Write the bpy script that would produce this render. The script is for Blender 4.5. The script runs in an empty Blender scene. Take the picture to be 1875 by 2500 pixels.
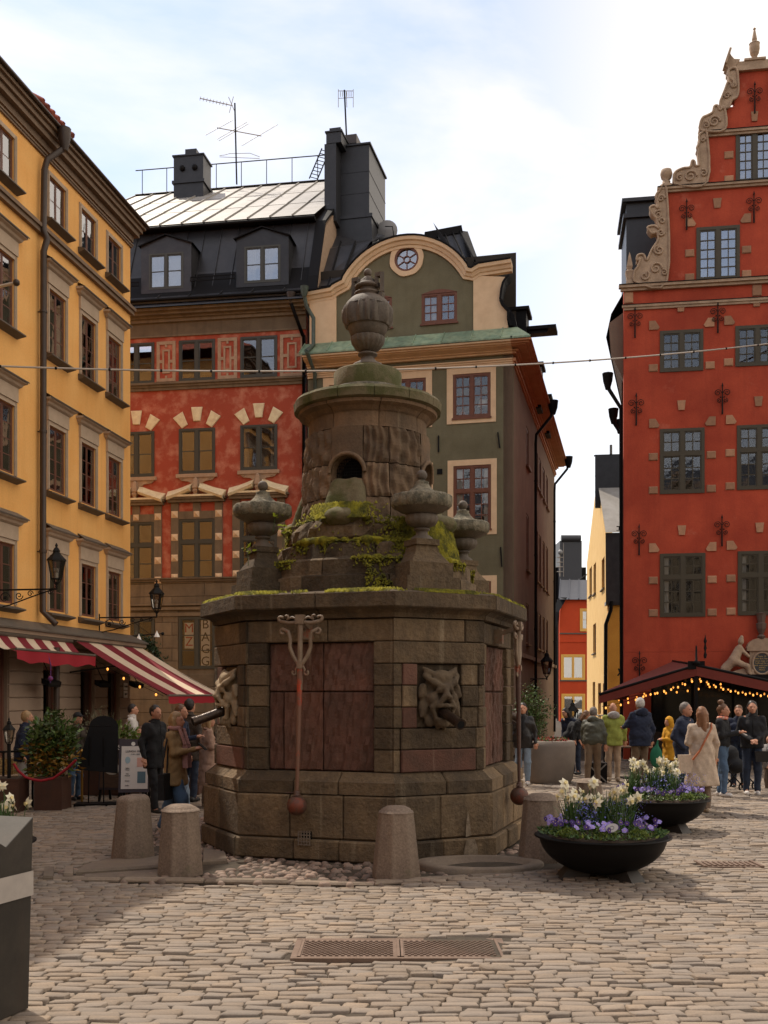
import bpy, math, random
import numpy as np
from mathutils import Vector, Matrix
from mathutils.geometry import tessellate_polygon
from math import sin, cos, tan, pi, radians as R, sqrt, atan2
rng = random.Random(7)
S = bpy.context.scene
COL = S.collection
# ---------------------------------------------------------------- camera, sky, sun, exposure
CAMH = 1.95; FPX = 2550.0; CX = 937.5; HY = 1695.0
cam_d = bpy.data.cameras.new('camera'); cam = bpy.data.objects.new('camera', cam_d); COL.objects.link(cam)
cam.location = (0, 0, CAMH); cam.rotation_euler = (R(90), 0, 0)
cam_d.sensor_fit = 'HORIZONTAL'; cam_d.sensor_width = 36; cam_d.lens = FPX/1875*36
cam_d.shift_y = (HY-1250)/1875; cam_d.clip_start = .1; cam_d.clip_end = 3000
S.camera = cam
SUN_H = (-.62, .785); SUN_EL = R(55.5)
W = bpy.data.worlds.new('World'); S.world = W; W.use_nodes = True
nt = W.node_tree; nt.nodes.clear()
def N(nt, t, **k):
    n = nt.nodes.new(t)
    for a, v in k.items():
        if a.startswith('i_'): n.inputs[a[2:].replace('_', ' ')].default_value = v
        else: setattr(n, a, v)
    return n
sky = N(nt, 'ShaderNodeTexSky', sky_type='NISHITA', sun_disc=False, sun_elevation=SUN_EL,
        sun_rotation=atan2(SUN_H[0], SUN_H[1]), air_density=1.0, dust_density=.3, ozone_density=1.0)
tc = N(nt, 'ShaderNodeTexCoord')
mp = N(nt, 'ShaderNodeMapping'); mp.inputs['Scale'].default_value = (1.0, 1.0, 2.4); mp.inputs['Location'].default_value = (.35, .1, .2)
n1 = N(nt, 'ShaderNodeTexNoise', i_Scale=2.1, i_Detail=7.0, i_Roughness=.55, i_Distortion=.35)
rp = N(nt, 'ShaderNodeValToRGB'); rp.color_ramp.elements[0].color = (.22, .22, .22, 1); rp.color_ramp.elements[0].position = .44; rp.color_ramp.elements[1].position = .80
sx = N(nt, 'ShaderNodeSeparateXYZ')
hz = N(nt, 'ShaderNodeMapRange'); hz.inputs[1].default_value = 0.0; hz.inputs[2].default_value = .46; hz.inputs[3].default_value = 1.0; hz.inputs[4].default_value = 0.0
mx = N(nt, 'ShaderNodeMath', operation='MAXIMUM'); ml = N(nt, 'ShaderNodeMath', operation='MULTIPLY'); ml.inputs[1].default_value = .96
cm = N(nt, 'ShaderNodeMixRGB'); cm.inputs[2].default_value = (7.0, 6.2, 5.25, 1)
bgd = N(nt, 'ShaderNodeBackground', i_Strength=.15); wo = N(nt, 'ShaderNodeOutputWorld')
L = nt.links.new
L(tc.outputs['Generated'], mp.inputs[0]); L(mp.outputs[0], n1.inputs['Vector']); L(n1.outputs['Fac'], rp.inputs[0])
L(tc.outputs['Generated'], sx.inputs[0]); L(sx.outputs[2], hz.inputs[0])
bk = N(nt, 'ShaderNodeMapRange', interpolation_type='SMOOTHSTEP'); bk.inputs[1].default_value = -.10; bk.inputs[2].default_value = .40; bk.inputs[3].default_value = 0; bk.inputs[4].default_value = .95
m2 = N(nt, 'ShaderNodeMath', operation='MAXIMUM'); L(sx.outputs[0], bk.inputs[0]); L(rp.outputs[0], m2.inputs[0]); L(bk.outputs[0], m2.inputs[1])
L(m2.outputs[0], mx.inputs[0]); L(hz.outputs[0], mx.inputs[1]); L(mx.outputs[0], ml.inputs[0]); L(ml.outputs[0], cm.inputs[0])
L(sky.outputs[0], cm.inputs[1]); L(cm.outputs[0], bgd.inputs[0]); L(bgd.outputs[0], wo.inputs[0])
sl = bpy.data.lights.new('sun', 'SUN'); sun = bpy.data.objects.new('sun', sl); COL.objects.link(sun)
sl.energy = 2.9; sl.angle = R(.6); sl.color = (1, .9, .76)
sv = Vector((SUN_H[0]*cos(SUN_EL), SUN_H[1]*cos(SUN_EL), sin(SUN_EL)))
sun.rotation_euler = sv.to_track_quat('Z', 'Y').to_euler(); sun.location = (-20, 30, 40)
vs = S.view_settings; vs.view_transform = 'Standard'; vs.look = 'None'; vs.gamma = 1; vs.exposure = .52
try: vs.use_curve_mapping = False
except Exception: pass
S.cycles.max_bounces = 8; S.cycles.transparent_max_bounces = 16; S.cycles.caustics_reflective = False; S.cycles.caustics_refractive = False

# ---------------------------------------------------------------- materials
MATS = {}
def mat(name, col, rough=.8, col2=None, vs=.0, scale=3.0, bump=0.0, bs=30.0, metal=0.0, drips=None, tint2=None, stretch=(1, 1, 1), lo=.35, hi=.65,
        attr=None, av=.25, fine=.0, spec=.4, emit=None, coat=0, streak=0, streakcol=(.03, .025, .02), grime=None, bumpd=.02, detail=6.0):
    """procedural surface: colour mottled between col and col2, fine grain, optional streaks and per-piece tint"""
    if name in MATS: return MATS[name]
    m = bpy.data.materials.new(name); MATS[name] = m; m.use_nodes = True
    t = m.node_tree; t.nodes.clear(); l = t.links.new
    o = N(t, 'ShaderNodeOutputMaterial'); b = N(t, 'ShaderNodeBsdfPrincipled')
    l(b.outputs[0], o.inputs[0]); b.inputs['Roughness'].default_value = rough; b.inputs['Metallic'].default_value = metal
    b.inputs['Specular IOR Level'].default_value = spec
    if coat: b.inputs['Coat Weight'].default_value = coat
    c4 = lambda c: (c[0], c[1], c[2], 1)
    if emit:
        b.inputs['Emission Color'].default_value = c4(emit[:3]); b.inputs['Emission Strength'].default_value = emit[3]
    b.inputs['Base Color'].default_value = c4(col)
    if not (col2 or bump or fine or attr or streak or vs or grime): return m
    g = N(t, 'ShaderNodeTexCoord'); mp = N(t, 'ShaderNodeMapping'); mp.inputs['Scale'].default_value = stretch
    l(g.outputs['Object'], mp.inputs[0]); cur = None
    if col2:
        n = N(t, 'ShaderNodeTexNoise', i_Scale=scale, i_Detail=detail, i_Roughness=.62); l(mp.outputs[0], n.inputs['Vector'])
        r = N(t, 'ShaderNodeValToRGB'); r.color_ramp.elements[0].position = lo; r.color_ramp.elements[1].position = hi
        r.color_ramp.elements[0].color = c4(col); r.color_ramp.elements[1].color = c4(col2)
        l(n.outputs['Fac'], r.inputs[0]); cur = r.outputs[0]
    else:
        rgb = N(t, 'ShaderNodeRGB'); rgb.outputs[0].default_value = c4(col); cur = rgb.outputs[0]
    def mul(cur, fac_out, lo_, hi_):
        mr = N(t, 'ShaderNodeMapRange'); mr.inputs[1].default_value = .25; mr.inputs[2].default_value = .75
        mr.inputs[3].default_value = lo_; mr.inputs[4].default_value = hi_; l(fac_out, mr.inputs[0])
        vm = N(t, 'ShaderNodeVectorMath', operation='SCALE'); l(cur, vm.inputs[0]); l(mr.outputs[0], vm.inputs['Scale'])
        return vm.outputs[0]
    if vs:
        n = N(t, 'ShaderNodeTexNoise', i_Scale=scale*.31, i_Detail=3.0); l(g.outputs['Object'], n.inputs['Vector'])
        cur = mul(cur, n.outputs['Fac'], 1-vs, 1+vs)
    if fine:
        n = N(t, 'ShaderNodeTexNoise', i_Scale=bs*1.7, i_Detail=4.0, i_Roughness=.7); l(g.outputs['Object'], n.inputs['Vector'])
        cur = mul(cur, n.outputs['Fac'], 1-fine, 1+fine)
    if streak:
        m2 = N(t, 'ShaderNodeMapping'); m2.inputs['Scale'].default_value = (5, 5, .35); l(g.outputs['Object'], m2.inputs[0])
        n = N(t, 'ShaderNodeTexNoise', i_Scale=1.3, i_Detail=5.0); l(m2.outputs[0], n.inputs['Vector'])
        mr = N(t, 'ShaderNodeMapRange'); mr.inputs[1].default_value = .5; mr.inputs[2].default_value = .75
        mr.inputs[3].default_value = 0; mr.inputs[4].default_value = streak; l(n.outputs['Fac'], mr.inputs[0])
        k = N(t, 'ShaderNodeMixRGB'); k.inputs[2].default_value = c4(streakcol); l(mr.outputs[0], k.inputs[0]); l(cur, k.inputs[1]); cur = k.outputs[0]
    if drips:   # narrow pale lime runs
        m2 = N(t, 'ShaderNodeMapping'); m2.inputs['Scale'].default_value = (9, 9, .5); m2.inputs['Location'].default_value = (3, 1, 2); l(g.outputs['Object'], m2.inputs[0])
        n = N(t, 'ShaderNodeTexNoise', i_Scale=1.1, i_Detail=7.0, i_Roughness=.6); l(m2.outputs[0], n.inputs['Vector'])
        mr = N(t, 'ShaderNodeMapRange'); mr.inputs[1].default_value = .60; mr.inputs[2].default_value = .74
        mr.inputs[3].default_value = 0; mr.inputs[4].default_value = drips[1]; l(n.outputs['Fac'], mr.inputs[0])
        k = N(t, 'ShaderNodeMixRGB'); k.inputs[2].default_value = c4(drips[0]); l(mr.outputs[0], k.inputs[0]); l(cur, k.inputs[1]); cur = k.outputs[0]
    if grime:   # second blotchy deposit (lichen, rust, soot)
        n = N(t, 'ShaderNodeTexNoise', i_Scale=grime[1], i_Detail=8.0, i_Roughness=.7); l(g.outputs['Object'], n.inputs['Vector'])
        mr = N(t, 'ShaderNodeMapRange'); mr.inputs[1].default_value = grime[2]; mr.inputs[2].default_value = grime[2]+.08
        mr.inputs[3].default_value = 0; mr.inputs[4].default_value = grime[3]; l(n.outputs['Fac'], mr.inputs[0])
        k = N(t, 'ShaderNodeMixRGB'); k.inputs[2].default_value = c4(grime[0]); l(mr.outputs[0], k.inputs[0]); l(cur, k.inputs[1]); cur = k.outputs[0]
    if attr == 'obj':
        n = N(t, 'ShaderNodeObjectInfo'); vm = mul(cur, n.outputs['Random'], 1-av, 1+av); cur = vm
    elif attr:
        n = N(t, 'ShaderNodeAttribute', attribute_name=attr); vm = mul(cur, n.outputs['Fac'], 1-av, 1+av); cur = vm
        if tint2:
            ms = N(t, 'ShaderNodeMath', operation='FRACT'); mm = N(t, 'ShaderNodeMath', operation='MULTIPLY'); mm.inputs[1].default_value = 7.3; l(n.outputs['Fac'], mm.inputs[0]); l(mm.outputs[0], ms.inputs[0])
            mk = N(t, 'ShaderNodeMath', operation='MULTIPLY'); mk.inputs[1].default_value = .55; l(ms.outputs[0], mk.inputs[0])
            k = N(t, 'ShaderNodeMixRGB'); k.inputs[2].default_value = c4(tint2); l(mk.outputs[0], k.inputs[0]); l(cur, k.inputs[1]); cur = k.outputs[0]
    l(cur, b.inputs['Base Color'])
    if bump:
        n = N(t, 'ShaderNodeTexNoise', i_Scale=bs, i_Detail=8.0, i_Roughness=.65); l(mp.outputs[0], n.inputs['Vector'])
        bp = N(t, 'ShaderNodeBump', i_Strength=bump, i_Distance=bumpd); l(n.outputs['Fac'], bp.inputs['Height']); l(bp.outputs[0], b.inputs['Normal'])
    return m
def glass(name, fac=.35, tint=(.55, .57, .6), rough=.02):
    if name in MATS: return MATS[name]
    m = bpy.data.materials.new(name); MATS[name] = m; m.use_nodes = True
    t = m.node_tree; t.nodes.clear(); l = t.links.new
    o = N(t, 'ShaderNodeOutputMaterial'); tr = N(t, 'ShaderNodeBsdfTransparent'); gl = N(t, 'ShaderNodeBsdfGlossy', i_Roughness=rough)
    tr.inputs[0].default_value = (*tint, 1); gl.inputs[0].default_value = (.9, .9, .92, 1)
    fr = N(t, 'ShaderNodeFresnel', i_IOR=1.5); ad = N(t, 'ShaderNodeMath', operation='ADD'); ad.inputs[1].default_value = fac; ad.use_clamp = True
    mx = N(t, 'ShaderNodeMixShader'); l(fr.outputs[0], ad.inputs[0]); l(ad.outputs[0], mx.inputs[0]); l(tr.outputs[0], mx.inputs[1]); l(gl.outputs[0], mx.inputs[2])
    g = N(t, 'ShaderNodeTexCoord'); n = N(t, 'ShaderNodeTexNoise', i_Scale=1.3, i_Detail=1.0); l(g.outputs['Object'], n.inputs['Vector'])
    bp = N(t, 'ShaderNodeBump', i_Strength=.12, i_Distance=.02); l(n.outputs['Fac'], bp.inputs['Height']); l(bp.outputs[0], gl.inputs['Normal'])
    l(mx.outputs[0], o.inputs[0]); return m

# ---------------------------------------------------------------- mesh builder
class MB:
    def __init__(s): s.v = []; s.f = []; s.m = []; s.sm = []
    def add(s, vs, fs, m=0, smooth=False):
        b = len(s.v); s.v.extend([tuple(p) for p in vs])
        for f in fs: s.f.append(tuple(b+i for i in f)); s.m.append(m); s.sm.append(smooth)
        return s
    def box(s, x0, x1, y0, y1, z0, z1, m=0):
        v = [(x, y, z) for z in (z0, z1) for y in (y0, y1) for x in (x0, x1)]
        return s.add(v, [(0, 2, 3, 1), (4, 5, 7, 6), (0, 1, 5, 4), (2, 6, 7, 3), (0, 4, 6, 2), (1, 3, 7, 5)], m)
    def cbox(s, x0, x1, y0, y1, z0, z1, c=.02, m=0):
        """box whose front (-y) edges are chamfered"""
        v = [(x0, y1, z0), (x1, y1, z0), (x1, y1, z1), (x0, y1, z1), (x0, y0+c, z0), (x1, y0+c, z0), (x1, y0+c, z1), (x0, y0+c, z1),
             (x0+c, y0, z0+c), (x1-c, y0, z0+c), (x1-c, y0, z1-c), (x0+c, y0, z1-c)]
        return s.add(v, [(3, 2, 1, 0), (0, 1, 5, 4), (1, 2, 6, 5), (2, 3, 7, 6), (3, 0, 4, 7), (4, 5, 9, 8), (5, 6, 10, 9), (6, 7, 11, 10), (7, 4, 8, 11), (8, 9, 10, 11)], m)
    def obox(s, p, q, w, h, m=0, up=(0, 0, 1)):
        """bar from p to q, w wide, h high"""
        p = Vector(p); q = Vector(q); d = (q-p).normalized(); u = Vector(up)
        if abs(d.dot(u)) > .98: u = Vector((1, 0, 0))
        a = d.cross(u).normalized()*w/2; b = a.cross(d).normalized()*h/2
        v = [p-a-b, p+a-b, p+a+b, p-a+b, q-a-b, q+a-b, q+a+b, q-a+b]
        return s.add(v, [(3, 2, 1, 0), (4, 5, 6, 7), (0, 1, 5, 4), (1, 2, 6, 5), (2, 3, 7, 6), (3, 0, 4, 7)], m)
    def tube(s, pts, r, n=8, m=0, caps=True, smooth=True):
        pts = [Vector(p) for p in pts]; k = len(pts); rs = r if isinstance(r, (list, tuple)) else [r]*k
        vs = []; prev = None
        for i, p in enumerate(pts):
            d = (pts[min(i+1, k-1)]-pts[max(i-1, 0)]).normalized()
            if prev is None:
                u = Vector((0, 0, 1)) if abs(d.z) < .9 else Vector((1, 0, 0)); a = d.cross(u).normalized()
            else:
                a = (prev-d*prev.dot(d)).normalized()
            prev = a; b = d.cross(a)
            for j in range(n):
                t = 2*pi*j/n; vs.append(p+(a*cos(t)+b*sin(t))*rs[i])
        fs = [(i*n+j, i*n+(j+1) % n, (i+1)*n+(j+1) % n, (i+1)*n+j) for i in range(k-1) for j in range(n)]
        s.add(vs, fs, m, smooth)
        if caps: s.add(vs[:n], [tuple(range(n))[::-1]], m); s.add(vs[-n:], [tuple(range(n))], m)
        return s
    def lathe(s, prof, n=24, c=(0, 0, 0), m=0, smooth=True, flute=None, a0=0, axis='z'):
        vs = []
        for (r, z) in prof:
            for j in range(n):
                t = 2*pi*j/n+a0; rr = r
                if flute: rr = r*(1+flute(t, z))
                p = (rr*cos(t), rr*sin(t), z)
                if axis == 'y': p = (p[0], p[2], p[1])
                vs.append((c[0]+p[0], c[1]+p[1], c[2]+p[2]))
        k = len(prof)
        fs = [(i*n+j, i*n+(j+1) % n, (i+1)*n+(j+1) % n, (i+1)*n+j) for i in range(k-1) for j in range(n)]
        if axis == 'y': fs = [f[::-1] for f in fs]
        s.add(vs, fs, m, smooth)
        if prof[-1][0] > 1e-4: s.add(vs[-n:], [tuple(range(n))], m)
        if prof[0][0] > 1e-4: s.add(vs[:n], [tuple(range(n))[::-1]], m)
        return s
    def sphere(s, c, r, n=12, m=0, sz=1.0):
        k = max(6, n//2+1)
        return s.lathe([(max(r*sin(pi*i/(k-1)), 1e-5), -r*sz*cos(pi*i/(k-1))) for i in range(k)], n, c, m)
    def prism(s, poly, y0, y1, m=0, holes=(), back=True, xf=None):
        """polygon in (x,z) extruded from y0 (front) to y1; holes get reveals"""
        loops = [[(p[0], p[1]) for p in poly]]+[[(p[0], p[1]) for p in h] for h in holes]
        flat = [p for lp in loops for p in lp]
        tris = tessellate_polygon([[Vector((p[0], p[1], 0)) for p in lp] for lp in loops])
        V = [(p[0], y0, p[1]) for p in flat]; B = [(p[0], y1, p[1]) for p in flat]; n = len(flat)
        fs = []
        for t in tris:
            a, b_, c_ = [Vector(flat[i]) for i in t]
            if (b_-a).cross(c_-a) > 0: fs.append((t[0], t[1], t[2]))
            else: fs.append((t[0], t[2], t[1]))
        fb = [tuple(i+n for i in f[::-1]) for f in fs] if back else []
        side = []; o = 0
        for lp in loops:
            k = len(lp); area = sum(lp[i][0]*lp[(i+1) % k][1]-lp[(i+1) % k][0]*lp[i][1] for i in range(k))
            outer = (o == 0)
            for i in range(k):
                a, b_ = o+i, o+(i+1) % k
                q = (b_, a, a+n, b_+n) if (area > 0) == outer else (a, b_, b_+n, a+n)
                side.append(q)
            o += k
        VV = V+B
        if xf: VV = [xf(p) for p in VV]
        return s.add(VV, fs+fb+side, m)
    def build(s, name, mats, parent=None, loc=None, rot=None):
        me = bpy.data.meshes.new(name); me.from_pydata(s.v, [], s.f)
        for mm in (mats if isinstance(mats, (list, tuple)) else [mats]): me.materials.append(mm)
        me.polygons.foreach_set('material_index', s.m); me.polygons.foreach_set('use_smooth', s.sm); me.update()
        o = bpy.data.objects.new(name, me); COL.objects.link(o)
        if parent: o.parent = parent
        if loc is not None: o.location = loc
        if rot is not None: o.rotation_euler = rot
        return o
def tag(o, label=None, cat=None, group=None, kind=None):
    if label: o['label'] = label
    if cat: o['category'] = cat
    if group: o['group'] = group
    if kind: o['kind'] = kind
    return o
def empty(name, loc=(0, 0, 0), rz=0, label=None, cat=None, group=None):
    o = bpy.data.objects.new(name, None); COL.objects.link(o); o.location = loc; o.rotation_euler = (0, 0, rz)
    o.empty_display_size = .3
    return tag(o, label, cat, group)
def mesh_np(name, V, F, mats, parent=None, smooth=True, mi=None):
    """V (n,3) array, F (m,4) or (m,3) array"""
    V = np.asarray(V, dtype=np.float32); F = np.asarray(F, dtype=np.int32)
    me = bpy.data.meshes.new(name); me.vertices.add(len(V)); me.vertices.foreach_set('co', V.ravel())
    k = F.shape[1]; me.loops.add(F.size); me.loops.foreach_set('vertex_index', F.ravel())
    me.polygons.add(len(F)); me.polygons.foreach_set('loop_start', np.arange(0, F.size, k, dtype=np.int32))
    for mm in (mats if isinstance(mats, (list, tuple)) else [mats]): me.materials.append(mm)
    if mi is not None: me.polygons.foreach_set('material_index', np.asarray(mi, dtype=np.int32))
    me.polygons.foreach_set('use_smooth', np.full(len(F), smooth)); me.update(calc_edges=True); me.validate()
    o = bpy.data.objects.new(name, me); COL.objects.link(o)
    if parent: o.parent = parent
    return o
def link_copy(src, parent, loc, rot=(0, 0, 0), scale=(1, 1, 1)):
    c = src.copy(); COL.objects.link(c); c.parent = parent; c.location = loc; c.rotation_euler = rot; c.scale = scale
    return c
def copy_tree(o, parent=None):
    c = o.copy(); COL.objects.link(c); c.parent = parent
    for ch in list(o.children): copy_tree(ch, c)
    return c
# ---- implicit surfaces (smooth unions of tapered capsules / ellipsoids) meshed by surface nets
def vnoise(P, seed=0):
    """cheap smooth pseudo noise on (n,3) points"""
    r = np.random.RandomState(seed); o = np.zeros(len(P))
    for i in range(7):
        k = r.normal(size=3); k /= np.linalg.norm(k); o += np.sin(P@(k*(1+i*.7))*2.1+r.rand()*6.28)/(1+i*.5)
    return o/3
def sdf(P, prims, k=.03):
    d = None
    for q in prims:
        if q[0] == 'c':      # tapered capsule a,b,ra,rb[,sy flatten]
            a = np.array(q[1]); b = np.array(q[2]); ab = b-a; h = np.clip(((P-a)@ab)/max(ab@ab, 1e-9), 0, 1)
            e = np.linalg.norm(P-a-h[:, None]*ab, axis=1)-(q[3]+(q[4]-q[3])*h)
        elif q[0] == 'e':    # ellipsoid centre, radii, rotz
            p = P-np.array(q[1])
            if len(q) > 3 and q[3]:
                c, s_ = cos(q[3]), sin(q[3]); p = np.stack([p[:, 0]*c+p[:, 1]*s_, -p[:, 0]*s_+p[:, 1]*c, p[:, 2]], 1)
            r = np.array(q[2]); kk = np.linalg.norm(p/r, axis=1); e = (kk-1)*r.min()*1.0 if False else kk*(kk-1)/np.maximum(np.linalg.norm(p/(r*r), axis=1), 1e-6)
        elif q[0] == '-':    # carved ellipsoid
            p = (P-np.array(q[1]))/np.array(q[2]); e = (np.linalg.norm(p, axis=1)-1)*min(q[2]); d = np.maximum(d, -e); continue
        if d is None: d = e
        else:
            h = np.clip(.5+.5*(d-e)/k, 0, 1); d = d*(1-h)+e*h-k*h*(1-h)
    return d
def surf(name, prims, h, mats, parent=None, k=.03, noise=0, nf=8, clip=None, seed=1, smooth=True):
    lo = np.full(3, 1e9); hi = -lo
    for q in prims:
        if q[0] == 'c':
            for p, r in ((q[1], q[3]), (q[2], q[4])): lo = np.minimum(lo, np.array(p)-r); hi = np.maximum(hi, np.array(p)+r)
        elif q[0] == 'e': mr = np.array(q[2]) if not (len(q) > 3 and q[3]) else np.array([max(q[2][:2])]*2+[q[2][2]]); lo = np.minimum(lo, np.array(q[1])-mr); hi = np.maximum(hi, np.array(q[1])+mr)
    lo -= 2.5*h+noise; hi += 2.5*h+noise
    n = np.ceil((hi-lo)/h).astype(int)+1
    ax = [lo[i]+np.arange(n[i])*h for i in range(3)]
    G = np.stack(np.meshgrid(*ax, indexing='ij'), -1).reshape(-1, 3)
    D = sdf(G, prims, k)
    if noise: D = D+noise*vnoise(G*nf, seed)
    if clip: D = np.maximum(D, clip(G))
    D = D.reshape(n); sg = D < 0
    V, F = nets(D, sg, lo, h)
    if len(F) == 0: return None
    return mesh_np(name, V, F, mats, parent, smooth)
def nets(D, sg, lo, h):
    n = D.shape; cnt = np.zeros((n[0]-1, n[1]-1, n[2]-1)); acc = np.zeros(cnt.shape+(3,))
    c = (slice(0, -1), slice(1, None))
    for a in range(3):
        o = [i for i in range(3) if i != a]
        for s0 in (0, 1):
            for s1 in (0, 1):
                A = [None]*3; B = [None]*3; A[a] = c[0]; B[a] = c[1]; A[o[0]] = B[o[0]] = c[s0]; A[o[1]] = B[o[1]] = c[s1]
                A = tuple(A); B = tuple(B); x = sg[A] != sg[B]
                t = np.where(x, D[A]/np.where(x, D[A]-D[B], 1), 0); cnt += x
                p = np.zeros(cnt.shape+(3,)); p[..., a] = t; p[..., o[0]] = s0; p[..., o[1]] = s1
                acc += p*x[..., None]
    act = cnt > 0; idx = np.full(cnt.shape, -1); idx[act] = np.arange(act.sum())
    g = np.argwhere(act); V = lo+(g+acc[act]/cnt[act][:, None])*h
    Fs = []
    for a in range(3):
        o = [(a+1) % 3, (a+2) % 3]
        A = [slice(1, -1)]*3; B = [slice(1, -1)]*3; A[a] = slice(0, -1); B[a] = slice(1, None)
        ia, ib = sg[tuple(A)], sg[tuple(B)]; e = np.argwhere(ia != ib)
        if not len(e): continue
        fl = ia[tuple(e.T)]; e = e.copy(); e[:, o[0]] += 1; e[:, o[1]] += 1
        def I(d0, d1):
            q = e.copy(); q[:, o[0]] -= d0; q[:, o[1]] -= d1; return idx[tuple(q.T)]
        Q = np.stack([I(1, 1), I(0, 1), I(0, 0), I(1, 0)], 1); Q[~fl] = Q[~fl][:, ::-1]; Fs.append(Q)
    F = np.concatenate(Fs) if Fs else np.zeros((0, 4), int)
    F = F[(F >= 0).all(1)]
    return V, F
# ---- facade plane: x along the wall (to the right), y into the building
class Fac:
    def __init__(s, px, d, ang):      # right-hand direction turned ang degrees clockwise from +x
        s.O = Vector(((px-CX)/FPX*d, d)); s.r = Vector((cos(R(ang)), -sin(R(ang)))); s.n = Vector((-s.r.y, s.r.x)); s.rz = atan2(s.r.y, s.r.x)
    def P(s, px, py, off=0):
        k = (px-CX)/FPX; t = (s.O.dot(s.n)-off)/(k*s.n.x+s.n.y); p = Vector((k*t, t))
        return (p-s.O).dot(s.r), CAMH-(py-HY)*t/FPX
    def rect(s, x0, y0, x1, y1, off=0):
        xm = (x0+x1)/2; return s.P(x0, y0, off)[0], s.P(x1, y0, off)[0], s.P(xm, y1, off)[1], s.P(xm, y0, off)[1]
    def w(s, u, z, off=0): p = s.O+s.r*u-s.n*off; return Vector((p.x, p.y, z))
def gp(px, py):      # ground point
    d = FPX*CAMH/(py-HY); return Vector(((px-CX)/FPX*d, d, 0))
def at(px, py, d): return Vector(((px-CX)/FPX*d, d, CAMH-(py-HY)*d/FPX))
UNIT = {}
def unit_box(name, m):
    key = (name, m.name)
    if key not in UNIT:
        b = MB().box(-.5, .5, -.5, .5, -.5, .5); me = bpy.data.meshes.new(name); me.from_pydata(b.v, [], b.f); me.materials.append(m); me.update(); UNIT[key] = me
    return UNIT[key]
def ubox(name, m, parent, x0, x1, y0, y1, z0, z1, rot=(0, 0, 0)):
    o = bpy.data.objects.new(name, unit_box(name, m)); COL.objects.link(o); o.parent = parent
    o.location = ((x0+x1)/2, (y0+y1)/2, (z0+z1)/2); o.scale = (x1-x0, y1-y0, z1-z0); o.rotation_euler = rot
    return o
def rectp(x0, x1, z0, z1): return [(x0, z0), (x1, z0), (x1, z1), (x0, z1)]
# glazed window: two casements, cols x rows panes each piece its own object
def window(root, u0, u1, z0, z1, fm, cols=2, rows=3, transom=None, y=.1, fw=.07, mw=.028, mull=.09, curtain=None, gm=None, cas=2, topcols=None, sill=None, deep=.08, ys=1.0, sf=.035):
    b = MB(); gm = gm or G_DARK
    b.box(u0, u0+fw, y-.03, y+deep, z0, z1); b.box(u1-fw, u1, y-.03, y+deep, z0, z1)
    b.box(u0+fw, u1-fw, y-.03, y+deep, z1-fw, z1); b.box(u0+fw, u1-fw, y-.03, y+deep, z0, z0+fw)
    uc = (u0+u1)/2; panes = []
    tz = z0+(z1-z0)*transom if transom else None
    parts = [(z0+fw, (tz-mull/2) if tz else z1-fw, rows)]
    if tz: b.box(u0+fw, u1-fw, y-.035, y+deep, tz-mull/2, tz+mull/2); parts.append((tz+mull/2, z1-fw, topcols or max(1, round(rows*(1-transom)/transom))))
    for (za, zb, rw) in parts:
        edges = [u0+fw+(u1-u0-2*fw)*i/cas for i in range(cas+1)]
        for i in range(1, cas): b.box(edges[i]-mull/2, edges[i]+mull/2, y-.032, y+deep-.01, za, zb)
        for i in range(cas):
            a = edges[i]+(mull/2 if i else 0); c = edges[i+1]-(mull/2 if i < cas-1 else 0)
            b.box(a, a+sf, y-.012, y+.04, za, zb); b.box(c-sf, c, y-.012, y+.04, za, zb); b.box(a+sf, c-sf, y-.012, y+.04, za, za+sf); b.box(a+sf, c-sf, y-.012, y+.04, zb-sf, zb)
            a += sf; c -= sf; zA = za+sf; zB = zb-sf; nc = max(1, cols//cas)
            for j in range(1, nc): x = a+(c-a)*j/nc; b.box(x-mw/2, x+mw/2, y-.004, y+.03, zA, zB)
            for j in range(1, rw): z = zA+(zB-zA)*j/rw; b.box(a, c, y-.006, y+.028, z-mw/2, z+mw/2)
            for j in range(nc):
                for q in range(rw):
                    panes.append((a+(c-a)*j/nc, a+(c-a)*(j+1)/nc, zA+(zB-zA)*q/rw, zA+(zB-zA)*(q+1)/rw))
    w = b.build('window', [fm], root)
    for p in panes:
        ubox('pane', gm, w, p[0], p[1], y+.010, y+.016, p[2], p[3], (rng.gauss(0, .006), 0, rng.gauss(0, .006)))
    if curtain:
        cb = MB(); n = 14
        for (a, c) in curtain:
            A = u0+(u1-u0)*a; C = u0+(u1-u0)*c; V = []
            for i in range(n+1):
                x = A+(C-A)*i/n; yy = y+.09+.018*sin(i*2.4+a*9); V += [(x, yy, z0+.03), (x, yy, z1-.03)]
            cb.add(V, [(2*i, 2*i+2, 2*i+3, 2*i+1) for i in range(n)], 0, True)
        cb.build('curtain', [M_CURT], w)
    if ys != 1: w.scale = (1, ys, 1); w.location = (0, y*(1-ys), 0)
    if sill: sb = MB(); sb.cbox(u0-.08, u1+.08, -.1, y, z0-.07, z0-.003, .01); sb.build('sill', [sill], w)
    return w
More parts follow.
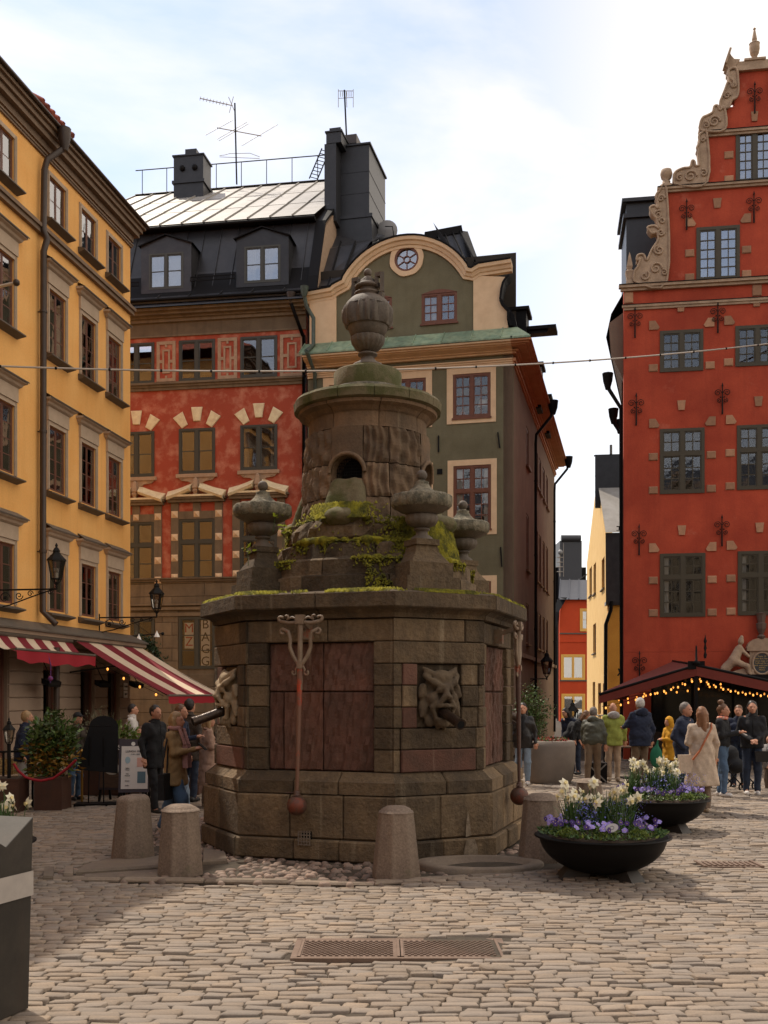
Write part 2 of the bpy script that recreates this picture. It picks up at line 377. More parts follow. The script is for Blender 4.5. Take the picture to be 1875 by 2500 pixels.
# ---------------------------------------------------------------- shared materials
G_DARK = glass('window_glass', .02, (.94, .95, .95))
G_MID = glass('window_glass_reflecting', .10, (.8, .8, .8))
G_SKY = glass('window_glass_bright', .26, (.7, .72, .74))
G_FAR = glass('window_glass_far', .45, (.3, .3, .3), .08)
M_ROOM = mat('room_shade', (.035, .027, .02), .9)  # colour of the backing sheets, holds the shade of unlit rooms
M_CURT = mat('curtain_cloth', (.62, .56, .48), .9, (.5, .45, .38), scale=9)
M_YEL = mat('ochre_limewash', (.86, .475, .155), .9, (.82, .41, .115), scale=.9, bump=.3, bs=14, vs=.12, fine=.08, detail=12, streak=.16, streakcol=(.50, .24, .07), grime=((.86, .60, .32), 1.1, .62, .4))
M_YELD = mat('shaded_yellow_plaster', (.78, .36, .06), .9, (.70, .30, .05), scale=1.1, bump=.3, bs=10, fine=.06)  # alley house front, shade put into a deeper yellow
M_TRIMY = mat('grey_stone_trim', (.48, .37, .27), .85, (.42, .32, .23), scale=5, fine=.1, bump=.15)
M_LEAD = mat('lead_flashing', (.10, .083, .066), .6, (.13, .105, .082), scale=6, fine=.1)
M_REDW = mat('red_window_paint', (.15, .062, .04), .5, fine=.15, bs=20)
M_PIPE = mat('brown_pipe_paint', (.042, .027, .02), .45, (.06, .038, .026), scale=4)
M_CORN = mat('brown_cornice', (.22, .15, .10), .8, (.17, .115, .075), scale=4, fine=.1)
M_TILE = mat('clay_tile', (.30, .07, .035), .8, (.2, .05, .03), scale=6, attr='obj', av=.3)
M_RED1 = mat('red_limewash', (.36, .066, .034), .92, (.54, .22, .14), scale=2.0, lo=.47, hi=.69, bump=.3, bs=18, vs=.14, fine=.10, detail=12)
M_ORNP = mat('ornament_plaster', (.44, .30, .20), .9, (.36, .24, .155), scale=8, fine=.15, bump=.2)
M_BSTN = mat('brown_sandstone', (.20, .145, .09), .88, (.145, .105, .066), scale=2.0, bump=.3, bs=22, fine=.12, attr='obj', av=.12, streak=.35)
M_CREAM = mat('cream_plaster', (.74, .53, .33), .85, (.66, .46, .28), scale=3, fine=.06, bump=.1)
M_CREAM2 = mat('pale_cream_moulding', (.84, .72, .46), .8, (.7, .54, .33), scale=6, fine=.08)
M_BLK = mat('black_sheet_roof', (.022, .021, .023), .38, (.034, .032, .034), scale=3, fine=.12, attr='obj', av=.22, bump=.12, bs=5)
M_BLKP = mat('black_sheet_worn', (.022, .022, .025), .42, (.03, .03, .034), scale=3, fine=.1, grime=((.45, .42, .4), 1.5, .69, .9), bump=.1, bs=4)
M_SILV = mat('tin_roof', (.27, .245, .215), .5, (.34, .315, .285), scale=1.5, fine=.06, metal=.15, attr='obj', av=.08, grime=((.25, .17, .12), 6, .68, .5), bump=.12, bs=3)
M_GREY = mat('grey_window_paint', (.055, .055, .045), .5, fine=.1)
M_GRN = mat('olive_limewash', (.135, .118, .068), .92, (.165, .148, .09), scale=1.4, bump=.35, bs=16, vs=.12, fine=.09, streak=.10)
M_MAR = mat('maroon_brown_plaster', (.22, .15, .105), .92, (.18, .12, .085), scale=1.2, bump=.25, bs=12, fine=.08)
M_COP = mat('copper_patina', (.16, .235, .155), .6, (.26, .32, .20), scale=3, lo=.4, hi=.6, fine=.08, attr='obj', av=.14, streak=.5, streakcol=(.10, .075, .03), bump=.1, bs=5)
M_WOODW = mat('brown_window_paint', (.13, .045, .022), .5, (.17, .06, .03), scale=9)
M_TERR = mat('terracotta_cornice', (.50, .25, .13), .85, (.42, .19, .095), scale=2, fine=.1)
M_RED2 = mat('deep_red_limewash', (.44, .068, .030), .92, (.35, .048, .022), scale=1.1, lo=.38, hi=.62, bump=.35, bs=14, vs=.20, fine=.10, detail=12, streak=.22, streakcol=(.20, .03, .016), grime=((.52, .15, .09), 1.3, .60, .45))
M_OLIV = mat('olive_window_paint', (.058, .045, .024), .5, fine=.1)
M_SAND = mat('pink_sandstone', (.42, .22, .125), .88, (.34, .18, .10), scale=7, fine=.14, bump=.35, attr='obj', av=.18)
M_SCUL = mat('carved_sandstone', (.45, .32, .215), .9, (.32, .22, .145), scale=4, fine=.15, bump=.4, bs=24)
M_IRON = mat('wrought_iron', (.011, .010, .009), .6, fine=.2, bs=20, spec=.15)
M_BLACK = mat('black_paint', (.010, .009, .009), .5, fine=.1, bs=20, spec=.08)
M_STRW = mat('plaster_grey_beige', (.36, .26, .19), .88, (.30, .22, .16), scale=1.6, fine=.07, bump=.15, attr='obj', av=.06)
M_ORA = mat('orange_red_plaster', (.62, .075, .02), .9, (.56, .065, .018), scale=1.2, bump=.2, fine=.06)
M_YWIN = mat('yellow_window_paint', (.85, .48, .10), .5)
M_BULB = mat('warm_bulb', (1, .6, .2), .3, emit=(1.0, .36, .06, 1.2))
M_TOMB = mat('white_plaster_ink', (.6, .55, .5), .6)

def finish(root, w, y=1.1):
    return w
def room_backing(root, u0, u1, z0, z1, y=.95, name='dark_backing'):
    b = MB().add([(u0, y, z0), (u1, y, z0), (u1, y, z1), (u0, y, z1)], [(0, 1, 2, 3)])
    return b.build(name, [M_ROOM], root)
def pipe(root, pts, r=.055, m=None, collars=True, head=True):
    b = MB().tube(pts, r, 10)
    o = b.build('downpipe', [m or M_PIPE], root)
    P = [Vector(p) for p in pts]
    if collars:
        for i in range(len(P)-1):
            L_ = (P[i+1]-P[i]).length; n = int(L_/2.4)
            for j in range(n):
                q = P[i].lerp(P[i+1], (j+.5)/n); d = (P[i+1]-P[i]).normalized()*.03
                MB().tube([q-d, q+d], r*1.22, 10).build('collar', [m or M_PIPE], o)
                MB().box(q.x-.012, q.x+.012, q.y, q.y+.16, q.z-.012, q.z+.012).build('bracket', [m or M_PIPE], o)
    return o

# ---------------------------------------------------------------- YELLOW BUILDING (left)
FY = Fac(318, 30, -(90-9.45))
Y_TOP = 15.25; YB = 3.62
yb = empty('yellow_building', (FY.O.x, FY.O.y, 0), FY.rz, 'tall ochre yellow building with striped awnings, brown cornice and red-framed windows', 'building')
UL = -31.0
ycols = [FY.P(c, 900)[0] for c in (278.5, 215, 139)]+[FY.P(8, 900)[0]]
for i in range(3): ycols.append(ycols[-1]-1.95)
ww = [.86]*3+[.9]*4
holes = []; wins = []
rowz = [(13.45, 14.48, 2), (10.2, 11.75, 4), (6.9, 8.45, 4), (3.98, 5.32, 3)]
for ci, uc in enumerate(ycols):
    for ri, (a, b_, rr) in enumerate(rowz):
        w_ = ww[ci]; holes.append(rectp(uc-w_/2, uc+w_/2, a, b_)); wins.append((uc-w_/2, uc+w_/2, a, b_, rr, ri, ci))
MB().prism(rectp(UL, 0, YB, Y_TOP), 0, .3, 0, holes).build('wall', [M_YEL], yb)
# side wall round the corner, back body
MB().box(-.3, 0, .3, 10, 0, Y_TOP).build('side_wall', [M_YEL], yb)
MB().box(UL, -.3, 9.7, 10, 0, Y_TOP).build('rear_wall', [M_YEL], yb)
MB().box(UL, UL+.3, .3, 9.7, 0, Y_TOP).build('side_wall', [M_YEL], yb)
room_backing(yb, UL+.3, -.3, YB, Y_TOP)
for (a, b_, c, d, rr, ri, ci) in wins:
    cur = [(.06, .3), (.7, .94)] if (ri+ci) % 4 else ([(.06, .94)] if ri else None)
    w = window(yb, a, b_, c, d, M_REDW, 2, rr, y=.045, fw=.04, mull=.05, mw=.02, sf=.024, curtain=cur, deep=.05, gm=G_SKY)
    for v_ in w.data.vertices: v_.co.y = .045+(v_.co.y-.045)*.35
    for ch_ in w.children:
        if ch_.name.startswith('pane'): ch_.location.y = .045+(ch_.location.y-.045)*.35
    t = MB(); s_ = .10; y0 = -.03
    t.box(a-s_, a-.002, y0, .002, c-.02, d+s_); t.box(b_+.002, b_+s_, y0, .002, c-.02, d+s_); t.box(a-.002, b_+.002, y0, .002, d+.002, d+s_)
    t.box(a-s_+.03, a-.03, y0-.02, y0, c, d+s_-.03); t.box(b_+.03, b_+s_-.03, y0-.02, y0, c, d+s_-.03)
    if ri:
        t.box(a-s_-.01, b_+s_+.01, -.06, .002, d+s_+.002, d+.42)
    t.build('window_surround', [M_TRIMY], w)
    if ri:
        h = MB(); pr = [(-.02, d+.42), (-.10, d+.47), (-.13, d+.52), (-.20, d+.55), (-.21, d+.60), (-.0, d+.60)]
        ex = b_+s_+.03; sx_ = a-s_-.03
        for i in range(len(pr)-1):
            (ya, za), (yb_, zb) = pr[i], pr[i+1]; e0 = -ya*.7; e1 = -yb_*.7
            h.add([(sx_-e0, ya, za), (ex+e0, ya, za), (ex+e1, yb_, zb), (sx_-e1, yb_, zb)], [(0, 1, 2, 3)])
            h.add([(sx_-e0, ya, za), (sx_-e1, yb_, zb), (sx_-e1, 0, zb), (sx_-e0, 0, za)], [(0, 1, 2, 3)])
            h.add([(ex+e0, ya, za), (ex+e1, yb_, zb), (ex+e1, 0, zb), (ex+e0, 0, za)], [(3, 2, 1, 0)])
        h.build('window_hood', [M_TRIMY], w)
        f = MB(); z = d+.60; f.add([(sx_-.16, -.24, z+.005), (ex+.16, -.24, z+.005), (ex+.04, -.0, z+.15), (sx_-.04, -.0, z+.15), (sx_-.16, -.24, z-.025), (ex+.16, -.24, z-.025)],
              [(0, 1, 2, 3), (4, 5, 1, 0), (0, 3, 4), (1, 5, 2)]); f.build('hood_flashing', [M_LEAD], w)
    b = MB(); b.add([(a-.2, -.2, c-.10), (b_+.2, -.2, c-.10), (b_+.14, .1, c-.012), (a-.14, .1, c-.012), (a-.2, -.2, c-.13), (b_+.2, -.2, c-.13), (b_+.14, 0, c-.2), (a-.14, 0, c-.2)],
        [(0, 1, 2, 3), (4, 5, 1, 0), (7, 6, 5, 4), (0, 3, 7, 4), (1, 5, 6, 2)]); b.build('sill', [M_LEAD], w)
def sweepx(prof, u0, u1, ext=0):
    b = MB(); k = len(prof)
    V = [(u0, y, z) for y, z in prof]+[(u1+(-y*ext), y, z) for y, z in prof]
    b.add(V, [(i, i+1, k+i+1, k+i) for i in range(k-1)][::1])
    return b
# string courses
for (z, hgt, dp) in ((12.84, .20, .10), (14.78, .10, .05)):
    b = MB(); b.box(UL, .05, -dp, 0, z, z+hgt*.55); b.box(UL, .05+dp*.3, -dp*1.5, 0, z+hgt*.55, z+hgt); b.build('string_course', [M_CORN], yb)
    if hgt > .2: MB().box(UL, .12, -dp*1.9, 0, z+hgt+.003, z+hgt+.03).build('course_flashing', [M_LEAD], yb)
b = MB()
for (y0, z0, z1) in ((-.07, 14.95, 15.12), (-.20, 15.12, 15.26), (-.27, 15.26, 15.38), (-.34, 15.38, 15.5)):
    b.box(UL, -y0, y0, .3, z0, z1-.002)
b.build('cornice', [M_CORN], yb)
b = MB(); b.add([(UL, -.38, 15.54), (.38, -.38, 15.54), (-1.5, 5, 18.5), (UL, 5, 18.5), (UL, 10.4, 15.54), (.38, 10.4, 15.54), (UL, -.38, 15.50), (.38, -.38, 15.50), (.38, 10.4, 15.5)],
    [(0, 1, 2, 3), (3, 2, 5, 4), (1, 5, 2), (6, 7, 1, 0), (7, 8, 5, 1)]); b.build('roof', [M_TILE], yb)
for i in range(7):
    u = FY.P(95, 900)[0]-.6+.25*i
    MB().tube([(u, -.42, 15.60), (u, .8, 16.30)], [.08, .08], 6).build('roof_tile', [M_TILE], yb)
b = MB(); b.tube([(UL, -.39, 15.50), (.39, -.39, 15.50)], .045, 8); b.build('gutter', [M_PIPE], yb)
# ground floor: rusticated base with openings, flashing ledge
gd = [(-30.5, -29.3, 0, 2.9), (-25.8, -24.6, 0, 2.9)]
def pu(px): return FY.P(px, 1700)[0]
ops = [(pu(-40), pu(22), .5, 3.0), (pu(107), pu(142), 0.0, 2.62), (pu(198), pu(232), 0.0, 2.62), (pu(264), pu(292), 0.0, 2.62), (-16, -14.6, .5, 2.9), (-13, -11.6, .5, 2.9)]
MB().prism(rectp(UL, 0, 0, YB-.25), .04, .34, 0, [rectp(a, b_, c+.001, d) if c > 0 else [(a, .02), (b_, .02), (b_, d), (a, d)] for a, b_, c, d in ops]).build('base_wall', [M_STRW], yb)
room_backing(yb, UL+.3, -.3, 0, YB, .8)
for i, (a, b_, c, d) in enumerate(ops):
    if c > 0: window(yb, a, b_, c, d, M_REDW, 2, 3, y=.16, fw=.07)
    else:
        dr = MB(); dr.box(a, a+.08, .1, .2, .02, d); dr.box(b_-.08, b_, .1, .2, .02, d); dr.box(a+.08, b_-.08, .1, .2, d-.08, d); dd = dr.build('door', [M_REDW], yb)
        ubox('door_leaf', mat('dark_door', (.05, .022, .014), .5, fine=.2), dd, a+.5, b_-.09, .14, .19, .03, d-.09)
us = sorted([UL, 0]+[v for o in ops for v in o[:2]])
for ca in range(11):   # rusticated courses between the openings
    z0 = .05+ca*.305; z1 = z0+.285
    if z1 > YB-.28: break
    seg = [(UL, 0)]
    for (a, b_, c, d) in ops:
        if z1 > c and z0 < d+.05:
            seg = [q for s0, s1 in seg for q in ([(s0, a-.02), (b_+.02, s1)] if s0 < a and s1 > b_ else [(s0, s1)])]
    for s0, s1 in seg:
        if s1-s0 > .1 and s1 > -16: MB().cbox(max(s0, -16), s1, 0.0, .04, z0, z1, .012).build('stone_course', [M_STRW], yb)
b = MB(); b.add([(UL, -.42, YB-.20), (.42, -.42, YB-.20), (.02, -.0, YB+.03), (UL, 0, YB+.03)], [(0, 1, 2, 3)]); b.box(UL, .38, -.42, .0, YB-.23, YB-.202)
b.build('ledge_flashing', [M_LEAD], yb)
b = MB()
for (y0, z0, z1) in ((-.10, 3.12, 3.24), (-.2, 3.24, 3.30), (-.36, 3.30, 3.388)): b.box(UL, -y0*.9, y0, .04, z0, z1-.001)
b.build('ledge_moulding', [M_STRW], yb)
up = FY.P(95, 900)[0]
pipe(yb, [(up+.35, -.46, 15.48), (up+.35, -.43, 15.0), (up+.02, -.2, 14.6), (up, -.14, 14.35), (up-.05, -.14, 12.9), (up-.02, -.22, 12.7), (up-.04, -.14, 12.4), (up-.08, -.14, 3.9), (up-.05, -.46, 3.6)], .075)
MB().tube([(up-.1, -.5, 3.05), (up-.12, -.5, .1)], .075, 10).build('downpipe', [M_PIPE], yb)
MB().lathe([(.08, 14.95), (.14, 15.2), (.16, 15.48)], 10, (up+.35, -.47, 0)).build('rainwater_head', [M_PIPE], yb)
up2 = 0.03
# flagpole sticking out of the facade at left
fl = empty('flagpole', (0, 0, 0), 0, 'short white flagpole with bronze knob sticking out of the yellow facade', 'flagpole')
p0 = FY.w(FY.P(-40, 770)[0], 10.6, .05); p1 = at(40, 690, 21.9)
MB().tube([p0, p1], .035, 8).build('pole', [mat('white_paint', (.6, .56, .5), .5)], fl)
MB().sphere(p1, .075, 10).build('knob', [M_PIPE], fl)

# ---------------------------------------------------------------- MIDDLE RED BUILDING
FM = Fac(745, 34.9, 9.0)
mb_ = empty('red_mansard_building', (FM.O.x, FM.O.y, 0), FM.rz, 'red plastered building with black mansard roof, silver tin top roof and cream broken pediments', 'building')
ML = -9.5; mz = lambda px, py: FM.P(px, py)[1]; mu = lambda px: FM.P(px, 1000)[0]
MR = mu(748)
wr = []
for (x0, x1) in ((290, 377), (437, 525), (587, 677)):
    xm = (x0+x1)/2; dy = (xm-481)*-.058
    wr.append((x0, x1, xm, dy))
hol = []; W2 = []
for (x0, x1, xm, dy) in wr:
    u0, u1 = mu(x0), mu(x1)
    for (ya, yb_, rr, tr) in ((830, 930, 2, None), (1046, 1156, 2, None), (1267, 1415, 2, .62), (1506, 1633, 3, None)):
        k = 1 if ya < 1300 else .6
        z1, z0 = mz(xm, ya+dy*k), mz(xm, yb_+dy*k)
        hol.append(rectp(u0, u1, z0, z1)); W2.append((u0, u1, z0, z1, rr, tr, ya))
zst = mz(480, 1418)          # top of the stone storey
MB().prism(rectp(ML, MR, zst, 14.6), 0, .3, 0, [h for h in hol if h[0][1] > zst-.2]).build('wall', [M_RED1], mb_)
low = [h for h in hol if h[0][1] < zst-.2]
MB().prism(rectp(ML, MR, 0, zst-.004), .01, .3, 0, low).build('stone_wall', [M_BSTN], mb_)
room_backing(mb_, ML, MR, 0, 14, .95)
MB().box(ML, ML+.3, .3, 9, 0, 13.9).build('side_wall', [M_RED1], mb_)
# stone courses with joints on the lower storey
zc = 0.0; row = 0
while zc < zst-.05:
    z1 = min(zc+.44, zst-.01)
    u = ML+(.35 if row % 2 else 0)
    while u < MR-.1:
        u1 = min(u+1.5, MR)
        cut = [(u, u1)]
        for h in low:
            if z1 > h[0][1]-.02 and zc < h[2][1]+.02:
                cut = [q for a, b_ in cut for q in ([(a, b_)] if b_ <= h[0][0]-.02 or a >= h[1][0]+.02 else [(a, h[0][0]-.02), (h[1][0]+.02, b_)]) if q[1]-q[0] > .05]
        for a, b_ in cut: MB().cbox(a+.006, b_-.006, -.02, .01, zc+.006, z1-.006, .01).build('stone_block', [M_BSTN], mb_)
        u = u1
    zc = z1; row += 1
for (u0, u1, z0, z1, rr, tr, ya) in W2:
    cur = [(.08, .22), (.8, .92)] if ya == 1046 and u0 > -4 else None
    w = window(mb_, u0, u1, z0, z1, M_GREY, 2, rr, gm=G_MID if ya < 1500 else G_DARK, y=-.0, fw=.075, mull=.12, transom=tr, topcols=1, mw=.03, curtain=cur, deep=.1)
    uc = (u0+u1)/2; hw = (u1-u0)/2
    if ya == 1046:      # keystones above, scroll apron below
        for ang in (-32, 0, 32):
            q = Matrix.Rotation(R(ang), 3, 'Y'); rad = 1.10 if ang == 0 else 1.06
            cx_ = uc+sin(R(ang))*rad*.98; cz = z1-.62+cos(R(ang))*rad
            b = MB(); b.cbox(-.16, .16, -.05, .0, -.24, .24, .02)
            vv = []
            for (x, y, z) in b.v:
                x *= (1+.25*z/.24); p = q@Vector((x, 0, z)); vv.append((cx_+p.x, y, cz+p.z))
            b.v = vv; b.build('keystone', [M_CREAM2], w)
        b = MB(); b.box(u0-.08, u1+.08, -.10, -.002, z0-.14, z0-.02)
        pts = [(uc-hw, z0-.142), (uc+hw, z0-.142), (uc+hw*.85, z0-.24), (uc+hw*.45, z0-.27), (uc+hw*.2, z0-.38), (uc+.06, z0-.42), (uc, z0-.52), (uc-.06, z0-.42), (uc-hw*.2, z0-.38), (uc-hw*.45, z0-.27), (uc-hw*.85, z0-.24)]
        b.prism(pts[::-1], -.06, -.002); b.build('sill_apron', [M_ORNP], w)
        for s_ in (-1, 1): MB().tube([(uc+s_*(hw*.75+.06*cos(t)*(1-t/9)), -.075, z0-.22+.06*sin(t)*(1-t/9)) for t in np.linspace(0, 7, 14)], .012, 5).build('scroll', [M_ORNP], w)
    if ya == 1267:      # banded surround with facets, entablature, broken pediment
        b = MB(); sw = .27
        b.box(u0-sw, u0-.003, -.05, -.002, z0, z1+.55); b.box(u1+.003, u1+sw, -.05, -.002, z0, z1+.55); b.box(u0-.003, u1+.003, -.05, -.002, z1+.003, z1+.26)
        b.box(uc-.13, uc+.13, -.052, -.002, z1+.262, z1+.55)
        b.build('window_surround', [M_BSTN], w)
        for uu in (u0-.14, u1+.14):
            for t in (.04, .36, .70, 1.08): 
                z = z0+(z1-z0)*t; d = .115
                MB().add([(uu-d, -.052, z-d), (uu+d, -.052, z-d), (uu+d, -.052, z+d), (uu-d, -.052, z+d), (uu, -.12, z)], [(0, 1, 4), (1, 2, 4), (2, 3, 4), (3, 0, 4)]).build('faceted_stone', [M_CREAM], w)
        z = z1+.16; d = .1
        MB().add([(uc-d, -.052, z-d), (uc+d, -.052, z-d), (uc+d, -.052, z+d), (uc-d, -.052, z+d), (uc, -.12, z)], [(0, 1, 4), (1, 2, 4), (2, 3, 4), (3, 0, 4)]).build('faceted_stone', [M_CREAM], w)
        zp = z1+.56; b = MB(); b.box(u0-.36, u1+.36, -.16, -.002, zp, zp+.10); b.box(u0-.42, u1+.42, -.22, -.002, zp+.10, zp+.17); b.build('entablature', [M_BSTN], w)
        MB().box(u0-.1, u1+.1, -.26, -.002, zp+.172, zp+.235).build('entablature_cap', [M_CREAM2], w)
        for s_ in (-1, 1):
            x0 = uc+s_*(hw+.34); x1 = uc+s_*.17; za = zp+.17; zb = zp+.46
            b = MB(); b.prism([(x0-s_*.10, za), (x1, za+.01), (x1, zb-.16)][::s_] if False else [(x0-s_*.1, za), (x1, zb-.2), (x1+s_*.35, za+.02)], -.14, -.002); b.build('pediment_fill', [M_BSTN], w)
            # raking slab with swept cream top
            V = []
            for i in range(9):
                t = i/8; x = x0+(x1-x0)*t; z = za+(zb-za)*t; o_ = .36-.06*sin(t*pi)
                e = (.06*(1-t)**3-.05*t**3)
                V += [(x, -o_, z-.02), (x+s_*e, -.0, z+.23-.03*sin(t*pi)), (x, -o_+.05, z-.1), (x, 0, z-.1)]
            F = []
            for i in range(8):
                a = i*4; F += [(a, a+4, a+5, a+1), (a, a+2, a+6, a+4), (a+2, a+3, a+7, a+6)]
            F += [(0, 1, 3, 2), (32, 34, 35, 33)]
            MB().add(V, F).build('raking_cornice', [M_CREAM2], w)
        b = MB(); b.lathe([(r0_*.8, zp+.17+(z0_-.17)*.66) for r0_, z0_ in [(.14, .17), (.14, .25), (.08, .32), (.15, .46), (.155, .5), (.12, .55), (.17, .62), (.10, 1.08), (.0001, 1.2)]], 4, (uc, -.14, 0), smooth=False, a0=pi/4)
        b.build('obelisk', [M_ORNP], w)
# decorative fret panels
for (x0, x1, y0, y1) in ((383, 429, 834, 932), (532, 579, 825, 925), (684, 742, 816, 919)):
    a, c = mu(x0), mu(x1); z1, z0 = mz((x0+x1)/2, y0), mz((x0+x1)/2, y1); t = .085; H = z1-z0; m_ = (a+c)/2; t = .11
    b = MB(); b.box(a, a+t, -.03, -.001, z0, z1); b.box(c-t, c, -.03, -.001, z0, z1); b.box(a+t, c-t, -.03, -.001, z0, z0+t); b.box(a+t, c-t, -.03, -.001, z1-t, z1)
    q = (c-a)*.2
    b.box(m_-q, m_-q+.06, -.028, -.001, z0+.28, z1-.28); b.box(m_+q-.06, m_+q, -.028, -.001, z0+.28, z1-.28)
    b.box(m_-q+.06, m_+q-.06, -.028, -.001, z0+.28, z0+.34); b.box(m_-q+.06, m_+q-.06, -.028, -.001, z1-.34, z1-.28)
    b.box(m_-.035, m_+.035, -.028, -.001, z0+t, z0+.2); b.box(m_-.035, m_+.035, -.028, -.001, z1-.2, z1-t)
    for z in ((z0+z1)/2,):
        b.box(a+t, m_-q, -.028, -.001, z-.05, z+.05); b.box(m_+q, c-t, -.028, -.001, z-.05, z+.05)
    b.build('fret_panel', [M_ORNP], mb_)
def course(root, u0, u1, steps, m, name='string_course', e=0):
    b = MB()
    for (o_, z0, z1) in steps: b.box(u0-e*o_, u1+e*o_, -o_, -.001, z0, z1-.001)
    return b.build(name, [m], root)
zq = mz(480, 950); course(mb_, ML, MR, ((.06, zq-.0, zq+.10), (.10, zq+.10, zq+.18), (.16, zq+.18, zq+.25)), M_BSTN)
course(mb_, ML, MR, ((.08, zst-.02, zst+.06), (.14, zst+.06, zst+.11)), M_BSTN)
zz = mz(480, 1478); course(mb_, ML, MR, ((.06, zz-.36, zz-.24), (.10, zz-.15, zz-.05), (.14, zz, zz+.06)), M_BSTN)
zk = mz(530, 812)
course(mb_, ML, MR, ((.05, zk-.06, zk), (.12, zk+.42, zk+.53), (.2, zk+.53, zk+.60), (.36, zk+.60, zk+.69), (.5, zk+.69, zk+.78)), M_BSTN, 'cornice')
MB().box(ML, MR, -.03, -.001, zk, zk+.42).build('frieze', [M_BSTN], mb_)
# mansard: flared eave, steep sheets with standing seams, dormers, shallow silver roof
ze = zk+.78; R_ = MR+.05
prof = [(-.62, ze+.0), (-.50, ze+.28), (-.15, ze+.5), (.10, ze+.62), (1.3, 18.32)]
def roof_strip(root, name, m, u0, u1, prof, th=.02, seam=True):
    b = MB()
    k = len(prof)
    for i in range(k-1):
        (ya, za), (yb_, zb) = prof[i], prof[i+1]
        b.add([(u0, ya, za), (u1, ya, za), (u1, yb_, zb), (u0, yb_, zb)], [(0, 1, 2, 3)])
        if seam: b.add([(u0, ya, za), (u0, yb_, zb), (u0, yb_-.02, zb+.05), (u0, ya-.02, za+.05), (u0+.025, ya, za), (u0+.025, yb_, zb), (u0+.025, yb_-.02, zb+.05), (u0+.025, ya-.02, za+.05)], [(0, 3, 2, 1), (4, 5, 6, 7), (3, 7, 6, 2), (0, 4, 7, 3)])
    return b.build(name, [m], root)
u = ML
k_ = 0
while u < R_-.02:
    u1 = min(u+.62, R_)
    roof_strip(mb_, 'roof_sheet', M_BLK, u, u1, [(.10, ze+.62), (.5, ze+.62+(18.32-ze-.62)*.33)]); roof_strip(mb_, 'roof_sheet', M_BLK, u+.003, u1, [(.5, ze+.62+(18.32-ze-.62)*.33), (1.3, 18.32)])
    k_ += 1; u = u1
u = ML
while u < R_-.02:
    u1 = min(u+1.1, R_); roof_strip(mb_, 'eave_sheet', M_BLK, u, u1, [(-.62, ze-.02), (-.60, ze+.03), (-.25, ze+.22)], seam=False); roof_strip(mb_, 'eave_sheet', M_BLK, u, u1, [(-.35, ze+.20), (-.38, ze+.30), (.12, ze+.64)], seam=True); u = u1
MB().tube([(ML, -.4, ze+.30), (R_, -.4, ze+.30)], .05, 8).build('gutter', [M_BLACK], mb_)
MB().add([(ML, -.3, ze-.02), (R_, -.3, ze-.02), (R_, 1.4, 18.2), (ML, 1.4, 18.2)], [(0, 1, 2, 3)]).build('roof_deck', [M_BLACK], mb_)
b = MB(); b.box(ML, R_, 1.0, 1.5, 18.30, 18.40); b.tube([(ML, 1.0, 18.35), (R_, 1.0, 18.35)], .06, 8); b.build('roof_break_moulding', [M_BLACK], mb_)
RDG = (8.6, 23.35)
nc = int((R_-ML)/.78)
for i in range(nc):
    ua = ML+(R_-ML)*i/nc; ub = ML+(R_-ML)*(i+1)/nc
    for j in range(3):
        f0 = j/3; f1 = (j+1)/3; y0 = .98+(RDG[0]-.98)*f0; y1 = .98+(RDG[0]-.98)*f1; z0 = 18.43+(RDG[1]-18.43)*f0; z1 = 18.43+(RDG[1]-18.43)*f1
        roof_strip(mb_, 'tin_sheet', M_SILV, ua, ub, [(y0, z0+.012), (y1, z1)])
MB().add([(ML, RDG[0], RDG[1]), (R_, RDG[0], RDG[1]), (R_, 16, 16.5), (ML, 16, 16.5)], [(0, 1, 2, 3)]).build('rear_roof', [M_BLK], mb_)
MB().tube([(ML, RDG[0], RDG[1]+.03), (R_, RDG[0], RDG[1]+.03)], .06, 6).build('ridge_cap', [M_BLACK], mb_)
# party-wall parapet at the right end (plaster) with black edge
b = MB(); b.prism([(.1, ze+.3), (.2, ze+.9), (1.45, 18.2), (RDG[0]-.1, RDG[1]+.15), (RDG[0]+.2, RDG[1]-4), (6, 15)], R_+.02, R_+.30, xf=lambda p: (p[1], p[0], p[2])); b.build('parapet_wall', [M_ORNP], mb_)
pts = [(-.1, ze+.35), (.12, ze+.95), (1.3, 18.3), (RDG[0]-.1, RDG[1]+.22)]
for i in range(3): MB().obox((R_+.16, pts[i][0], pts[i][1]), (R_+.16, pts[i+1][0], pts[i+1][1]), .34, .09).build('parapet_flashing', [M_BLACK], mb_)
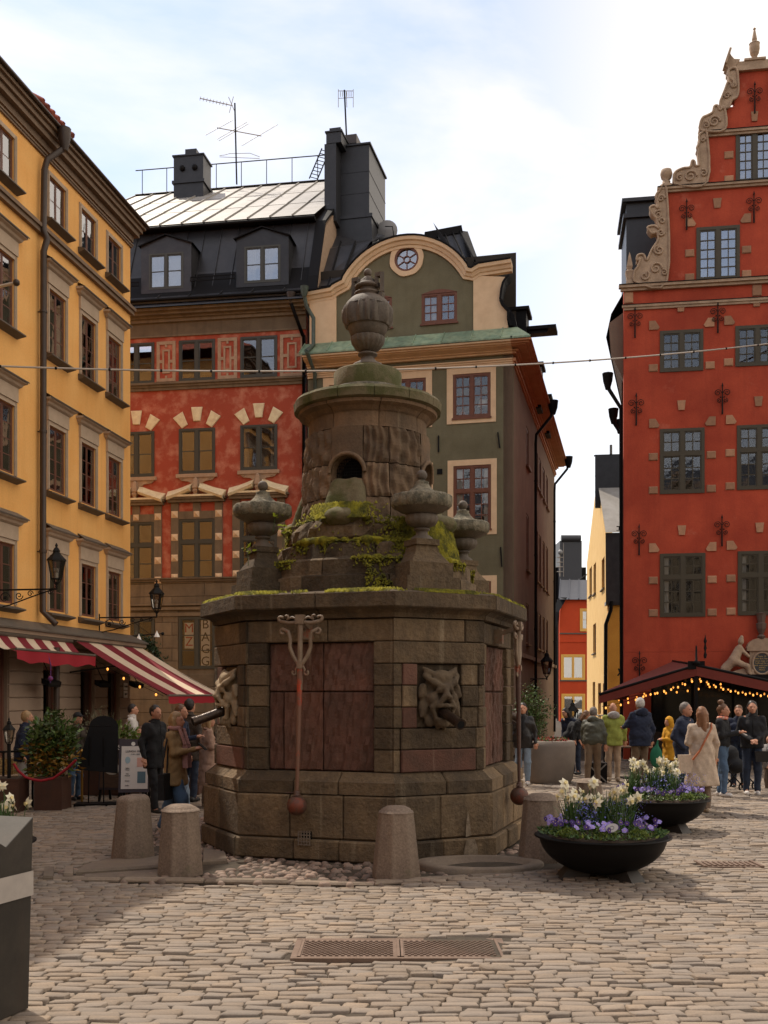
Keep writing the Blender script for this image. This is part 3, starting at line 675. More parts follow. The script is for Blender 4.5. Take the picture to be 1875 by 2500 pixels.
# dormers
def dormer(pxa, pxb, pya, pyb, gm):
    a, z0 = FM.P(pxa, pyb, -.25); c, z1 = FM.P(pxb, pya, -.25); z0 = FM.P((pxa+pxb)/2, pyb, -.1)[1]; z1 = FM.P((pxa+pxb)/2, pya, -.1)[1]; m_ = (a+c)/2; d = MB()
    A, C_, Z0, Z1 = a-.28, c+.28, z0-.12, z1+.3; y = .08; zr = Z1+.28
    d.prism([(A, Z0), (C_, Z0), (C_, Z1), (m_, zr), (A, Z1)], y, y+.12, 0, [rectp(a, c, z0, z1)])
    d.add([(A, y+.01, Z0), (A, 1.9, Z0), (A, 1.9, Z1), (A, y+.01, Z1)], [(0, 3, 2, 1)]); d.add([(C_, y+.01, Z0), (C_, 1.9, Z0), (C_, 1.9, Z1), (C_, y+.01, Z1)], [(0, 1, 2, 3)])
    o = d.build('dormer', [M_BLK], mb_)
    r = MB()
    for s_, e in ((-1, A-.08), (1, C_+.08)):
        r.add([(e, y-.1, Z1-.03), (m_, y-.1, zr+.05), (m_, 2.6, zr+.05), (e, 2.6, Z1-.03), (e, y-.1, Z1-.07), (m_, y-.1, zr+.01)], [(0, 1, 2, 3) if s_ < 0 else (3, 2, 1, 0), (0, 4, 5, 1)])
    r.build('dormer_roof', [M_BLACK], o)
    window(o, a, c, z0, z1, M_GREY, 2, 2, y=y+.02, fw=.06, mull=.09, gm=gm, curtain=[(.05, .3)])
dormer(368, 452, 618, 706, G_SKY); dormer(600, 688, 600, 690, G_SKY)
for (xa, xb, y_) in ((472, 580, 696), (322, 348, 709)):   # snow guards
    a, z = FM.P(xa, y_, -.3); c = FM.P(xb, y_, -.3)[0]; b = MB(); b.box(a, c, -.02, .01, z, z+.03); b.box(a, c, -.02, .01, z+.13, z+.16)
    for i in range(int((c-a)/.07)+1): b.box(a+i*.07, a+i*.07+.02, -.015, .005, z+.03, z+.13)
    b.build('snow_guard', [M_BLACK], mb_)
# roof railing, small chimney, aerial
b = MB(); zr = RDG[1]+.05
b.tube([(ML, RDG[0], zr+1.05), (R_-.3, RDG[0], zr+1.05)], .022, 6)
for i in range(9): x = ML+.3+i*1.1; b.tube([(x, RDG[0], zr), (x, RDG[0], zr+1.05)], .018, 5)
b.build('roof_railing', [M_IRON], mb_)
def wlocal(root, p):
    return root.matrix_basis.inverted()@Vector(p)
def chim(root, px0, px1, py0, py1, d, steps, side=.8, m=None):
    """boxy chimney placed from its picture corners at depth d, steps: (fraction, extra) collars"""
    p0 = wlocal(root, at(px0, py1, d)); p1 = wlocal(root, at(px1, py0, d)); b = MB(); H = p1.z-p0.z
    b.box(p0.x, p1.x, p0.y, p0.y+side, p0.z, p1.z)
    for (f, e, h) in steps: z = p0.z+H*f; b.box(p0.x-e, p1.x+e, p0.y-e, p0.y+side+e, z, z+h)
    return b.build('chimney', [m or M_BLKP], root), p0, p1
c1, a, b_ = chim(mb_, 424, 500, 380, 500, 43.0, [(.0, .03, .25), (.42, .06, .12), (.97, .05, .06)], 1.0)
MB().box(a.x+.42, b_.x-.36, a.y+.2, a.y+.7, b_.z+.07, b_.z+.33).build('chimney_pot', [M_BLKP], c1)
for s_ in (.3, .72): MB().sphere((a.x+(b_.x-a.x)*s_, a.y-.03, a.z+(b_.z-a.z)*.72), .12, 10).build('vent_cap', [M_BLACK], c1)
def aerial(px, py0, py1, d, els, label):
    r = empty('roof_aerial', at(px, py1, d), 0, label, 'aerial'); zt = at(px, py0, d).z; z0 = r.location.z
    MB().tube([(0, 0, 0), (-.08, 0, zt-z0)], .035, 6).build('mast', [M_IRON], r)
    for (pts, rad) in els:
        W_ = [at(x, y, d)-r.location for x, y in pts]
        MB().tube(W_, rad, 5).build('aerial_element', [mat('aerial_tube', (.35, .30, .25), .5)], r)
els = [([(488, 240), (568, 258)], .02), ([(530, 312), (638, 332)], .02)]
els += [([(490+i*8, 236+i*1.8), (488+i*8, 245+i*1.8)], .012) for i in range(9)]
els += [([(558, 237), (572, 270)], .014), ([(570, 236), (560, 275)], .014), ([(530, 340), (603, 298)], .012), ([(534, 344), (607, 302)], .012), ([(502, 330), (568, 294)], .012), ([(590, 356), (678, 304)], .012),
        ([(536, 383), (634, 387)], .012), ([(536, 380), (550, 378), (560, 375), (610, 374), (634, 383)], .012)]
aerial(578, 252, 450, 43.4, els, 'tall yagi television aerial on the ridge of the silver tin roof')
els2 = [([(826, 222), (862, 222)], .014)]+[([(826+i*5.2, 218), (826+i*5.2, 262)] if i in (0, 7) else [(826+i*5.2, 224), (826+i*5.2, 236)], .012) for i in range(8)]+[([(827, 240), (862, 238)], .012), ([(845, 222), (847, 262)], .012)]
aerial(846, 220, 335, 39.5, els2, 'small grid aerial on a thin mast above the big black chimney')
pipe(mb_, [(mu(718), -.42, ze+.2), (mu(719), -.40, ze-.15), (mu(742), -.14, ze-1.1), (mu(744), -.12, zk-.3), (mu(744), -.12, .3)], .06, M_BLACK)
MB().lathe([(.07, ze-.12), (.13, ze+.05), (.16, ze+.25)], 10, (mu(718), -.42, 0)).build('rainwater_head', [M_PIPE], mb_)
# posters with letters in the first-floor window
def text(s_, size, m, parent, loc, rot=(R(90), 0, 0), ext=.003, name='letter', align='CENTER'):
    c = bpy.data.curves.new(name, 'FONT'); c.body = s_; c.size = size; c.extrude = ext; c.align_x = align; c.align_y = 'CENTER'; c.resolution_u = 3
    o = bpy.data.objects.new(name, c); COL.objects.link(o)
    dg = bpy.context.evaluated_depsgraph_get(); me = bpy.data.meshes.new_from_object(o.evaluated_get(dg)); bpy.data.objects.remove(o)
    me.materials.clear(); me.materials.append(m); o = bpy.data.objects.new(name, me); COL.objects.link(o); o.parent = parent; o.location = loc; o.rotation_euler = rot
    return o
M_PAPER = mat('poster_paper', (.86, .83, .78), .7); M_INK = mat('black_ink', (.01, .01, .01), .6); M_INKR = mat('red_ink', (.5, .03, .02), .6)
def poster(lab, x0, x1, y0, y1, letters, ink, m=None):
    a, c = mu(x0), mu(x1); z1, z0 = mz(480, y0), mz(480, y1); r = empty('window_poster', FM.w((a+c)/2, z0, -.03), FM.rz, lab, 'poster')
    MB().box(-(c-a)/2, (c-a)/2, 0, .004, 0, z1-z0).build('sheet', [m or M_PAPER], r)
    for (ch, py) in letters: text(ch, .44, ink, r, (0, -.004, mz(480, py)-z0))
poster('white poster reading MZ in red behind the first floor window pane', 450, 472, 1520, 1583, (('M', 1534), ('Z', 1567)), M_INKR)
poster('tall white poster reading BAGG in black in the first floor window', 490, 512, 1510, 1631, (('B', 1525), ('A', 1556), ('G', 1585), ('G', 1615)), M_INK)

# ---------------------------------------------------------------- GREEN BUILDING
FG = Fac(1252, 33.0, 13.5)
gb = empty('green_building', (FG.O.x, FG.O.y, 0), FG.rz, 'olive green corner building with curved cream gable and copper ledge', 'building')
gu = lambda px, py=1000, o=0: FG.P(px, py, o)[0]; gz = lambda px, py, o=0: FG.P(px, py, o)[1]
GLf = gu(752)
gw = []
for (x0, x1, ya, yb_, sx0, sx1, sy0, sy1, rr, tr) in ((1106, 1198, 912, 1019, 1091, 1211, 897, 1033, 4, None), (952, 1040, 925, 1030, 935, 1055, 908, 1046, 4, None), (804, 890, 938, 1043, 789, 903, 920, 1058, 4, None),
        (1107, 1199, 1136, 1292, 1093, 1213, 1122, 1306, 3, .6), (953, 1041, 1148, 1300, 937, 1057, 1133, 1314, 3, .6), (806, 892, 1160, 1310, 789, 905, 1146, 1325, 3, .6),
        (1107, 1199, 1420, 1560, 1093, 1213, 1406, 1574, 3, .6)):
    xm = (x0+x1)/2
    gw.append((gu(x0), gu(x1), gz(xm, yb_), gz(xm, ya), gu(sx0), gu(sx1), gz(xm, sy1), gz(xm, sy0), rr, tr))
zcop = gz(1100, 815)     # base of the gable, back of the copper ledge
zc0 = gz(1100, 838, .5)-.33
holes = [rectp(*g[:4]) for g in gw]
MB().prism(rectp(GLf, 0, 3.35, zc0+.5), 0, .3, 0, holes).build('wall', [M_GRN], gb)
MB().box(GLf, 0, -.02, .28, 0, 3.345).build('base_wall', [M_STRW], gb)
room_backing(gb, GLf, 0, 0, zcop+2.8, .95)
for i, (a, c, z0, z1, sa, sc, sz0, sz1, rr, tr) in enumerate(gw):
    w = window(gb, a, c, z0, z1, M_WOODW, 4, rr, y=.03, fw=.07, mull=.10, transom=tr, topcols=2, curtain=[(.06, .25), (.8, .94)] if i > 2 else None)
    MB().prism(rectp(sa, sc, sz0, sz1), -.025, -.001, 0, [rectp(a-.002, c+.002, z0-.002, z1+.002)]).build('window_surround', [M_CREAM], w)
    MB().box(a-.03, c+.03, -.06, .03, z0-.06, z0-.004).build('sill', [M_WOODW], w)
    if i == 0:
        MB().lathe([(.20, z0+.62), (.26, z0+.38)][::-1], 14, ((a+c)/2+.36, .42, 0)).build('lamp_shade', [mat('lamp_shade', (.8, .72, .6), .8)], w)
        MB().lathe([(.09, z0+.05), (.05, z0+.2), (.03, z0+.4)], 10, ((a+c)/2+.36, .42, 0)).build('lamp_base', [M_WOODW], w)
        MB().lathe([(.07, z0+.05), (.10, z0+.25)], 10, ((a+c)/2-.35, .3, 0)).build('flower_pot', [mat('clay_pot', (.35, .12, .06), .8)], w)
# gable
cxu = gu(990, 640); rr_ = gu(1152, 640)-cxu; ztop = gz(1004, 600); zcc = ztop-rr_; zsh = gz(1180, 672)
def arcp(r, n=22, a0=None):
    a0 = a0 if a0 is not None else 0
    return [(cxu+r*cos(t), zcc+r*sin(t)) for t in np.linspace(pi-a0, a0, n)]
Ro = rr_; g0 = gu(822, 760); g1 = gu(1156, 760); aa = math.asin(min(.95, (zsh-zcc)/Ro)) if zsh > zcc else 0
green_poly = [(g0, zcop)]+[(g0, zsh-.1)]+arcp(Ro*.955, 22, aa*.95)[1:-1]+[(g1, zsh-.1), (g1, zcop)]
aw = (gu(1029, 750), gu(1116, 750), gz(1072, 788), gz(1072, 706)); aw2 = (gu(872, 760), gu(957, 760), gz(915, 802), gz(915, 720))
def archp(a, c, z0, z1, rise=.12): return [(a, z0), (c, z0), (c, z1-rise)]+[(a+(c-a)*(1-t), z1-rise+rise*sin(pi*t)) for t in (.2, .4, .5, .6, .8)]+[(a, z1-rise)]
oc = (gu(993, 633), gz(993, 633)); orad = .56
ohole = [(oc[0]+.36*cos(t), oc[1]+.36*sin(t)) for t in np.linspace(0, 2*pi, 25)[:-1]]
MB().prism(green_poly[::-1], 0.0, .3, 0, [archp(*aw), archp(*aw2), ohole]).build('gable_wall', [M_GRN], gb)
for q in (aw, aw2):
    w = window(gb, q[0], q[1], q[2], q[3]-.12, M_WOODW, 4, 3, y=.04, fw=.07, mull=.12, curtain=[(.08, .4)], gm=G_MID)
    b = MB(); P_ = archp(*q); inner = [(x, z-.001) for x, z in archp(q[0]+.07, q[1]-.07, q[3]-.13, q[3]-.05, .07)]
    b.prism([(q[0], q[3]-.125), (q[1], q[3]-.125)]+P_[2:], -.01, .1); b.build('arched_head', [M_WOODW], w)
    MB().box(q[0]-.04, q[1]+.04, -.05, .03, q[2]-.06, q[2]-.004).build('sill', [M_WOODW], w)
ow = MB(); ring = lambda r: [(oc[0]+r*cos(t), oc[1]+r*sin(t)) for t in np.linspace(0, 2*pi, 29)[:-1]]
rs = [(oc[0]+(orad+.012*sin(i*7.3))*cos(t)*1.0, oc[1]+(orad+.012*sin(i*5.1))*sin(t)) for i, t in enumerate(np.linspace(0, 2*pi, 37)[:-1])]
ow.prism(rs, -.05, -.001, 0, [ring(.40)]); o_ = ow.build('round_surround', [M_CREAM], gb)
w = MB(); w.prism(ring(.41), -.03, .08, 0, [ring(.335)]); w.prism(ring(.12), .0, .05, 0, [ring(.09)])
for k in range(6):
    t = pi/6+k*pi/3; w.obox((oc[0]+.11*cos(t), .03, oc[1]+.11*sin(t)), (oc[0]+.34*cos(t), .03, oc[1]+.34*sin(t)), .03, .03, up=(0, 1, 0))
w = w.build('round_window', [M_WOODW], gb); MB().prism(ring(.338), .045, .05).build('pane', [G_SKY], w)
# cream piers + curved shoulders
MB().prism([(gu(757, 760), zcop), (g0-.003, zcop), (g0-.003, zsh-.15), (gu(757, 760), zsh-.25)], -.06, .25).build('gable_pier', [M_CREAM], gb)
e1 = gu(1238, 760); sh = gz(1240, 672)
pts = [(g1+.003, zcop), (e1+.05, zcop)]
cv = [(1238, 780), (1238, 762), (1225, 748), (1219, 735), (1222, 710), (1226, 695), (1232, 686), (1240, 678)]
pts += [(gu(x, y), gz(x, y)) for x, y in cv]+[(g1+.003, zsh-.0)]
MB().prism(pts, -.06, .25).build('gable_pier', [M_CREAM], gb)
b = MB(); cvp = [(gu(x, y)+.05, gz(x, y)+.02) for x, y in [(1246, 800)]+cv]
for i in range(len(cvp)-1): b.obox((cvp[i][0], .1, cvp[i][1]), (cvp[i+1][0], .1, cvp[i+1][1]), .5, .06, up=(0, 1, 0)) if False else b.obox((cvp[i][0], .1, cvp[i][1]), (cvp[i+1][0], .1, cvp[i+1][1]), .55, .07)
b.prism([(gu(1238, 780), gz(1238, 797)), (gu(1262, 790), gz(1262, 797)), (gu(1256, 775), gz(1256, 770)), (gu(1244, 765), gz(1240, 752)), (gu(1226, 755), gz(1226, 745)), (gu(1236, 764), gz(1236, 764))], .0, .5)
b.build('gable_flashing', [M_BLACK], gb)
# arched moulding following the gable
path = [(gu(752, 715), zsh-.32), (g0-.12, zsh-.24), (g0+.02, zsh-.14)]+arcp(Ro*1.01, 26, aa*.8)[1:-1]+[(g1-.02, zsh-.06), (g1+.22, zsh+.06), (gu(1250, 655), zsh+.12)]
def sweep_path(root, path, prof, m, name):
    b = MB(); n = len(path); k = len(prof); V = []
    for i, (x, z) in enumerate(path):
        x0, z0 = path[max(i-1, 0)]; x1, z1 = path[min(i+1, n-1)]; d = Vector((x1-x0, z1-z0)).normalized(); nn = Vector((-d.y, d.x))
        for (o_, h) in prof: V.append((x+nn.x*h, -o_, z+nn.y*h))
    b.add(V, [(i*k+j, i*k+j+1, (i+1)*k+j+1, (i+1)*k+j) for i in range(n-1) for j in range(k-1)])
    b.add(V[:k], [tuple(range(k))]); b.add(V[-k:], [tuple(range(k))[::-1]])
    return b.build(name, [m], root)
sweep_path(gb, path, [(-.1, -.10), (.07, -.10), (.08, -.02), (.12, .0), (.16, .09), (.22, .12), (.24, .22), (-.3, .23)], M_CREAM, 'gable_moulding')
sweep_path(gb, path, [(-.35, .235), (.27, .235), (.27, .275), (-.35, .275)], M_BLACK, 'gable_flashing')
# barrel roof behind the gable, sloping sheets
roofp = [(gu(752, 715)-.05, zsh-.1), (g0-.1, zsh-.05)]+arcp(Ro*1.0, 16, aa*.8)[1:-1]+[(g1+.2, zsh+.2)]
for i in range(len(roofp)-1):
    (xa, za), (xb, zb) = roofp[i], roofp[i+1]
    for (ya, yb_) in ((.3, 2.2), (2.2, 4.4)):
        b = MB(); b.add([(xa, ya, za+.2), (xb, ya, zb+.2), (xb, yb_, zb+.2), (xa, yb_, za+.2)], [(0, 1, 2, 3)]); b.obox((xa, ya, za+.22), (xa, yb_, za+.22), .03, .05); b.build('roof_sheet', [M_BLK], gb)
# steep roof flanks left (rising to chimney) and right
zl = gz(790, 690); 
P3 = lambda px, py, d: tuple(wlocal(gb, at(px, py, d)))
b = MB(); b.add([P3(752, 705, 35.2), P3(835, 690, 34.9), P3(905, 590, 37), P3(940, 575, 38.5), P3(820, 545, 39), P3(786, 610, 37)], [(0, 1, 2, 5), (5, 2, 3, 4)]); b.build('roof_slope', [M_BLK], gb)
for (q0, q1) in (((800, 700, 35.0), (832, 590, 37.2)), ((770, 703, 35.1), (800, 590, 37)), ((830, 690, 34.9), (868, 590, 37))):
    MB().obox(P3(*q0), P3(*q1), .04, .08).build('roof_seam', [M_BLACK], gb)
b = MB(); b.add([P3(1035, 580, 36), P3(1128, 563, 36), P3(1170, 645, 35), P3(1060, 660, 34), P3(1128, 563, 44), P3(1240, 760, 44)], [(0, 1, 2, 3), (1, 4, 5, 2)]); b.build('roof_slope', [M_BLK], gb)
b = MB(); b.add([P3(1126, 563, 36), P3(1142, 565, 36.5), P3(1175, 655, 34.4), P3(1160, 650, 34)], [(0, 1, 2, 3)]); b.obox(P3(1038, 578, 36), P3(1128, 561, 36), .2, .25); b.build('dormer_side', [M_BLACK], gb)
for k in range(5): MB().obox(P3(1050+k*18, 577-k*3.5, 35.95), P3(1072+k*22, 645-k*2, 34.2), .03, .06).build('roof_seam', [M_BLACK], gb)
# copper ledge in sheets and cream cornice
zcb = gz(1100, 838, .5)
nsh = 8; gx0 = GLf-.1
for i in range(nsh):
    a = gx0+(0.62-gx0)*i/nsh; c = gx0+(0.62-gx0)*(i+1)/nsh
    b = MB(); b.add([(a, -.68, zcb), (c, -.68, zcb), (min(c, .15), -.05, zcop+.03), (min(a, .15), -.05, zcop+.03), (a, -.68, zcb-.05), (c, -.68, zcb-.05)], [(0, 1, 2, 3), (4, 5, 1, 0)])
    b.obox((a+.01, -.68, zcb+.015), (min(a+.01, .14), -.05, zcop+.045), .03, .03); b.build('copper_sheet', [M_COP], gb)
def cornice_L(root, steps, m, name, u0, su):      # front + side return along +y
    for (o_, z0, z1) in steps: pass
    b = MB()
    for (o_, z0, z1) in steps: b.box(u0, 0, -o_, -.001, z0, z1-.001); 
    f = b.build(name, [m], root)
    b = MB()
    for (o_, z0, z1) in steps: b.box(0.001, o_, -o_, su, z0, z1-.001)
    return f, b
steps = [(.12, zc0, zc0+.06), (.2, zc0+.06, zc0+.10), (.46, zc0+.14, zc0+.17), (.55, zc0+.17, zc0+.22), (.64, zc0+.22, zcb-.052)]
b = MB(); 
for (o_, z0, z1) in steps: b.box(GLf, o_*.0, -o_, -.001, z0, z1-.001)
b.add([(GLf, -.2, zc0+.10), (0, -.2, zc0+.10), (0, -.46, zc0+.14), (GLf, -.46, zc0+.14)], [(0, 1, 2, 3)]); b.build('cornice', [M_CREAM], gb)
SD = 17.6
def side_x(b, o_, y0, y1, z0, z1): b.box(.001, o_, y0, y1, z0, z1)
b = MB()
for (o_, z0, z1) in steps: b.box(.001, o_, -o_, SD, z0, z1-.001)
b.build('side_cornice', [M_TERR], gb)
zt2 = gz(1151, 897)+.01; course(gb, GLf, 0, ((.05, zt2, zt2+.07), (.08, zt2+.07, zt2+.13), (.12, zt2+.13, zt2+.17)), M_CREAM)
b = MB(); b.box(.001, .05, -.05, SD, zt2, zt2+.07); b.box(.001, .1, -.1, SD, zt2+.07, zt2+.17); b.build('side_string_course', [M_TERR], gb)
MB().box(.0, .06, -.68, SD, zcb-.04, zcb+.02, 0).build('ledge_edge', [M_BLACK], gb)
# side wall, in side frame: x -> +y direction
sd = [rectp(0.001, SD, 3.4, zc0)][0]
def sx_(p): return (-p[1], p[0], p[2])          # polygon (along, z), y0/y1 -> -x
gsh = []
su_ = lambda px: None
def side_u(px):   # distance along the side wall hit by picture column px
    k = (px-CX)/FPX; e = Vector((sin(R(13.5)), cos(R(13.5)))); # solve O+e*s = t*(k,1)
    O = FG.O; s = (k*O.y-O.x)/(e.x-k*e.y); return s
for (x0, x1) in ((1285, 1291), (1308, 1313), (1316, 1321), (1325, 1330), (1333, 1338)):
    a, c = side_u(x0), side_u(x1); w0 = (a+c)/2-.5; w1 = (a+c)/2+.5
    for (z0, z1, rr) in ((10.1, 11.5, 3), (6.4, 8.4, 4), (3.75, 5.2, 3)): gsh.append((w0, w1, z0, z1, rr))
MB().prism(rectp(0, SD, 3.3, zc0+.3), .001, .3, 0, [rectp(*g[:4]) for g in gsh], xf=sx_).build('side_wall', [M_MAR], gb)
sr = empty('side_frame', (0, 0, 0)); sr.parent = gb; sr.rotation_euler = (0, 0, pi/2); sr.name = 'side_windows'
for (a, c, z0, z1, rr) in gsh:
    w = window(gb, 0, 1.0, z0, z1, M_WOODW, 4, rr, y=.06, fw=.06, mull=.08, sill=M_WOODW, gm=G_SKY); w.location = (0, a, 0); w.rotation_euler = (0, 0, pi/2)
bpy.data.objects.remove(sr)
MB().box(-.06, .0, .002, SD, 0, 3.3).build('side_base_wall', [M_STRW], gb); MB().box(0.001, .1, -.03, SD, 3.2, 3.34).build('base_moulding', [M_STRW], gb)
MB().box(-1.2, -1.1, .3, SD, 0, 12).build('dark_backing', [M_ROOM], gb)
MB().box(GLf, 0, SD-.3, SD-.002, 0, 13).build('rear_wall', [M_MAR], gb)
b = MB(); b.add([(.3, .2, zcb+.0), (.3, SD, zcb), (-2.6, SD, zcb+4.2), (-2.6, .2, zcb+4.2)], [(0, 1, 2, 3)]); b.build('side_roof', [M_BLK], gb)
for (ya, z_, h, wv) in ((1.0, zcb-.1, 1.5, .9), (6.5, zcb-.3, 1.6, .9), (10.5, zcb-.3, 1.5, .9)):
    b = MB(); b.box(-.9, .32, ya, ya+wv, z_, z_+h); b.box(-1.1, .42, ya-.1, ya+wv+.1, z_+h, z_+h+.1); b.build('side_dormer', [M_BLACK], gb)
p0 = wlocal(gb, at(1298, 800, 34.2)); b = MB(); b.box(.2, 1.25, p0.y, p0.y+.8, p0.z-.05, p0.z+.06); b.add([(.2, p0.y+.1, p0.z-.05), (1.0, p0.y+.1, p0.z-.05), (.95, p0.y+.1, p0.z-.16), (.2, p0.y+.1, p0.z-.16)], [(0, 1, 2, 3)])
b.build('hoist_canopy', [M_BLACK], gb)
for px in (1302, 1349):
    s = side_u(px); zt = zcb
    pipe(gb, [(.72, s, zt-.15), (.68, s, zt-.55), (.12, s-.1, zt-1.25), (.1, s-.1, zt-1.6), (.1, s-.1, .2)], .055, M_BLACK)
    MB().lathe([(.09, zt-.5), (.17, zt-.25), (.2, zt+.02)], 10, (.74, s, 0)).build('rainwater_head', [M_BLACK], gb)
# left downpipe in verdigris
pipe(gb, [(gu(752, 700)+.02, -.45, zsh-.3), (gu(756, 712), -.36, zsh-.6), (gu(772, 740), -.3, zsh-1.0), (gu(772, 840), -.30, zcop-.1), (gu(765, 850), -.78, zcb+.02), (gu(767, 870), -.74, zc0+.3), (gu(772, 890), -.14, zc0-.2), (gu(770, 1200), -.12, .3)], .065, mat('verdigris_pipe', (.07, .10, .075), .5, (.045, .05, .04), scale=6))
MB().lathe([(.07, zsh-.35), (.12, zsh-.2), (.15, zsh)], 8, (gu(752, 690)+.02, -.45, 0)).build('rainwater_head', [mat('verdigris_pipe', (.07, .10, .075))], gb)
# wall ties
def tie(root, fac, px, y0, y1, lean=0):
    u, z1 = fac.P(px, y0); z0 = fac.P(px, y1)[1]
    MB().obox((u-lean, -.035, z1), (u+lean, -.03, z0), .05, .04).build('wall_tie', [M_IRON], root)
tie(gb, FG, 1071, 1064, 1104); tie(gb, FG, 1218, 1056, 1094, .03); tie(gb, FG, 1224, 1336, 1384, .02)
MB().box(gu(1068)-.01, gu(1080), -.02, -.001, gz(1074, 1158), gz(1074, 1145)).build('wall_vent', [M_BLACK], gb)
# big chimney stack with twin flue (belongs to the party wall)
cs = empty('chimney_stack', at(885, 575, 38.5), 0, 'big black sheet-clad chimney stack with peeling paint between the silver roof and the green gable', 'chimney'); cs.rotation_euler = (0, 0, -R(13))
lc = lambda px, py, d: wlocal(cs, at(px, py, d))
b = MB(); a = lc(820, 578, 38.2); c = lc(906, 362, 38.2); b.box(a.x, c.x, a.y, a.y+2.6, a.z-1.5, c.z); b.box(a.x-.05, c.x+.06, a.y-.06, a.y+2.65, c.z, c.z+.06)
for f in (.22, .46, .7): b.box(a.x-.012, c.x+.012, a.y-.012, a.y+2.61, a.z+(c.z-a.z)*f, a.z+(c.z-a.z)*f+.03)
b.build('stack_body', [M_BLKP], cs)
b = MB(); q = .16; b.add([(a.x-.05, a.y-.1, a.z-1.5), (c.x+.2, a.y-.1, a.z-1.5), (c.x+.2, a.y+2.8, a.z-1.5), (a.x-.05, a.y-.1, a.z+.65), (c.x+.1, a.y-.1, a.z+.65), (c.x+.1, a.y+2.8, a.z+.65)], [(0, 1, 4, 3), (1, 2, 5, 4)]); b.box(a.x-.06, c.x+.15, a.y-.14, a.y+2.8, a.z+.55, a.z+.68); b.build('stack_base', [M_BLKP], cs)
b = MB(); a2 = lc(792, 440, 37.6); c2 = lc(822, 352, 37.6); b.box(a2.x, c2.x, a2.y, a2.y+1.1, a2.z-1.5, c2.z); a3 = lc(797, 352, 37.6); c3 = lc(836, 326, 37.6); b.box(a3.x, c3.x, a2.y-.02, a2.y+1.0, a3.z, c3.z); b.box(a3.x-.04, c3.x+.04, a2.y-.06, a2.y+1.05, c3.z, c3.z+.05)
a4 = lc(803, 325, 37.6); c4_ = lc(832, 311, 37.6); b.box(a4.x, c4_.x, a2.y+.1, a2.y+.9, a4.z+.02, c4_.z); b.build('flue', [M_BLKP], cs)
b = MB(); a5 = lc(840, 345, 38.5); c5 = lc(872, 330, 38.5); b.box(a5.x, c5.x, a5.y, a5.y+.9, a5.z-.1, c5.z); b.tube([(a5.x, a5.y, a5.z-.1), (a5.x, a5.y, a5.z-.5)], .1, 8); b.build('cowl', [mat('dark_sheet', (.06, .045, .04), .5)], cs)
MB().lathe([(.0001, .0), (.2, .02), (.40, .09), (.42, .10)], 20, lc(942, 562, 38.6), axis='y').build('satellite_dish', [mat('grey_plastic', (.25, .24, .23), .5)], cs)
b = MB(); p = [lc(940, 553, 38.4), lc(958, 553, 38.4), lc(962, 578, 38.4)]; b.tube(p, .02, 5); b.build('handrail', [M_IRON], cs)
# roof ladder
ld = empty('roof_ladder', at(755, 436, 40), 0, 'black iron ladder leaning against the chimney above the silver roof', 'ladder'); l0, l1 = at(755, 436, 39.6)-ld.location, at(786, 362, 39.3)-ld.location; dx = Vector((.28, .15, 0))
b = MB().tube([l0, l1], .025, 5); b.build('rail', [M_IRON], ld); MB().tube([l0+dx, l1+dx], .025, 5).build('rail', [M_IRON], ld)
for i in range(9): q = l0.lerp(l1, (i+.5)/9); MB().tube([q, q+dx], .016, 5).build('rung', [M_IRON], ld)

# ---------------------------------------------------------------- RIGHT RED BUILDING
FR = Fac(1523, 31.0, 9.0)
rb = empty('red_gabled_building', (FR.O.x, FR.O.y, 0), FR.rz, 'deep red building with stepped sandstone scroll gable and small-paned windows', 'building')
ru = lambda px, py=1000: FR.P(px, py)[0]; rz_ = lambda px, py: FR.P(px, py)[1]
sl_ = -.06
def RZ(px, py): return rz_(px, py)
RE = 9.4; cen = ru(1842, 300)
rw = []
for (x0, x1, ya, yb_, rr, tr) in ((1611, 1717, 806, 907, 4, None), (1795, 1903, 794, 893, 4, None), (1611, 1720, 1046, 1205, 3, .61), (1799, 1908, 1037, 1195, 3, .61),
                                  (1611, 1722, 1351, 1506, 3, .62), (1801, 1912, 1345, 1502, 3, .62), (1700, 1806, 553, 685, 5, None)):
    xm = (x0+x1)/2; rw.append((ru(x0), ru(x1), RZ(xm, yb_), RZ(xm, ya), rr, tr))
x0 = ru(1796, 380); rw.append((x0, 2*cen-x0, RZ(1845, 445), RZ(1845, 315), 5, None))
extra = []
for k in (0, 2, 4): u0, u1, z0, z1, rr, tr = rw[k+1]; sft = rw[k+1][0]-rw[k][0]; rw.append((u0+sft, u1+sft, z0, z1, rr, tr))
zb1 = RZ(1700, 685+3)      # first string course level (top of straight wall)
zs1 = RZ(1690, 695); zs2 = RZ(1690, 742)
u0_ = 0.0; main = [(0, 3.2), (RE, 3.2), (RE, zs1), (0, zs1)]
MB().prism(main, 0, .3, 0, [rectp(*w_[:4]) for w_ in rw if w_[3] < zs1]).build('wall', [M_RED2], rb)
t1 = ru(1627, 600); zt1 = RZ(1627, 467)+.0; t2 = ru(1727, 400); zt2_ = RZ(1727, 330); t3 = ru(1793, 220); zt3 = RZ(1800, 178)
m2 = lambda u: 2*cen-u
t3b = ru(1766, 290); zt3b = RZ(1775, 262)
gp_ = [(t1, zs1+.004), (m2(t1), zs1+.004), (m2(t1), zt1), (m2(t2), zt1), (m2(t2), zt2_), (m2(t3b), zt2_), (m2(t3b), zt3b), (m2(t3), zt3b), (m2(t3), zt3), (t3, zt3), (t3, zt3b), (t3b, zt3b), (t3b, zt2_), (t2, zt2_), (t2, zt1), (t1, zt1)]
MB().prism(gp_, 0, .3, 0, [rectp(*w_[:4]) for w_ in rw if w_[3] > zs1]).build('gable_wall', [M_RED2], rb)
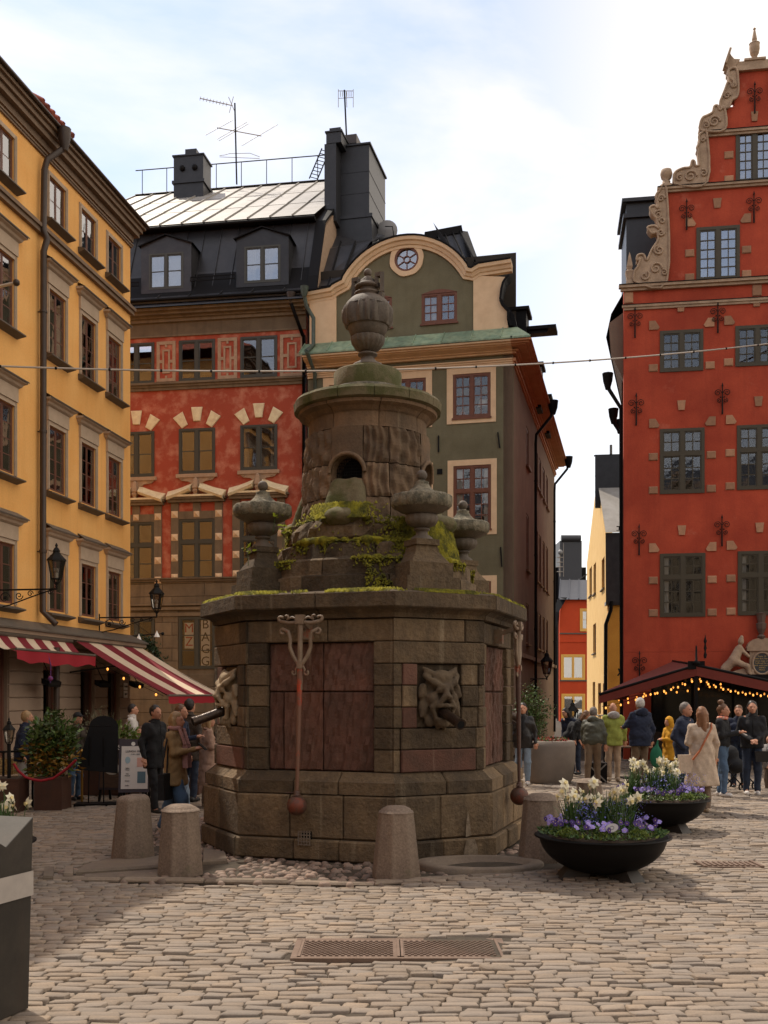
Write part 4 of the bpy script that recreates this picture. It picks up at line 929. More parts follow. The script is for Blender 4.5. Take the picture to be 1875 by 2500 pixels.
room_backing(rb, 0, RE, 0, zs1, .95); room_backing(rb, t2, m2(t2), zs1, zt2_-.2, .95)
MB().add([(0, .3, 0), (1.7, 14, 0), (1.7, 14, zs1), (0, .3, zs1)], [(0, 3, 2, 1)]).build('side_wall', [M_RED2], rb)
MB().prism([(0, .02), (RE, .02), (RE, 3.195), (0, 3.195)], .001, .3, 0, [[(1.2, .3), (3.4, .3), (3.4, 2.6), (1.2, 2.6)], [(4.2, .1), (5.6, .1), (5.6, 2.6), (4.2, 2.6)]]).build('base_wall', [M_RED2], rb)
for (u0, u1, z0, z1, rr, tr) in rw:
    window(rb, u0, u1, z0, z1, M_OLIV, 4, rr, y=-.0, fw=.09, mull=.12, transom=tr, topcols=2, gm=G_SKY if z1 > 13 else G_DARK, curtain=[(.55, .9)] if z1 > 13 else ([(.1, .2)] if z1 < 9 else None), deep=.12)
window(rb, 1.2, 3.4, .3, 2.6, M_OLIV, 4, 2, y=.1)
# sandstone blocks beside windows
def blk(u, z, w_, h, kind=0):
    b = MB(); o_ = -.035
    if kind == 0: b.cbox(u-w_/2, u+w_/2, o_, -.001, z-h/2, z+h/2, .022)
    else:
        if kind == 'k': P_ = [(u-w_*.36, z-h/2), (u+w_*.36, z-h/2), (u+w_/2, z+h/2), (u-w_/2, z+h/2)]
        elif kind == 'l': P_ = [(u-w_/2, z-h/2), (u+w_*.35, z-h*.5), (u+w_*.5, z-h*.25), (u+w_*.1, z+h/2), (u-w_*.5, z+h/2)]
        else: P_ = [(u-w_*.35, z-h*.5), (u+w_/2, z-h/2), (u+w_/2, z+h/2), (u-w_*.1, z+h/2), (u-w_*.5, z-h*.25)]
        b.prism(P_, o_, -.001)
    b.build('sandstone_block', [M_SAND], rb)
for (u0, u1, z0, z1, rr, tr) in rw:
    uc = (u0+u1)/2
    zs_ = [z0+.12, (z0+z1)/2+.15] if tr else [z0+.14]
    if z1 > zs1: zs_ = [z0+.14, z0+.85]
    for z in zs_: blk(u0-.19, z, .26, .22); blk(u1+.19, z, .26, .22)
    if z1 < 18: blk(u0-.16, z1+.18, .30, .26, 'l'); blk(u1+.16, z1+.18, .30, .26, 'r'); blk(uc-.02, z1+.68, .24, .28, 'k')
blk(ru(1842, 285), RZ(1842, 285), .2, .28, 'k')
for uu in (.14, ru(1848, 705)): 
    MB().cbox(uu-.13, uu+.13, -.04, -.001, zs2+.12, zs1-.12, .02).build('sandstone_block', [M_SAND], rb)
# string courses
def band(z, u0, u1, o_=.12, hgt=.13, m=None):
    b = MB(); b.box(u0, u1, -o_*.6, -.001, z-hgt, z-hgt*.5); b.box(u0-.05, u1+.05, -o_, -.001, z-hgt*.5+.001, z); b.box(u0-.05, u1+.05, -o_*1.15, 0, z+.001, z+.02, 1); return b.build('string_course', [m or M_SCUL, M_BLACK], rb)
band(zs1+.06, -.1, RE, .16, .16); band(zs2+.05, 0, RE, .08, .14); band(zt1+.08, t1-.22, m2(t1)+.2, .14, .14); band(zt2_+.06, t2-.16, m2(t2)+.16, .12, .14)
# scroll sculptures: curling outline slabs with raised volutes
def scroll_piece(pts, eyes, name='scroll_ornament', y0=-.12, y1=.22):
    P_ = [(ru(x, y), rz_(x, y)) for x, y in pts]
    # smooth outline
    n = len(P_); Q = []
    for i in range(n):
        p0, p1, p2, p3 = P_[i-1], P_[i], P_[(i+1) % n], P_[(i+2) % n]
        for t in (0, .25, .5, .75):
            Q.append(tuple(.5*((2*p1[j])+(-p0[j]+p2[j])*t+(2*p0[j]-5*p1[j]+4*p2[j]-p3[j])*t*t+(-p0[j]+3*p1[j]-3*p2[j]+p3[j])*t**3) for j in (0, 1)))
    b = MB(); b.prism(Q, y0, y1); o = b.build(name, [M_SCUL], rb)
    e = MB(); QQ = Q+[Q[0]]; e.tube([(x, y0-.01, z) for x, z in QQ], .035, 6, caps=False)
    for (x, y, r, tn, a0, sg) in eyes:
        c = (ru(x, y), rz_(x, y)); T = np.linspace(0, tn*2*pi, int(14*tn)+4); r_ = r/FPX*31
        e.tube([(c[0]+r_*(1-.8*t/T[-1])*cos(a0+sg*t), y0-.02, c[1]+r_*(1-.8*t/T[-1])*sin(a0+sg*t)) for t in T], [.034*(1-.4*t/T[-1]) for t in T], 6)
    e.build('scroll_relief', [M_SCUL], o)
scroll_piece([(1627, 690), (1552, 693), (1548, 668), (1556, 655), (1562, 636), (1554, 640), (1556, 628), (1570, 626), (1578, 640), (1590, 615), (1605, 590), (1602, 572), (1590, 574), (1580, 560), (1597, 556), (1608, 562), (1600, 535), (1590, 525), (1586, 512), (1597, 507), (1606, 514), (1604, 494), (1600, 484), (1608, 472), (1626, 468)],
             [(1600, 660, 15, 1.3, 0, 1), (1573, 678, 12, 1.2, 1, -1), (1608, 615, 13, 1.4, 2, 1), (1612, 572, 9, 1.3, 0, -1), (1605, 530, 11, 1.5, 1, 1), (1615, 545, 8, 1.2, 3, -1), (1613, 490, 9, 1.4, 0, 1), (1620, 670, 8, 1.2, 2, -1)])
scroll_piece([(1725, 450), (1652, 456), (1643, 440), (1648, 425), (1666, 416), (1683, 413), (1688, 398), (1694, 400), (1697, 410), (1706, 408), (1705, 392), (1703, 374), (1700, 366), (1706, 352), (1705, 338), (1712, 330), (1724, 330)],
             [(1684, 436, 15, 1.4, 0, 1), (1716, 428, 9, 1.3, 2, -1), (1658, 440, 8, 1.2, 1, 1), (1715, 348, 6, 1.2, 0, 1)])
scroll_piece([(1768, 322), (1712, 324), (1708, 308), (1714, 293), (1724, 288), (1738, 280), (1742, 266), (1750, 264), (1756, 275), (1767, 268)], [(1742, 303, 14, 1.6, 0, 1), (1722, 312, 8, 1.3, 2, -1)])
scroll_piece([(1800, 236), (1785, 250), (1777, 268), (1758, 268), (1757, 253), (1760, 245), (1768, 225), (1775, 207), (1782, 210), (1786, 220), (1790, 205), (1780, 196), (1778, 178), (1797, 176)], [(1773, 240, 8, 1.4, 0, 1), (1790, 215, 6, 1.2, 2, -1)])
# mirrored right half of the gable ornament, simply
for o in [c for c in rb.children if c.name.startswith('scroll_ornament')]:
    c = o.copy(); COL.objects.link(c); c.scale = (-1, 1, 1); c.location = (2*cen, 0, 0); c.parent = rb
    for ch in list(o.children): k = ch.copy(); COL.objects.link(k); k.parent = c
# crowning broken pediment
zp = zt3+.0; b = MB(); b.prism([(t3-.2, zp), (m2(t3)+.2, zp), (m2(t3)+.2, zp+.14), (t3-.2, zp+.14)], -.12, .3)
for s_ in (1, -1):
    f = (lambda x: x) if s_ > 0 else m2
    P_ = [(f(t3-.2), zp+.142), (f(cen-.55), zp+.142), (f(cen-.42), zp+.34), (f(cen-.58), zp+.36), (f(cen-.66), zp+.46), (f(cen-.72), zp+.58), (f(t3-.26), zp+.18)]
    b.prism(P_, -.10, .3); b.obox((f(t3-.28), -.02, zp+.20), (f(cen-.70), -.02, zp+.62), .44, .06)
b.box(cen-.55, cen+.55, -.08, .3, zp+.142, zp+.28); b.box(cen-.3, cen+.3, -.12, .3, zp+.28, zp+.34); b.build('broken_pediment', [M_SCUL], rb)
MB().lathe([(r_*.62, z_*.64) for r_, z_ in [(.16, 0), (.17, .05), (.10, .1), (.2, .28), (.24, .5), (.23, .68), (.25, .72), (.12, .8), (.1, .84), (.12, .92), (.05, 1.3), (.035, 1.34), (.07, 1.4), (.0001, 1.48)]], 12, (cen, 0, zp+.34), smooth=False).build('urn_finial', [M_SCUL], rb)
MB().lathe([(.2, 0), (.2, .08), (.1, .14), (.12, .2), (.07, .22), (.15, .3), (.18, .42), (.15, .54), (.0001, .6)], 14, (ru(1627, 450), .02, zt1+.09)).build('ball_finial', [M_SCUL], rb)
MB().lathe([(.15, 0), (.15, .06), (.12, .14), (.16, .35), (.17, .4), (.08, .45), (.12, .55), (.11, .6), (.05, .85), (.0001, 1.0)], 4, (ru(1537, 690), .0, zs1+.09), smooth=False, a0=pi/4).build('obelisk_finial', [M_SCUL], rb)
# wrought iron anchors
def anchor_mb():
    b = MB(); b.tube([(0, -.05, .36), (0, -.05, -.46)], [.014, .026], 6); b.tube([(0, -.055, .36), (0, -.055, .47)], [.03, .004], 6)
    for s_ in (-1, 1):
        for (r, cx0, cz, tt, a0) in ((.105, .13, .17, 1.5, pi), (.07, .09, -.06, 1.4, pi/2)):
            b.tube([(s_*(cx0+r*(1-.75*t/(tt*2*pi))*cos(a0-t)), -.06, cz+r*(1-.75*t/(tt*2*pi))*sin(a0-t)) for t in np.linspace(0, tt*2*pi, 16)], .0105, 5)
        b.sphere((s_*.05, -.06, .04), .022, 6)
    return b
am = None
for (px, py, sc) in ((1550, 788, 1), (1752, 776, 1), (1553, 1000, 1.05), (1763, 974, 1), (1560, 1318, 1), (1762, 1296, 1), (1561, 1627, 1), (1676, 525, 1), (1840, 507, 1), (1842, 240, 1)):
    u, z = ru(px, py), rz_(px, py)
    if am is None: am = anchor_mb().build('wall_anchor', [M_IRON], rb); am.location = (u, 0, z); am.scale = (sc,)*3
    else: link_copy(am, rb, (u, 0, z), scale=(sc,)*3)
# dark roof & chimney behind the gable, eave with gutters on the alley side
b = MB(); p0 = wlocal(rb, at(1529, 700, 33)); p1 = wlocal(rb, at(1612, 492, 33)); b.box(p0.x, p1.x+.5, p0.y, p0.y+2.2, p0.z-1, p1.z); b.box(p0.x-.1, p1.x+.5, p0.y-.1, p0.y+2.3, p1.z-.55, p1.z-.42); b.box(p0.x-.14, p1.x+.5, p0.y-.14, p0.y+2.3, p1.z-.06, p1.z+.05); b.build('chimney', [M_BLKP], rb)
b = MB(); b.add([(-.5, .35, zs1-1.3), (-.35, .35, zs1-.6), (.0, .35, zs1), (2.2, .35, zt1-.4), (cen, .35, zt2_+1.5), (1.2, 14, zs1-1.3), (1.35, 14, zs1-.6), (1.7, 14, zs1), (3.9, 14, zt1-.4), (cen, 14, zt2_+1.5)], [(0, 1, 6, 5), (1, 2, 7, 6), (2, 3, 8, 7), (3, 4, 9, 8), (0, 5, 9, 8)][:4]); b.build('side_roof', [M_BLK], rb)
b = MB(); b.add([(m2(-.0), .35, zs1), (m2(2.2), .35, zt1-.4), (cen, .35, zt2_+1.5), (m2(0), 14, zs1), (m2(2.2), 14, zt1-.4), (cen, 14, zt2_+1.5)], [(0, 1, 4, 3), (1, 2, 5, 4)]); b.build('side_roof', [M_BLK], rb)
b = MB(); b.add([(0, .3, zs1-.6), (-.42, .3, zs1-.9), (-.36, .3, zs1-1.8), (0, .3, zs1-2.6), (1.45, 12, zs1-.6), (1.03, 12, zs1-.9), (1.09, 12, zs1-1.8), (1.45, 12, zs1-2.6)], [(0, 4, 5, 1), (1, 5, 6, 2), (2, 6, 7, 3), (0, 1, 2, 3)]); b.build('side_eave', [M_MAR], rb)
for (y, z) in ((1.0, 11.2), (3.6, 10.8), (7, 11.3)):
    sy = (y-.3)*.124; pipe(rb, [(sy-.5, y, z+.5), (sy-.46, y, z+.1), (sy-.1, y, z-.5), (sy-.08, y, .2)], .06, M_BLACK, collars=False)
    MB().lathe([(.07, z+.1), (.14, z+.35), (.17, z+.6)], 8, (sy-.5, y, 0)).build('rainwater_head', [M_BLACK], rb)
# portal sculptures near the lower right
u, z = ru(1858, 1700), rz_(1858, 1650)
b = MB(); b.box(u-.34, u+.34, -.14, -.001, z, z+.72); b.box(u-.42, u+.42, -.2, -.001, z+.72, z+.80); b.prism([(u-.44, z+.80), (u+.44, z+.80)]+[(u+.42*cos(t), z+.82+.28*sin(t)) for t in np.linspace(0.1, pi-.1, 11)], -.2, -.001); b.box(u-.44, u+.44, -.22, -.001, z-.1, z)
b.tube([(u+.26*cos(t), -.15, z+.36+.32*sin(t)) for t in np.linspace(0, 2*pi, 25)], .035, 6); b.box(u-.6, u+.6, -.3, -.001, z-.32, z-.1); b.build('portal_cartouche', [M_SCUL], rb)
oval = MB().prism([(u+.235*cos(t), z+.36+.29*sin(t)) for t in np.linspace(0, 2*pi, 25)[:-1]], -.155, -.142).build('inscription_oval', [mat('dark_slate', (.04, .045, .05), .6)], rb)
for i, s_ in enumerate(('Psalm. 37', 'Befehl dem Herren', 'deine wege und', 'hoffe auf ihn er', 'wirds wohl machen', 'ANNO', 'MDCL')):
    text(s_, .062, mat('gilt_letters', (.55, .36, .12), .5), rb, (u, -.158, z+.56-i*.065), name='inscription_line')['kind'] = 'stuff'
MB().lathe([(.08, 0), (.12, .08), (.06, .14), (.13, .3), (.15, .45), (.1, .48), (.14, .7), (.16, .75), (.0001, .78)], 8, (u-.02, -.14, z+1.06), smooth=False).build('portal_vase', [mat('dark_bronze', (.12, .08, .06), .6)], rb)
u, z = ru(1797, 1640), rz_(1797, 1632)
pr = [('c', (u-.35, -.2, z), (u-.1, -.22, z+.22), .12, .14), ('c', (u-.1, -.22, z+.22), (u+.05, -.2, z+.55), .15, .12), ('e', (u+.1, -.22, z+.78), (.09, .09, .11)), ('c', (u+.05, -.22, z+.6), (u+.3, -.25, z+.35), .06, .05), ('c', (u-.02, -.22, z+.55), (u-.2, -.28, z+.3), .06, .045), ('c', (u-.1, -.25, z+.2), (u+.25, -.3, z+.05), .11, .08), ('c', (u+.25, -.3, z+.05), (u+.35, -.3, z-.22), .08, .05), ('c', (u-.3, -.2, z), (u-.45, -.22, z-.2), .12, .08), ('e', (u+.12, -.22, z+.9), (.05, .07, .05))]
surf('reclining_figure', pr, .028, [M_SCUL], rb, k=.05, noise=.012, nf=14)
MB().prism([(u-.6, z-.3), (u+.45, z-.3), (u+.45, z-.05), (u+.25, z+.02), (u-.5, z-.2)], -.3, -.001).build('figure_plinth', [M_SCUL], rb)
u, z = ru(1872, 1650), rz_(1872, 1656)
text('N° 20', .2, mat('gilt_letters', (.55, .36, .12), .5), rb, (u+.1, -.31, z-.1), name='house_number')
# iron bracket finial above awning
u, z = ru(1718, 1600), rz_(1718, 1600)
MB().lathe([(.03, 0), (.05, .1), (.02, .2), (.045, .3), (.02, .42), (.05, .5), (.015, .62), (.0001, .74)], 8, (u, -.3, z-.1)).build('lamp_bracket', [M_IRON], rb)
# ---------------------------------------------------------------- ALLEY HOUSES
ya = empty('narrow_yellow_house', at(1483, 1840, 50.0)*1, 0, 'narrow sunlit yellow house with steep gable and black roof in the alley', 'building')
ya.location.z = 0
A0 = Vector((at(1483, 1800, 50).x, 50)); A1 = Vector((at(1433, 1800, 64).x, 64)); dirn = (A1-A0); LEN = dirn.length; ya.rotation_euler = (0, 0, atan2(dirn.y, dirn.x)+pi)
# local x runs from far to near (facing the wall), origin near corner
def al(px, d): # local x of a picture column on the side wall
    k = (px-CX)/FPX; s = (k*A0.y-A0.x)/((dirn.x-k*dirn.y)/LEN); return -s
def az(px, py):
    s = -al(px, 0); p = A0+dirn/LEN*s; return CAMH-(py-HY)*p.y/FPX
zl_, zn = az(1436, 1370), az(1478, 1305)
poly = [(-LEN, 0), (0, 0), (0, zn-1.0), (al(1478, 0), zn), (al(1464, 0), az(1464, 1240)+.6), (al(1456, 0), az(1456, 1225)+1), (-LEN, zl_)]
awn = []
for (x0, x1, y0, y1) in ((1469, 1476, 1363, 1438), (1449, 1455, 1376, 1450), (1439, 1445, 1386, 1455), (1448, 1455, 1523, 1595), (1447, 1453, 1665, 1740), (1460, 1467, 1668, 1745), (1472, 1478, 1668, 1745)):
    awn.append((al(x0, 0), al(x1, 0), az((x0+x1)/2, y1), az((x0+x1)/2, y0)))
MB().prism(poly, 0, .35, 0, [rectp(min(a, c), max(a, c), max(z0, .3), z1) for a, c, z0, z1 in awn]).build('gable_wall', [mat('sunlit_yellow_plaster', (.86, .56, .22), .9, (.80, .50, .18), scale=1.5, bump=.5, bs=9, fine=.08)], ya)  # sunlit copy of the house plaster, light put into the colour
for a, c, z0, z1 in awn: window(ya, min(a, c), max(a, c), max(z0, .3), z1, M_REDW, 2, 3, y=.14, fw=.06, mull=.06, sill=M_LEAD)
MB().box(-LEN, 0, .9, 1, 0, zn).build('dark_backing', [M_ROOM], ya)
# front (towards the square), yellow wall with shade put into its colour + black upper storey
q = Matrix.Rotation(-ya.rotation_euler[2], 3, 'Z')
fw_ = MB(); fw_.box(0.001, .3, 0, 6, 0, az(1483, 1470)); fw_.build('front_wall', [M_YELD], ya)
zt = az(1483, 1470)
fb = MB(); fb.add([(.31, -.1, zt-.1), (.31, 6, zt-.1), (.1, 6, zt+3.3), (.1, -.1, zt+3.3)], [(0, 1, 2, 3)]); fb.box(-.2, .5, -.12, 6, zt-.18, zt-.02); fb.build('sheet_clad_storey', [M_BLK], ya)
fb = MB(); fb.add([(.2, -.1, zt+3.3), (.2, 6, zt+3.3), (-4.5, 6, zt+6.6), (-4.5, -.1, zt+6.6)], [(0, 1, 2, 3)]); fb.build('tin_roof', [M_SILV], ya)
b = MB()
for i in range(14): b.box(.22, .26, .5+i*.12, .54+i*.12, zt+3.4, zt+3.55)
b.box(.2, .28, .4, 2.3, zt+3.55, zt+3.59); b.box(.2, .28, .4, 2.3, zt+3.38, zt+3.4); b.build('snow_guard', [M_BLACK], ya)
b = MB(); b.box(.5, .55, 1.2, 4, zt+1.0, zt+1.04); b.build('snow_rail', [M_IRON], ya)
c_, a, b2 = chim(ya, 1453, 1503, 1110, 1240, 54, [(.97, .06, .08), (.3, .01, .03), (.6, .01, .03)], 2.2)
for dx in (.9, 1.35): MB().tube([(a.x+(b2.x-a.x)*dx*.4+.1, a.y+.8, b2.z), (a.x+(b2.x-a.x)*dx*.4+.1, a.y+.8, b2.z+.35*dx)], .07, 8).build('flue_pipe', [mat('grey_sheet', (.12, .11, .1), .5)], c_)
pp = [wlocal(ya, at(1493, 1468, 49.5)), wlocal(ya, at(1491, 1490, 49.5)), wlocal(ya, at(1479, 1525, 49.8)), wlocal(ya, at(1478, 1840, 49.8))]
pipe(ya, pp, .09, M_BLACK, collars=False)
MB().obox(wlocal(ya, at(1508, 1650, 49.3)), wlocal(ya, at(1518, 1635, 49.3)), .06, .06).build('wall_tie', [M_IRON], ya)
MB().obox(wlocal(ya, at(1510, 1632, 49.3)), wlocal(ya, at(1517, 1652, 49.3)), .06, .06).build('wall_tie', [M_IRON], ya)
# orange-red house closing the alley
FO = Fac(1366, 76, -2)
oh = empty('orange_red_house', (FO.O.x, FO.O.y, 0), FO.rz, 'orange-red house with bright yellow window frames at the end of the alley', 'building')
ow_ = []
for (x0, x1, y0, y1, rr) in ((1373, 1425, 1601, 1658, 1), (1374, 1425, 1697, 1765, 2), (1419, 1450, 1489, 1538, 2)):
    a, c, z0, z1 = FO.rect(x0, y0, x1, y1); ow_.append((a, c, z0, z1, rr))
zt = FO.P(1400, 1461)[1]
MB().prism([(0, 0), (8, 0), (8, zt), (.35, zt), (.05, zt-.9), (0, zt-2)], 0, .3, 0, [rectp(*o[:4]) for o in ow_]).build('wall', [M_ORA], oh)
MB().box(0, 8, .8, .9, 0, zt).build('dark_backing', [M_ROOM], oh)
for o in ow_:
    w = window(oh, *o[:4], M_YWIN, 2, o[4], y=-.0, fw=.08, mull=.1, gm=G_SKY, curtain=[(.05, .95)])
    MB().prism(rectp(o[0]-.1, o[1]+.1, o[2]-.1, o[3]+.1), -.04, -.001, 0, [rectp(*o[:4])]).build('window_surround', [M_YWIN], w)
for py in (1545, 1660): course(oh, 0, 8, ((.06, FO.P(1400, py)[1]-.1, FO.P(1400, py)[1]),), M_LEAD)
course(oh, 0, 8, ((.05, FO.P(1400, 1566)[1]-.05, FO.P(1400, 1566)[1]),), M_ORA)
for i in range(9):
    u0 = -.1+i*.72
    b = MB(); b.add([(u0, -.3, zt-.1), (u0+.70, -.3, zt-.1), (u0+.70+1.2, 5, zt+1.9), (u0+1.2, 5, zt+1.9)], [(0, 1, 2, 3)]); b.obox((u0, -.3, zt-.06), (u0+1.2, 5, zt+1.94), .05, .1); b.build('roof_sheet', [M_BLK if i < 5 else M_SILV], oh)
MB().add([(-.3, -.2, zt-2.2), (-.1, -.25, zt-1.0), (.5, -.3, zt+.05), (0, .3, zt+.1), (-.5, .3, zt-1)], [(0, 1, 2, 3, 4)]).build('roof_edge', [M_BLACK], oh)
# dark tower-like chimney house behind
db = empty('black_clad_house', at(1363, 1800, 88), 0, 'dark sheet-clad house with chimney block and aerials behind the orange-red house', 'building'); db.location.z = 0
b = MB(); p = at(1366, 1450, 88)-db.location; q2 = at(1428, 1345, 88)-db.location; b.box(p.x-.8, q2.x+.1, 0, 5, 0, (at(1366, 1385, 88)-db.location).z); b.build('wall', [M_BLACK], db)
b = MB(); p = at(1372, 1480, 86)-db.location; q2 = at(1426, 1316, 86)-db.location; b.box(p.x, q2.x, -1, 3, p.z, q2.z)
b.tube([(p.x+.1, -1, q2.z+.2), (q2.x-.1, -1, q2.z+.2)], .28, 12); b.build('chimney', [mat('grey_black_sheet', (.045, .045, .05), .45)], db)
b = MB(); p = at(1372, 1345, 86)-db.location; b.tube([(p.x, -1, p.z-2), (p.x, -1, p.z+.3)], .04, 5); b.tube([(p.x+.3, -1, p.z-2), (p.x+.3, -1, p.z+.8)], .03, 5)
for k in range(4): b.tube([(p.x-.25, -1, p.z-1.6+k*.4), (p.x+.25, -1, p.z-1.6+k*.4)], .04, 5)
b.build('aerial_mast', [mat('aerial_tube', (.35, .3, .25))], db); MB().sphere((p.x, -1.2, p.z), .22, 10).build('satellite_dish', [mat('grey_plastic', (.25, .24, .23))], db)
# low roof ladder / glazing over the orange house
b = MB()
for k in range(6): b.tube([wlocal(db, at(1366+k*3, 1452-k*2, 82)), wlocal(db, at(1420+k*3, 1420-k*4, 82))], .03, 4)
b.build('roof_walkway', [M_IRON], db)
# ---------------------------------------------------------------- square's fourth side, behind the viewer (seen in the window reflections)
ob = empty('pale_exchange_building', (0, -24, 0), pi, 'long pale yellow building on the far side of the square behind the viewer', 'building')
oh_ = []
for i in range(15):
    u0 = -26+i*3.6
    for z0 in (1.2, 5.4, 9.4, 13.2): oh_.append((u0, u0+1.4, z0, z0+2.3))
MB().prism(rectp(-28, 27, 0, 17.5), 0, .3, 0, [rectp(*h) for h in oh_]).build('wall', [mat('pale_ochre_plaster', (.27, .21, .14), .9, (.24, .19, .125), scale=.8)], ob)
MB().box(-28, 27, .6, .7, 0, 17.5).build('dark_backing', [M_ROOM], ob)
fr = MB()
for h in oh_: fr.box(h[0]+.66, h[0]+.74, .1, .16, h[2], h[3]); fr.box(h[0], h[1], .1, .16, h[2]+1.5, h[2]+1.58)
fr.build('window_frames', [M_TOMB], ob); MB().box(-28.4, 27.4, -.5, .3, 17.5, 18.1).build('cornice', [M_STRW], ob)
MB().add([(-28.5, -.5, 18.1), (27.5, -.5, 18.1), (27.5, 7, 21.5), (-28.5, 7, 21.5)], [(0, 1, 2, 3)]).build('roof', [M_BLK], ob)
# ---------------------------------------------------------------- GROUND
M_JOINT = mat('joint_sand', (.045, .034, .024), .95, (.075, .057, .04), scale=9, fine=.2, bump=.4, bs=60)
M_COB = mat('granite_sett', (.268, .198, .138), .8, (.215, .168, .128), scale=2.5, bump=.5, bs=34, fine=.2, attr='tint', av=.17, tint2=(.215, .19, .17), vs=.12, bumpd=.014, grime=((.30, .19, .115), .9, .60, .35))
M_PEB = mat('field_pebble', (.24, .16, .12), .75, (.19, .14, .11), scale=4, bump=.3, bs=40, fine=.15, attr='tint', av=.4)
M_KERB = mat('worn_kerb_granite', (.22, .17, .125), .85, (.17, .13, .10), scale=4, bump=.4, bs=30, fine=.15, attr='obj', av=.15)
def undul(x, y): return .018*np.sin(x*1.1+.7*np.sin(y*.9))+.014*np.sin(y*1.7+x*.5)+.008*np.sin(x*3.1+y*2.3)
_gx = np.arange(-16, 17.01, .2); _gy = np.arange(4.8, 31.2, .2); _X, _Y = np.meshgrid(_gx, _gy, indexing='ij')
_V = np.stack([_X.ravel(), _Y.ravel(), (undul(_X, _Y)-.015).ravel()], 1); _n, _m = _X.shape
_I = (np.arange(_n-1)[:, None]*_m+np.arange(_m-1)[None]).ravel(); _F = np.stack([_I, _I+_m, _I+_m+1, _I+1], 1)
_k = len(_V); _V = np.concatenate([_V, [(-1500, -1500, -.09), (1500, -1500, -.09), (1500, 1500, -.09), (-1500, 1500, -.09)]]); _F = np.concatenate([_F, [(_k, _k+1, _k+2, _k+3)]])
sq = mesh_np('ground', _V, _F, [M_JOINT]); tag(sq, kind='structure')
APR = [(-3.65, 10.98), (-.1, 10.72), (1.95, 11.42), (3.0, 12.7), (3.1, 15.5), (1.2, 17.6), (-1.8, 17.6), (-3.5, 15.8), (-3.25, 12.4)]
def inpoly(x, y, P_):
    x = np.asarray(x); y = np.asarray(y); c = np.zeros(x.shape, bool); n = len(P_)
    for i in range(n):
        x0, y0 = P_[i]; x1, y1 = P_[(i+1) % n]
        m = ((y0 > y) != (y1 > y)); c ^= m & (x < (x1-x0)*(y-y0)/((y1-y0) if y1 != y0 else 1e-9)+x0)
    return c
def undul(x, y): return .018*np.sin(x*1.1+.7*np.sin(y*.9))+.014*np.sin(y*1.7+x*.5)+.008*np.sin(x*3.1+y*2.3)
def stones(seed=3):
    r = np.random.RandomState(seed); out = []
    y = 4.9
    while y < 30.5:
        h = r.uniform(.078, .115)*(1 if y < 18 else 1.35); xw = .40*(y+h)+3.0
        x = -xw-r.rand()*.2
        while x < xw:
            w_ = r.uniform(.12, .26)*(1 if y < 18 else 1.25); out.append((x+w_/2, y+h/2, w_, h)); x += w_
        y += h
    return np.array(out)
ST = stones()
r_ = np.random.RandomState(5)
ST[:, 1] += .035*np.sin(ST[:, 0]*.9+ST[:, 1]*.35)+.018*np.sin(ST[:, 0]*2.7+ST[:, 1])
gr = [gp(700, 2341), gp(1208, 2345), gp(1233, 2301), gp(765, 2299)]
GRP = [(p.x, p.y) for p in gr]
keep = ~inpoly(ST[:, 0], ST[:, 1], APR)
gx = np.array(GRP); gc = gx.mean(0); g2 = [tuple(gc+(p-gc)*np.array([1.05, 1.25])) for p in gx]
keep &= ~inpoly(ST[:, 0], ST[:, 1], g2)
keep &= ~((np.abs(ST[:, 0]-at(1775, 2110, 12).x) < .32) & (np.abs(ST[:, 1]-11.95) < .2))
# keep clear of building footprints
yf = (ST[:, 0]-FY.O.x)-(ST[:, 1]-FY.O.y)*tan(R(8.5)); keep &= yf > -.1
ST = ST[keep]
def stone_mesh(ST, r, lift=1.0, seg=8, top=.84, bev=.007, flat=None):
    n = len(ST); ang = np.linspace(0, 2*pi, seg, endpoint=False)+pi/8
    q_ = .8 if top < .6 else 1.0; e_ = .55*q_ if q_ < 1 else .86; f_ = .44 if q_ < 1 else .78; ca = np.array([.98, e_, -e_, -.98, -.98, -e_, e_, .98]); sa = np.array([f_, .98, .98, f_, -f_, -.98, -.98, -f_])
    hw = ST[:, 2]/2-.002; hh = ST[:, 3]/2-.001
    jit = 1+r.normal(0, .05, (n, seg)); sk = r.normal(.05, .20, n)
    def ringp(f, z, jz=0):
        X = ca[None]*(hw*f)[:, None] if np.ndim(f) else ca[None]*(hw[:, None]-(1-f)*.045); Y = sa[None]*(hh[:, None]-(1-f)*.045)
        X = X*jit+Y*sk[:, None]; Y = Y*jit
        return np.stack([ST[:, 0][:, None]+X, ST[:, 1][:, None]+Y, np.broadcast_to(z, (n, seg))+0*X], -1)
    zt = (undul(ST[:, 0], ST[:, 1]) if flat is None else flat)+r.normal(0, .005, n)*lift
    tx = r.normal(0, .022, n); ty = r.normal(-.03, .06, n)
    A = ringp(1.0, (zt-.06)[:, None]); B = ringp(.98, (zt-bev)[:, None]); C = ringp(top, zt[:, None])
    for Q, k in ((B, 1), (C, 1)): Q[..., 2] += (Q[..., 0]-ST[:, 0][:, None])*tx[:, None]+(Q[..., 1]-ST[:, 1][:, None])*ty[:, None]
    C[..., 2] += r.normal(0, .0018, C.shape[:2])
    T = np.stack([ST[:, 0], ST[:, 1], zt+.003], -1)[:, None]
    V = np.concatenate([A, B, C, T], 1); nv = 3*seg+1
    F = []
    for i in range(seg):
        j = (i+1) % seg
        F += [(i, j, seg+j, seg+i), (seg+i, seg+j, 2*seg+j, 2*seg+i), (2*seg+i, 2*seg+j, 3*seg, 3*seg)]
    return V, np.array(F), nv
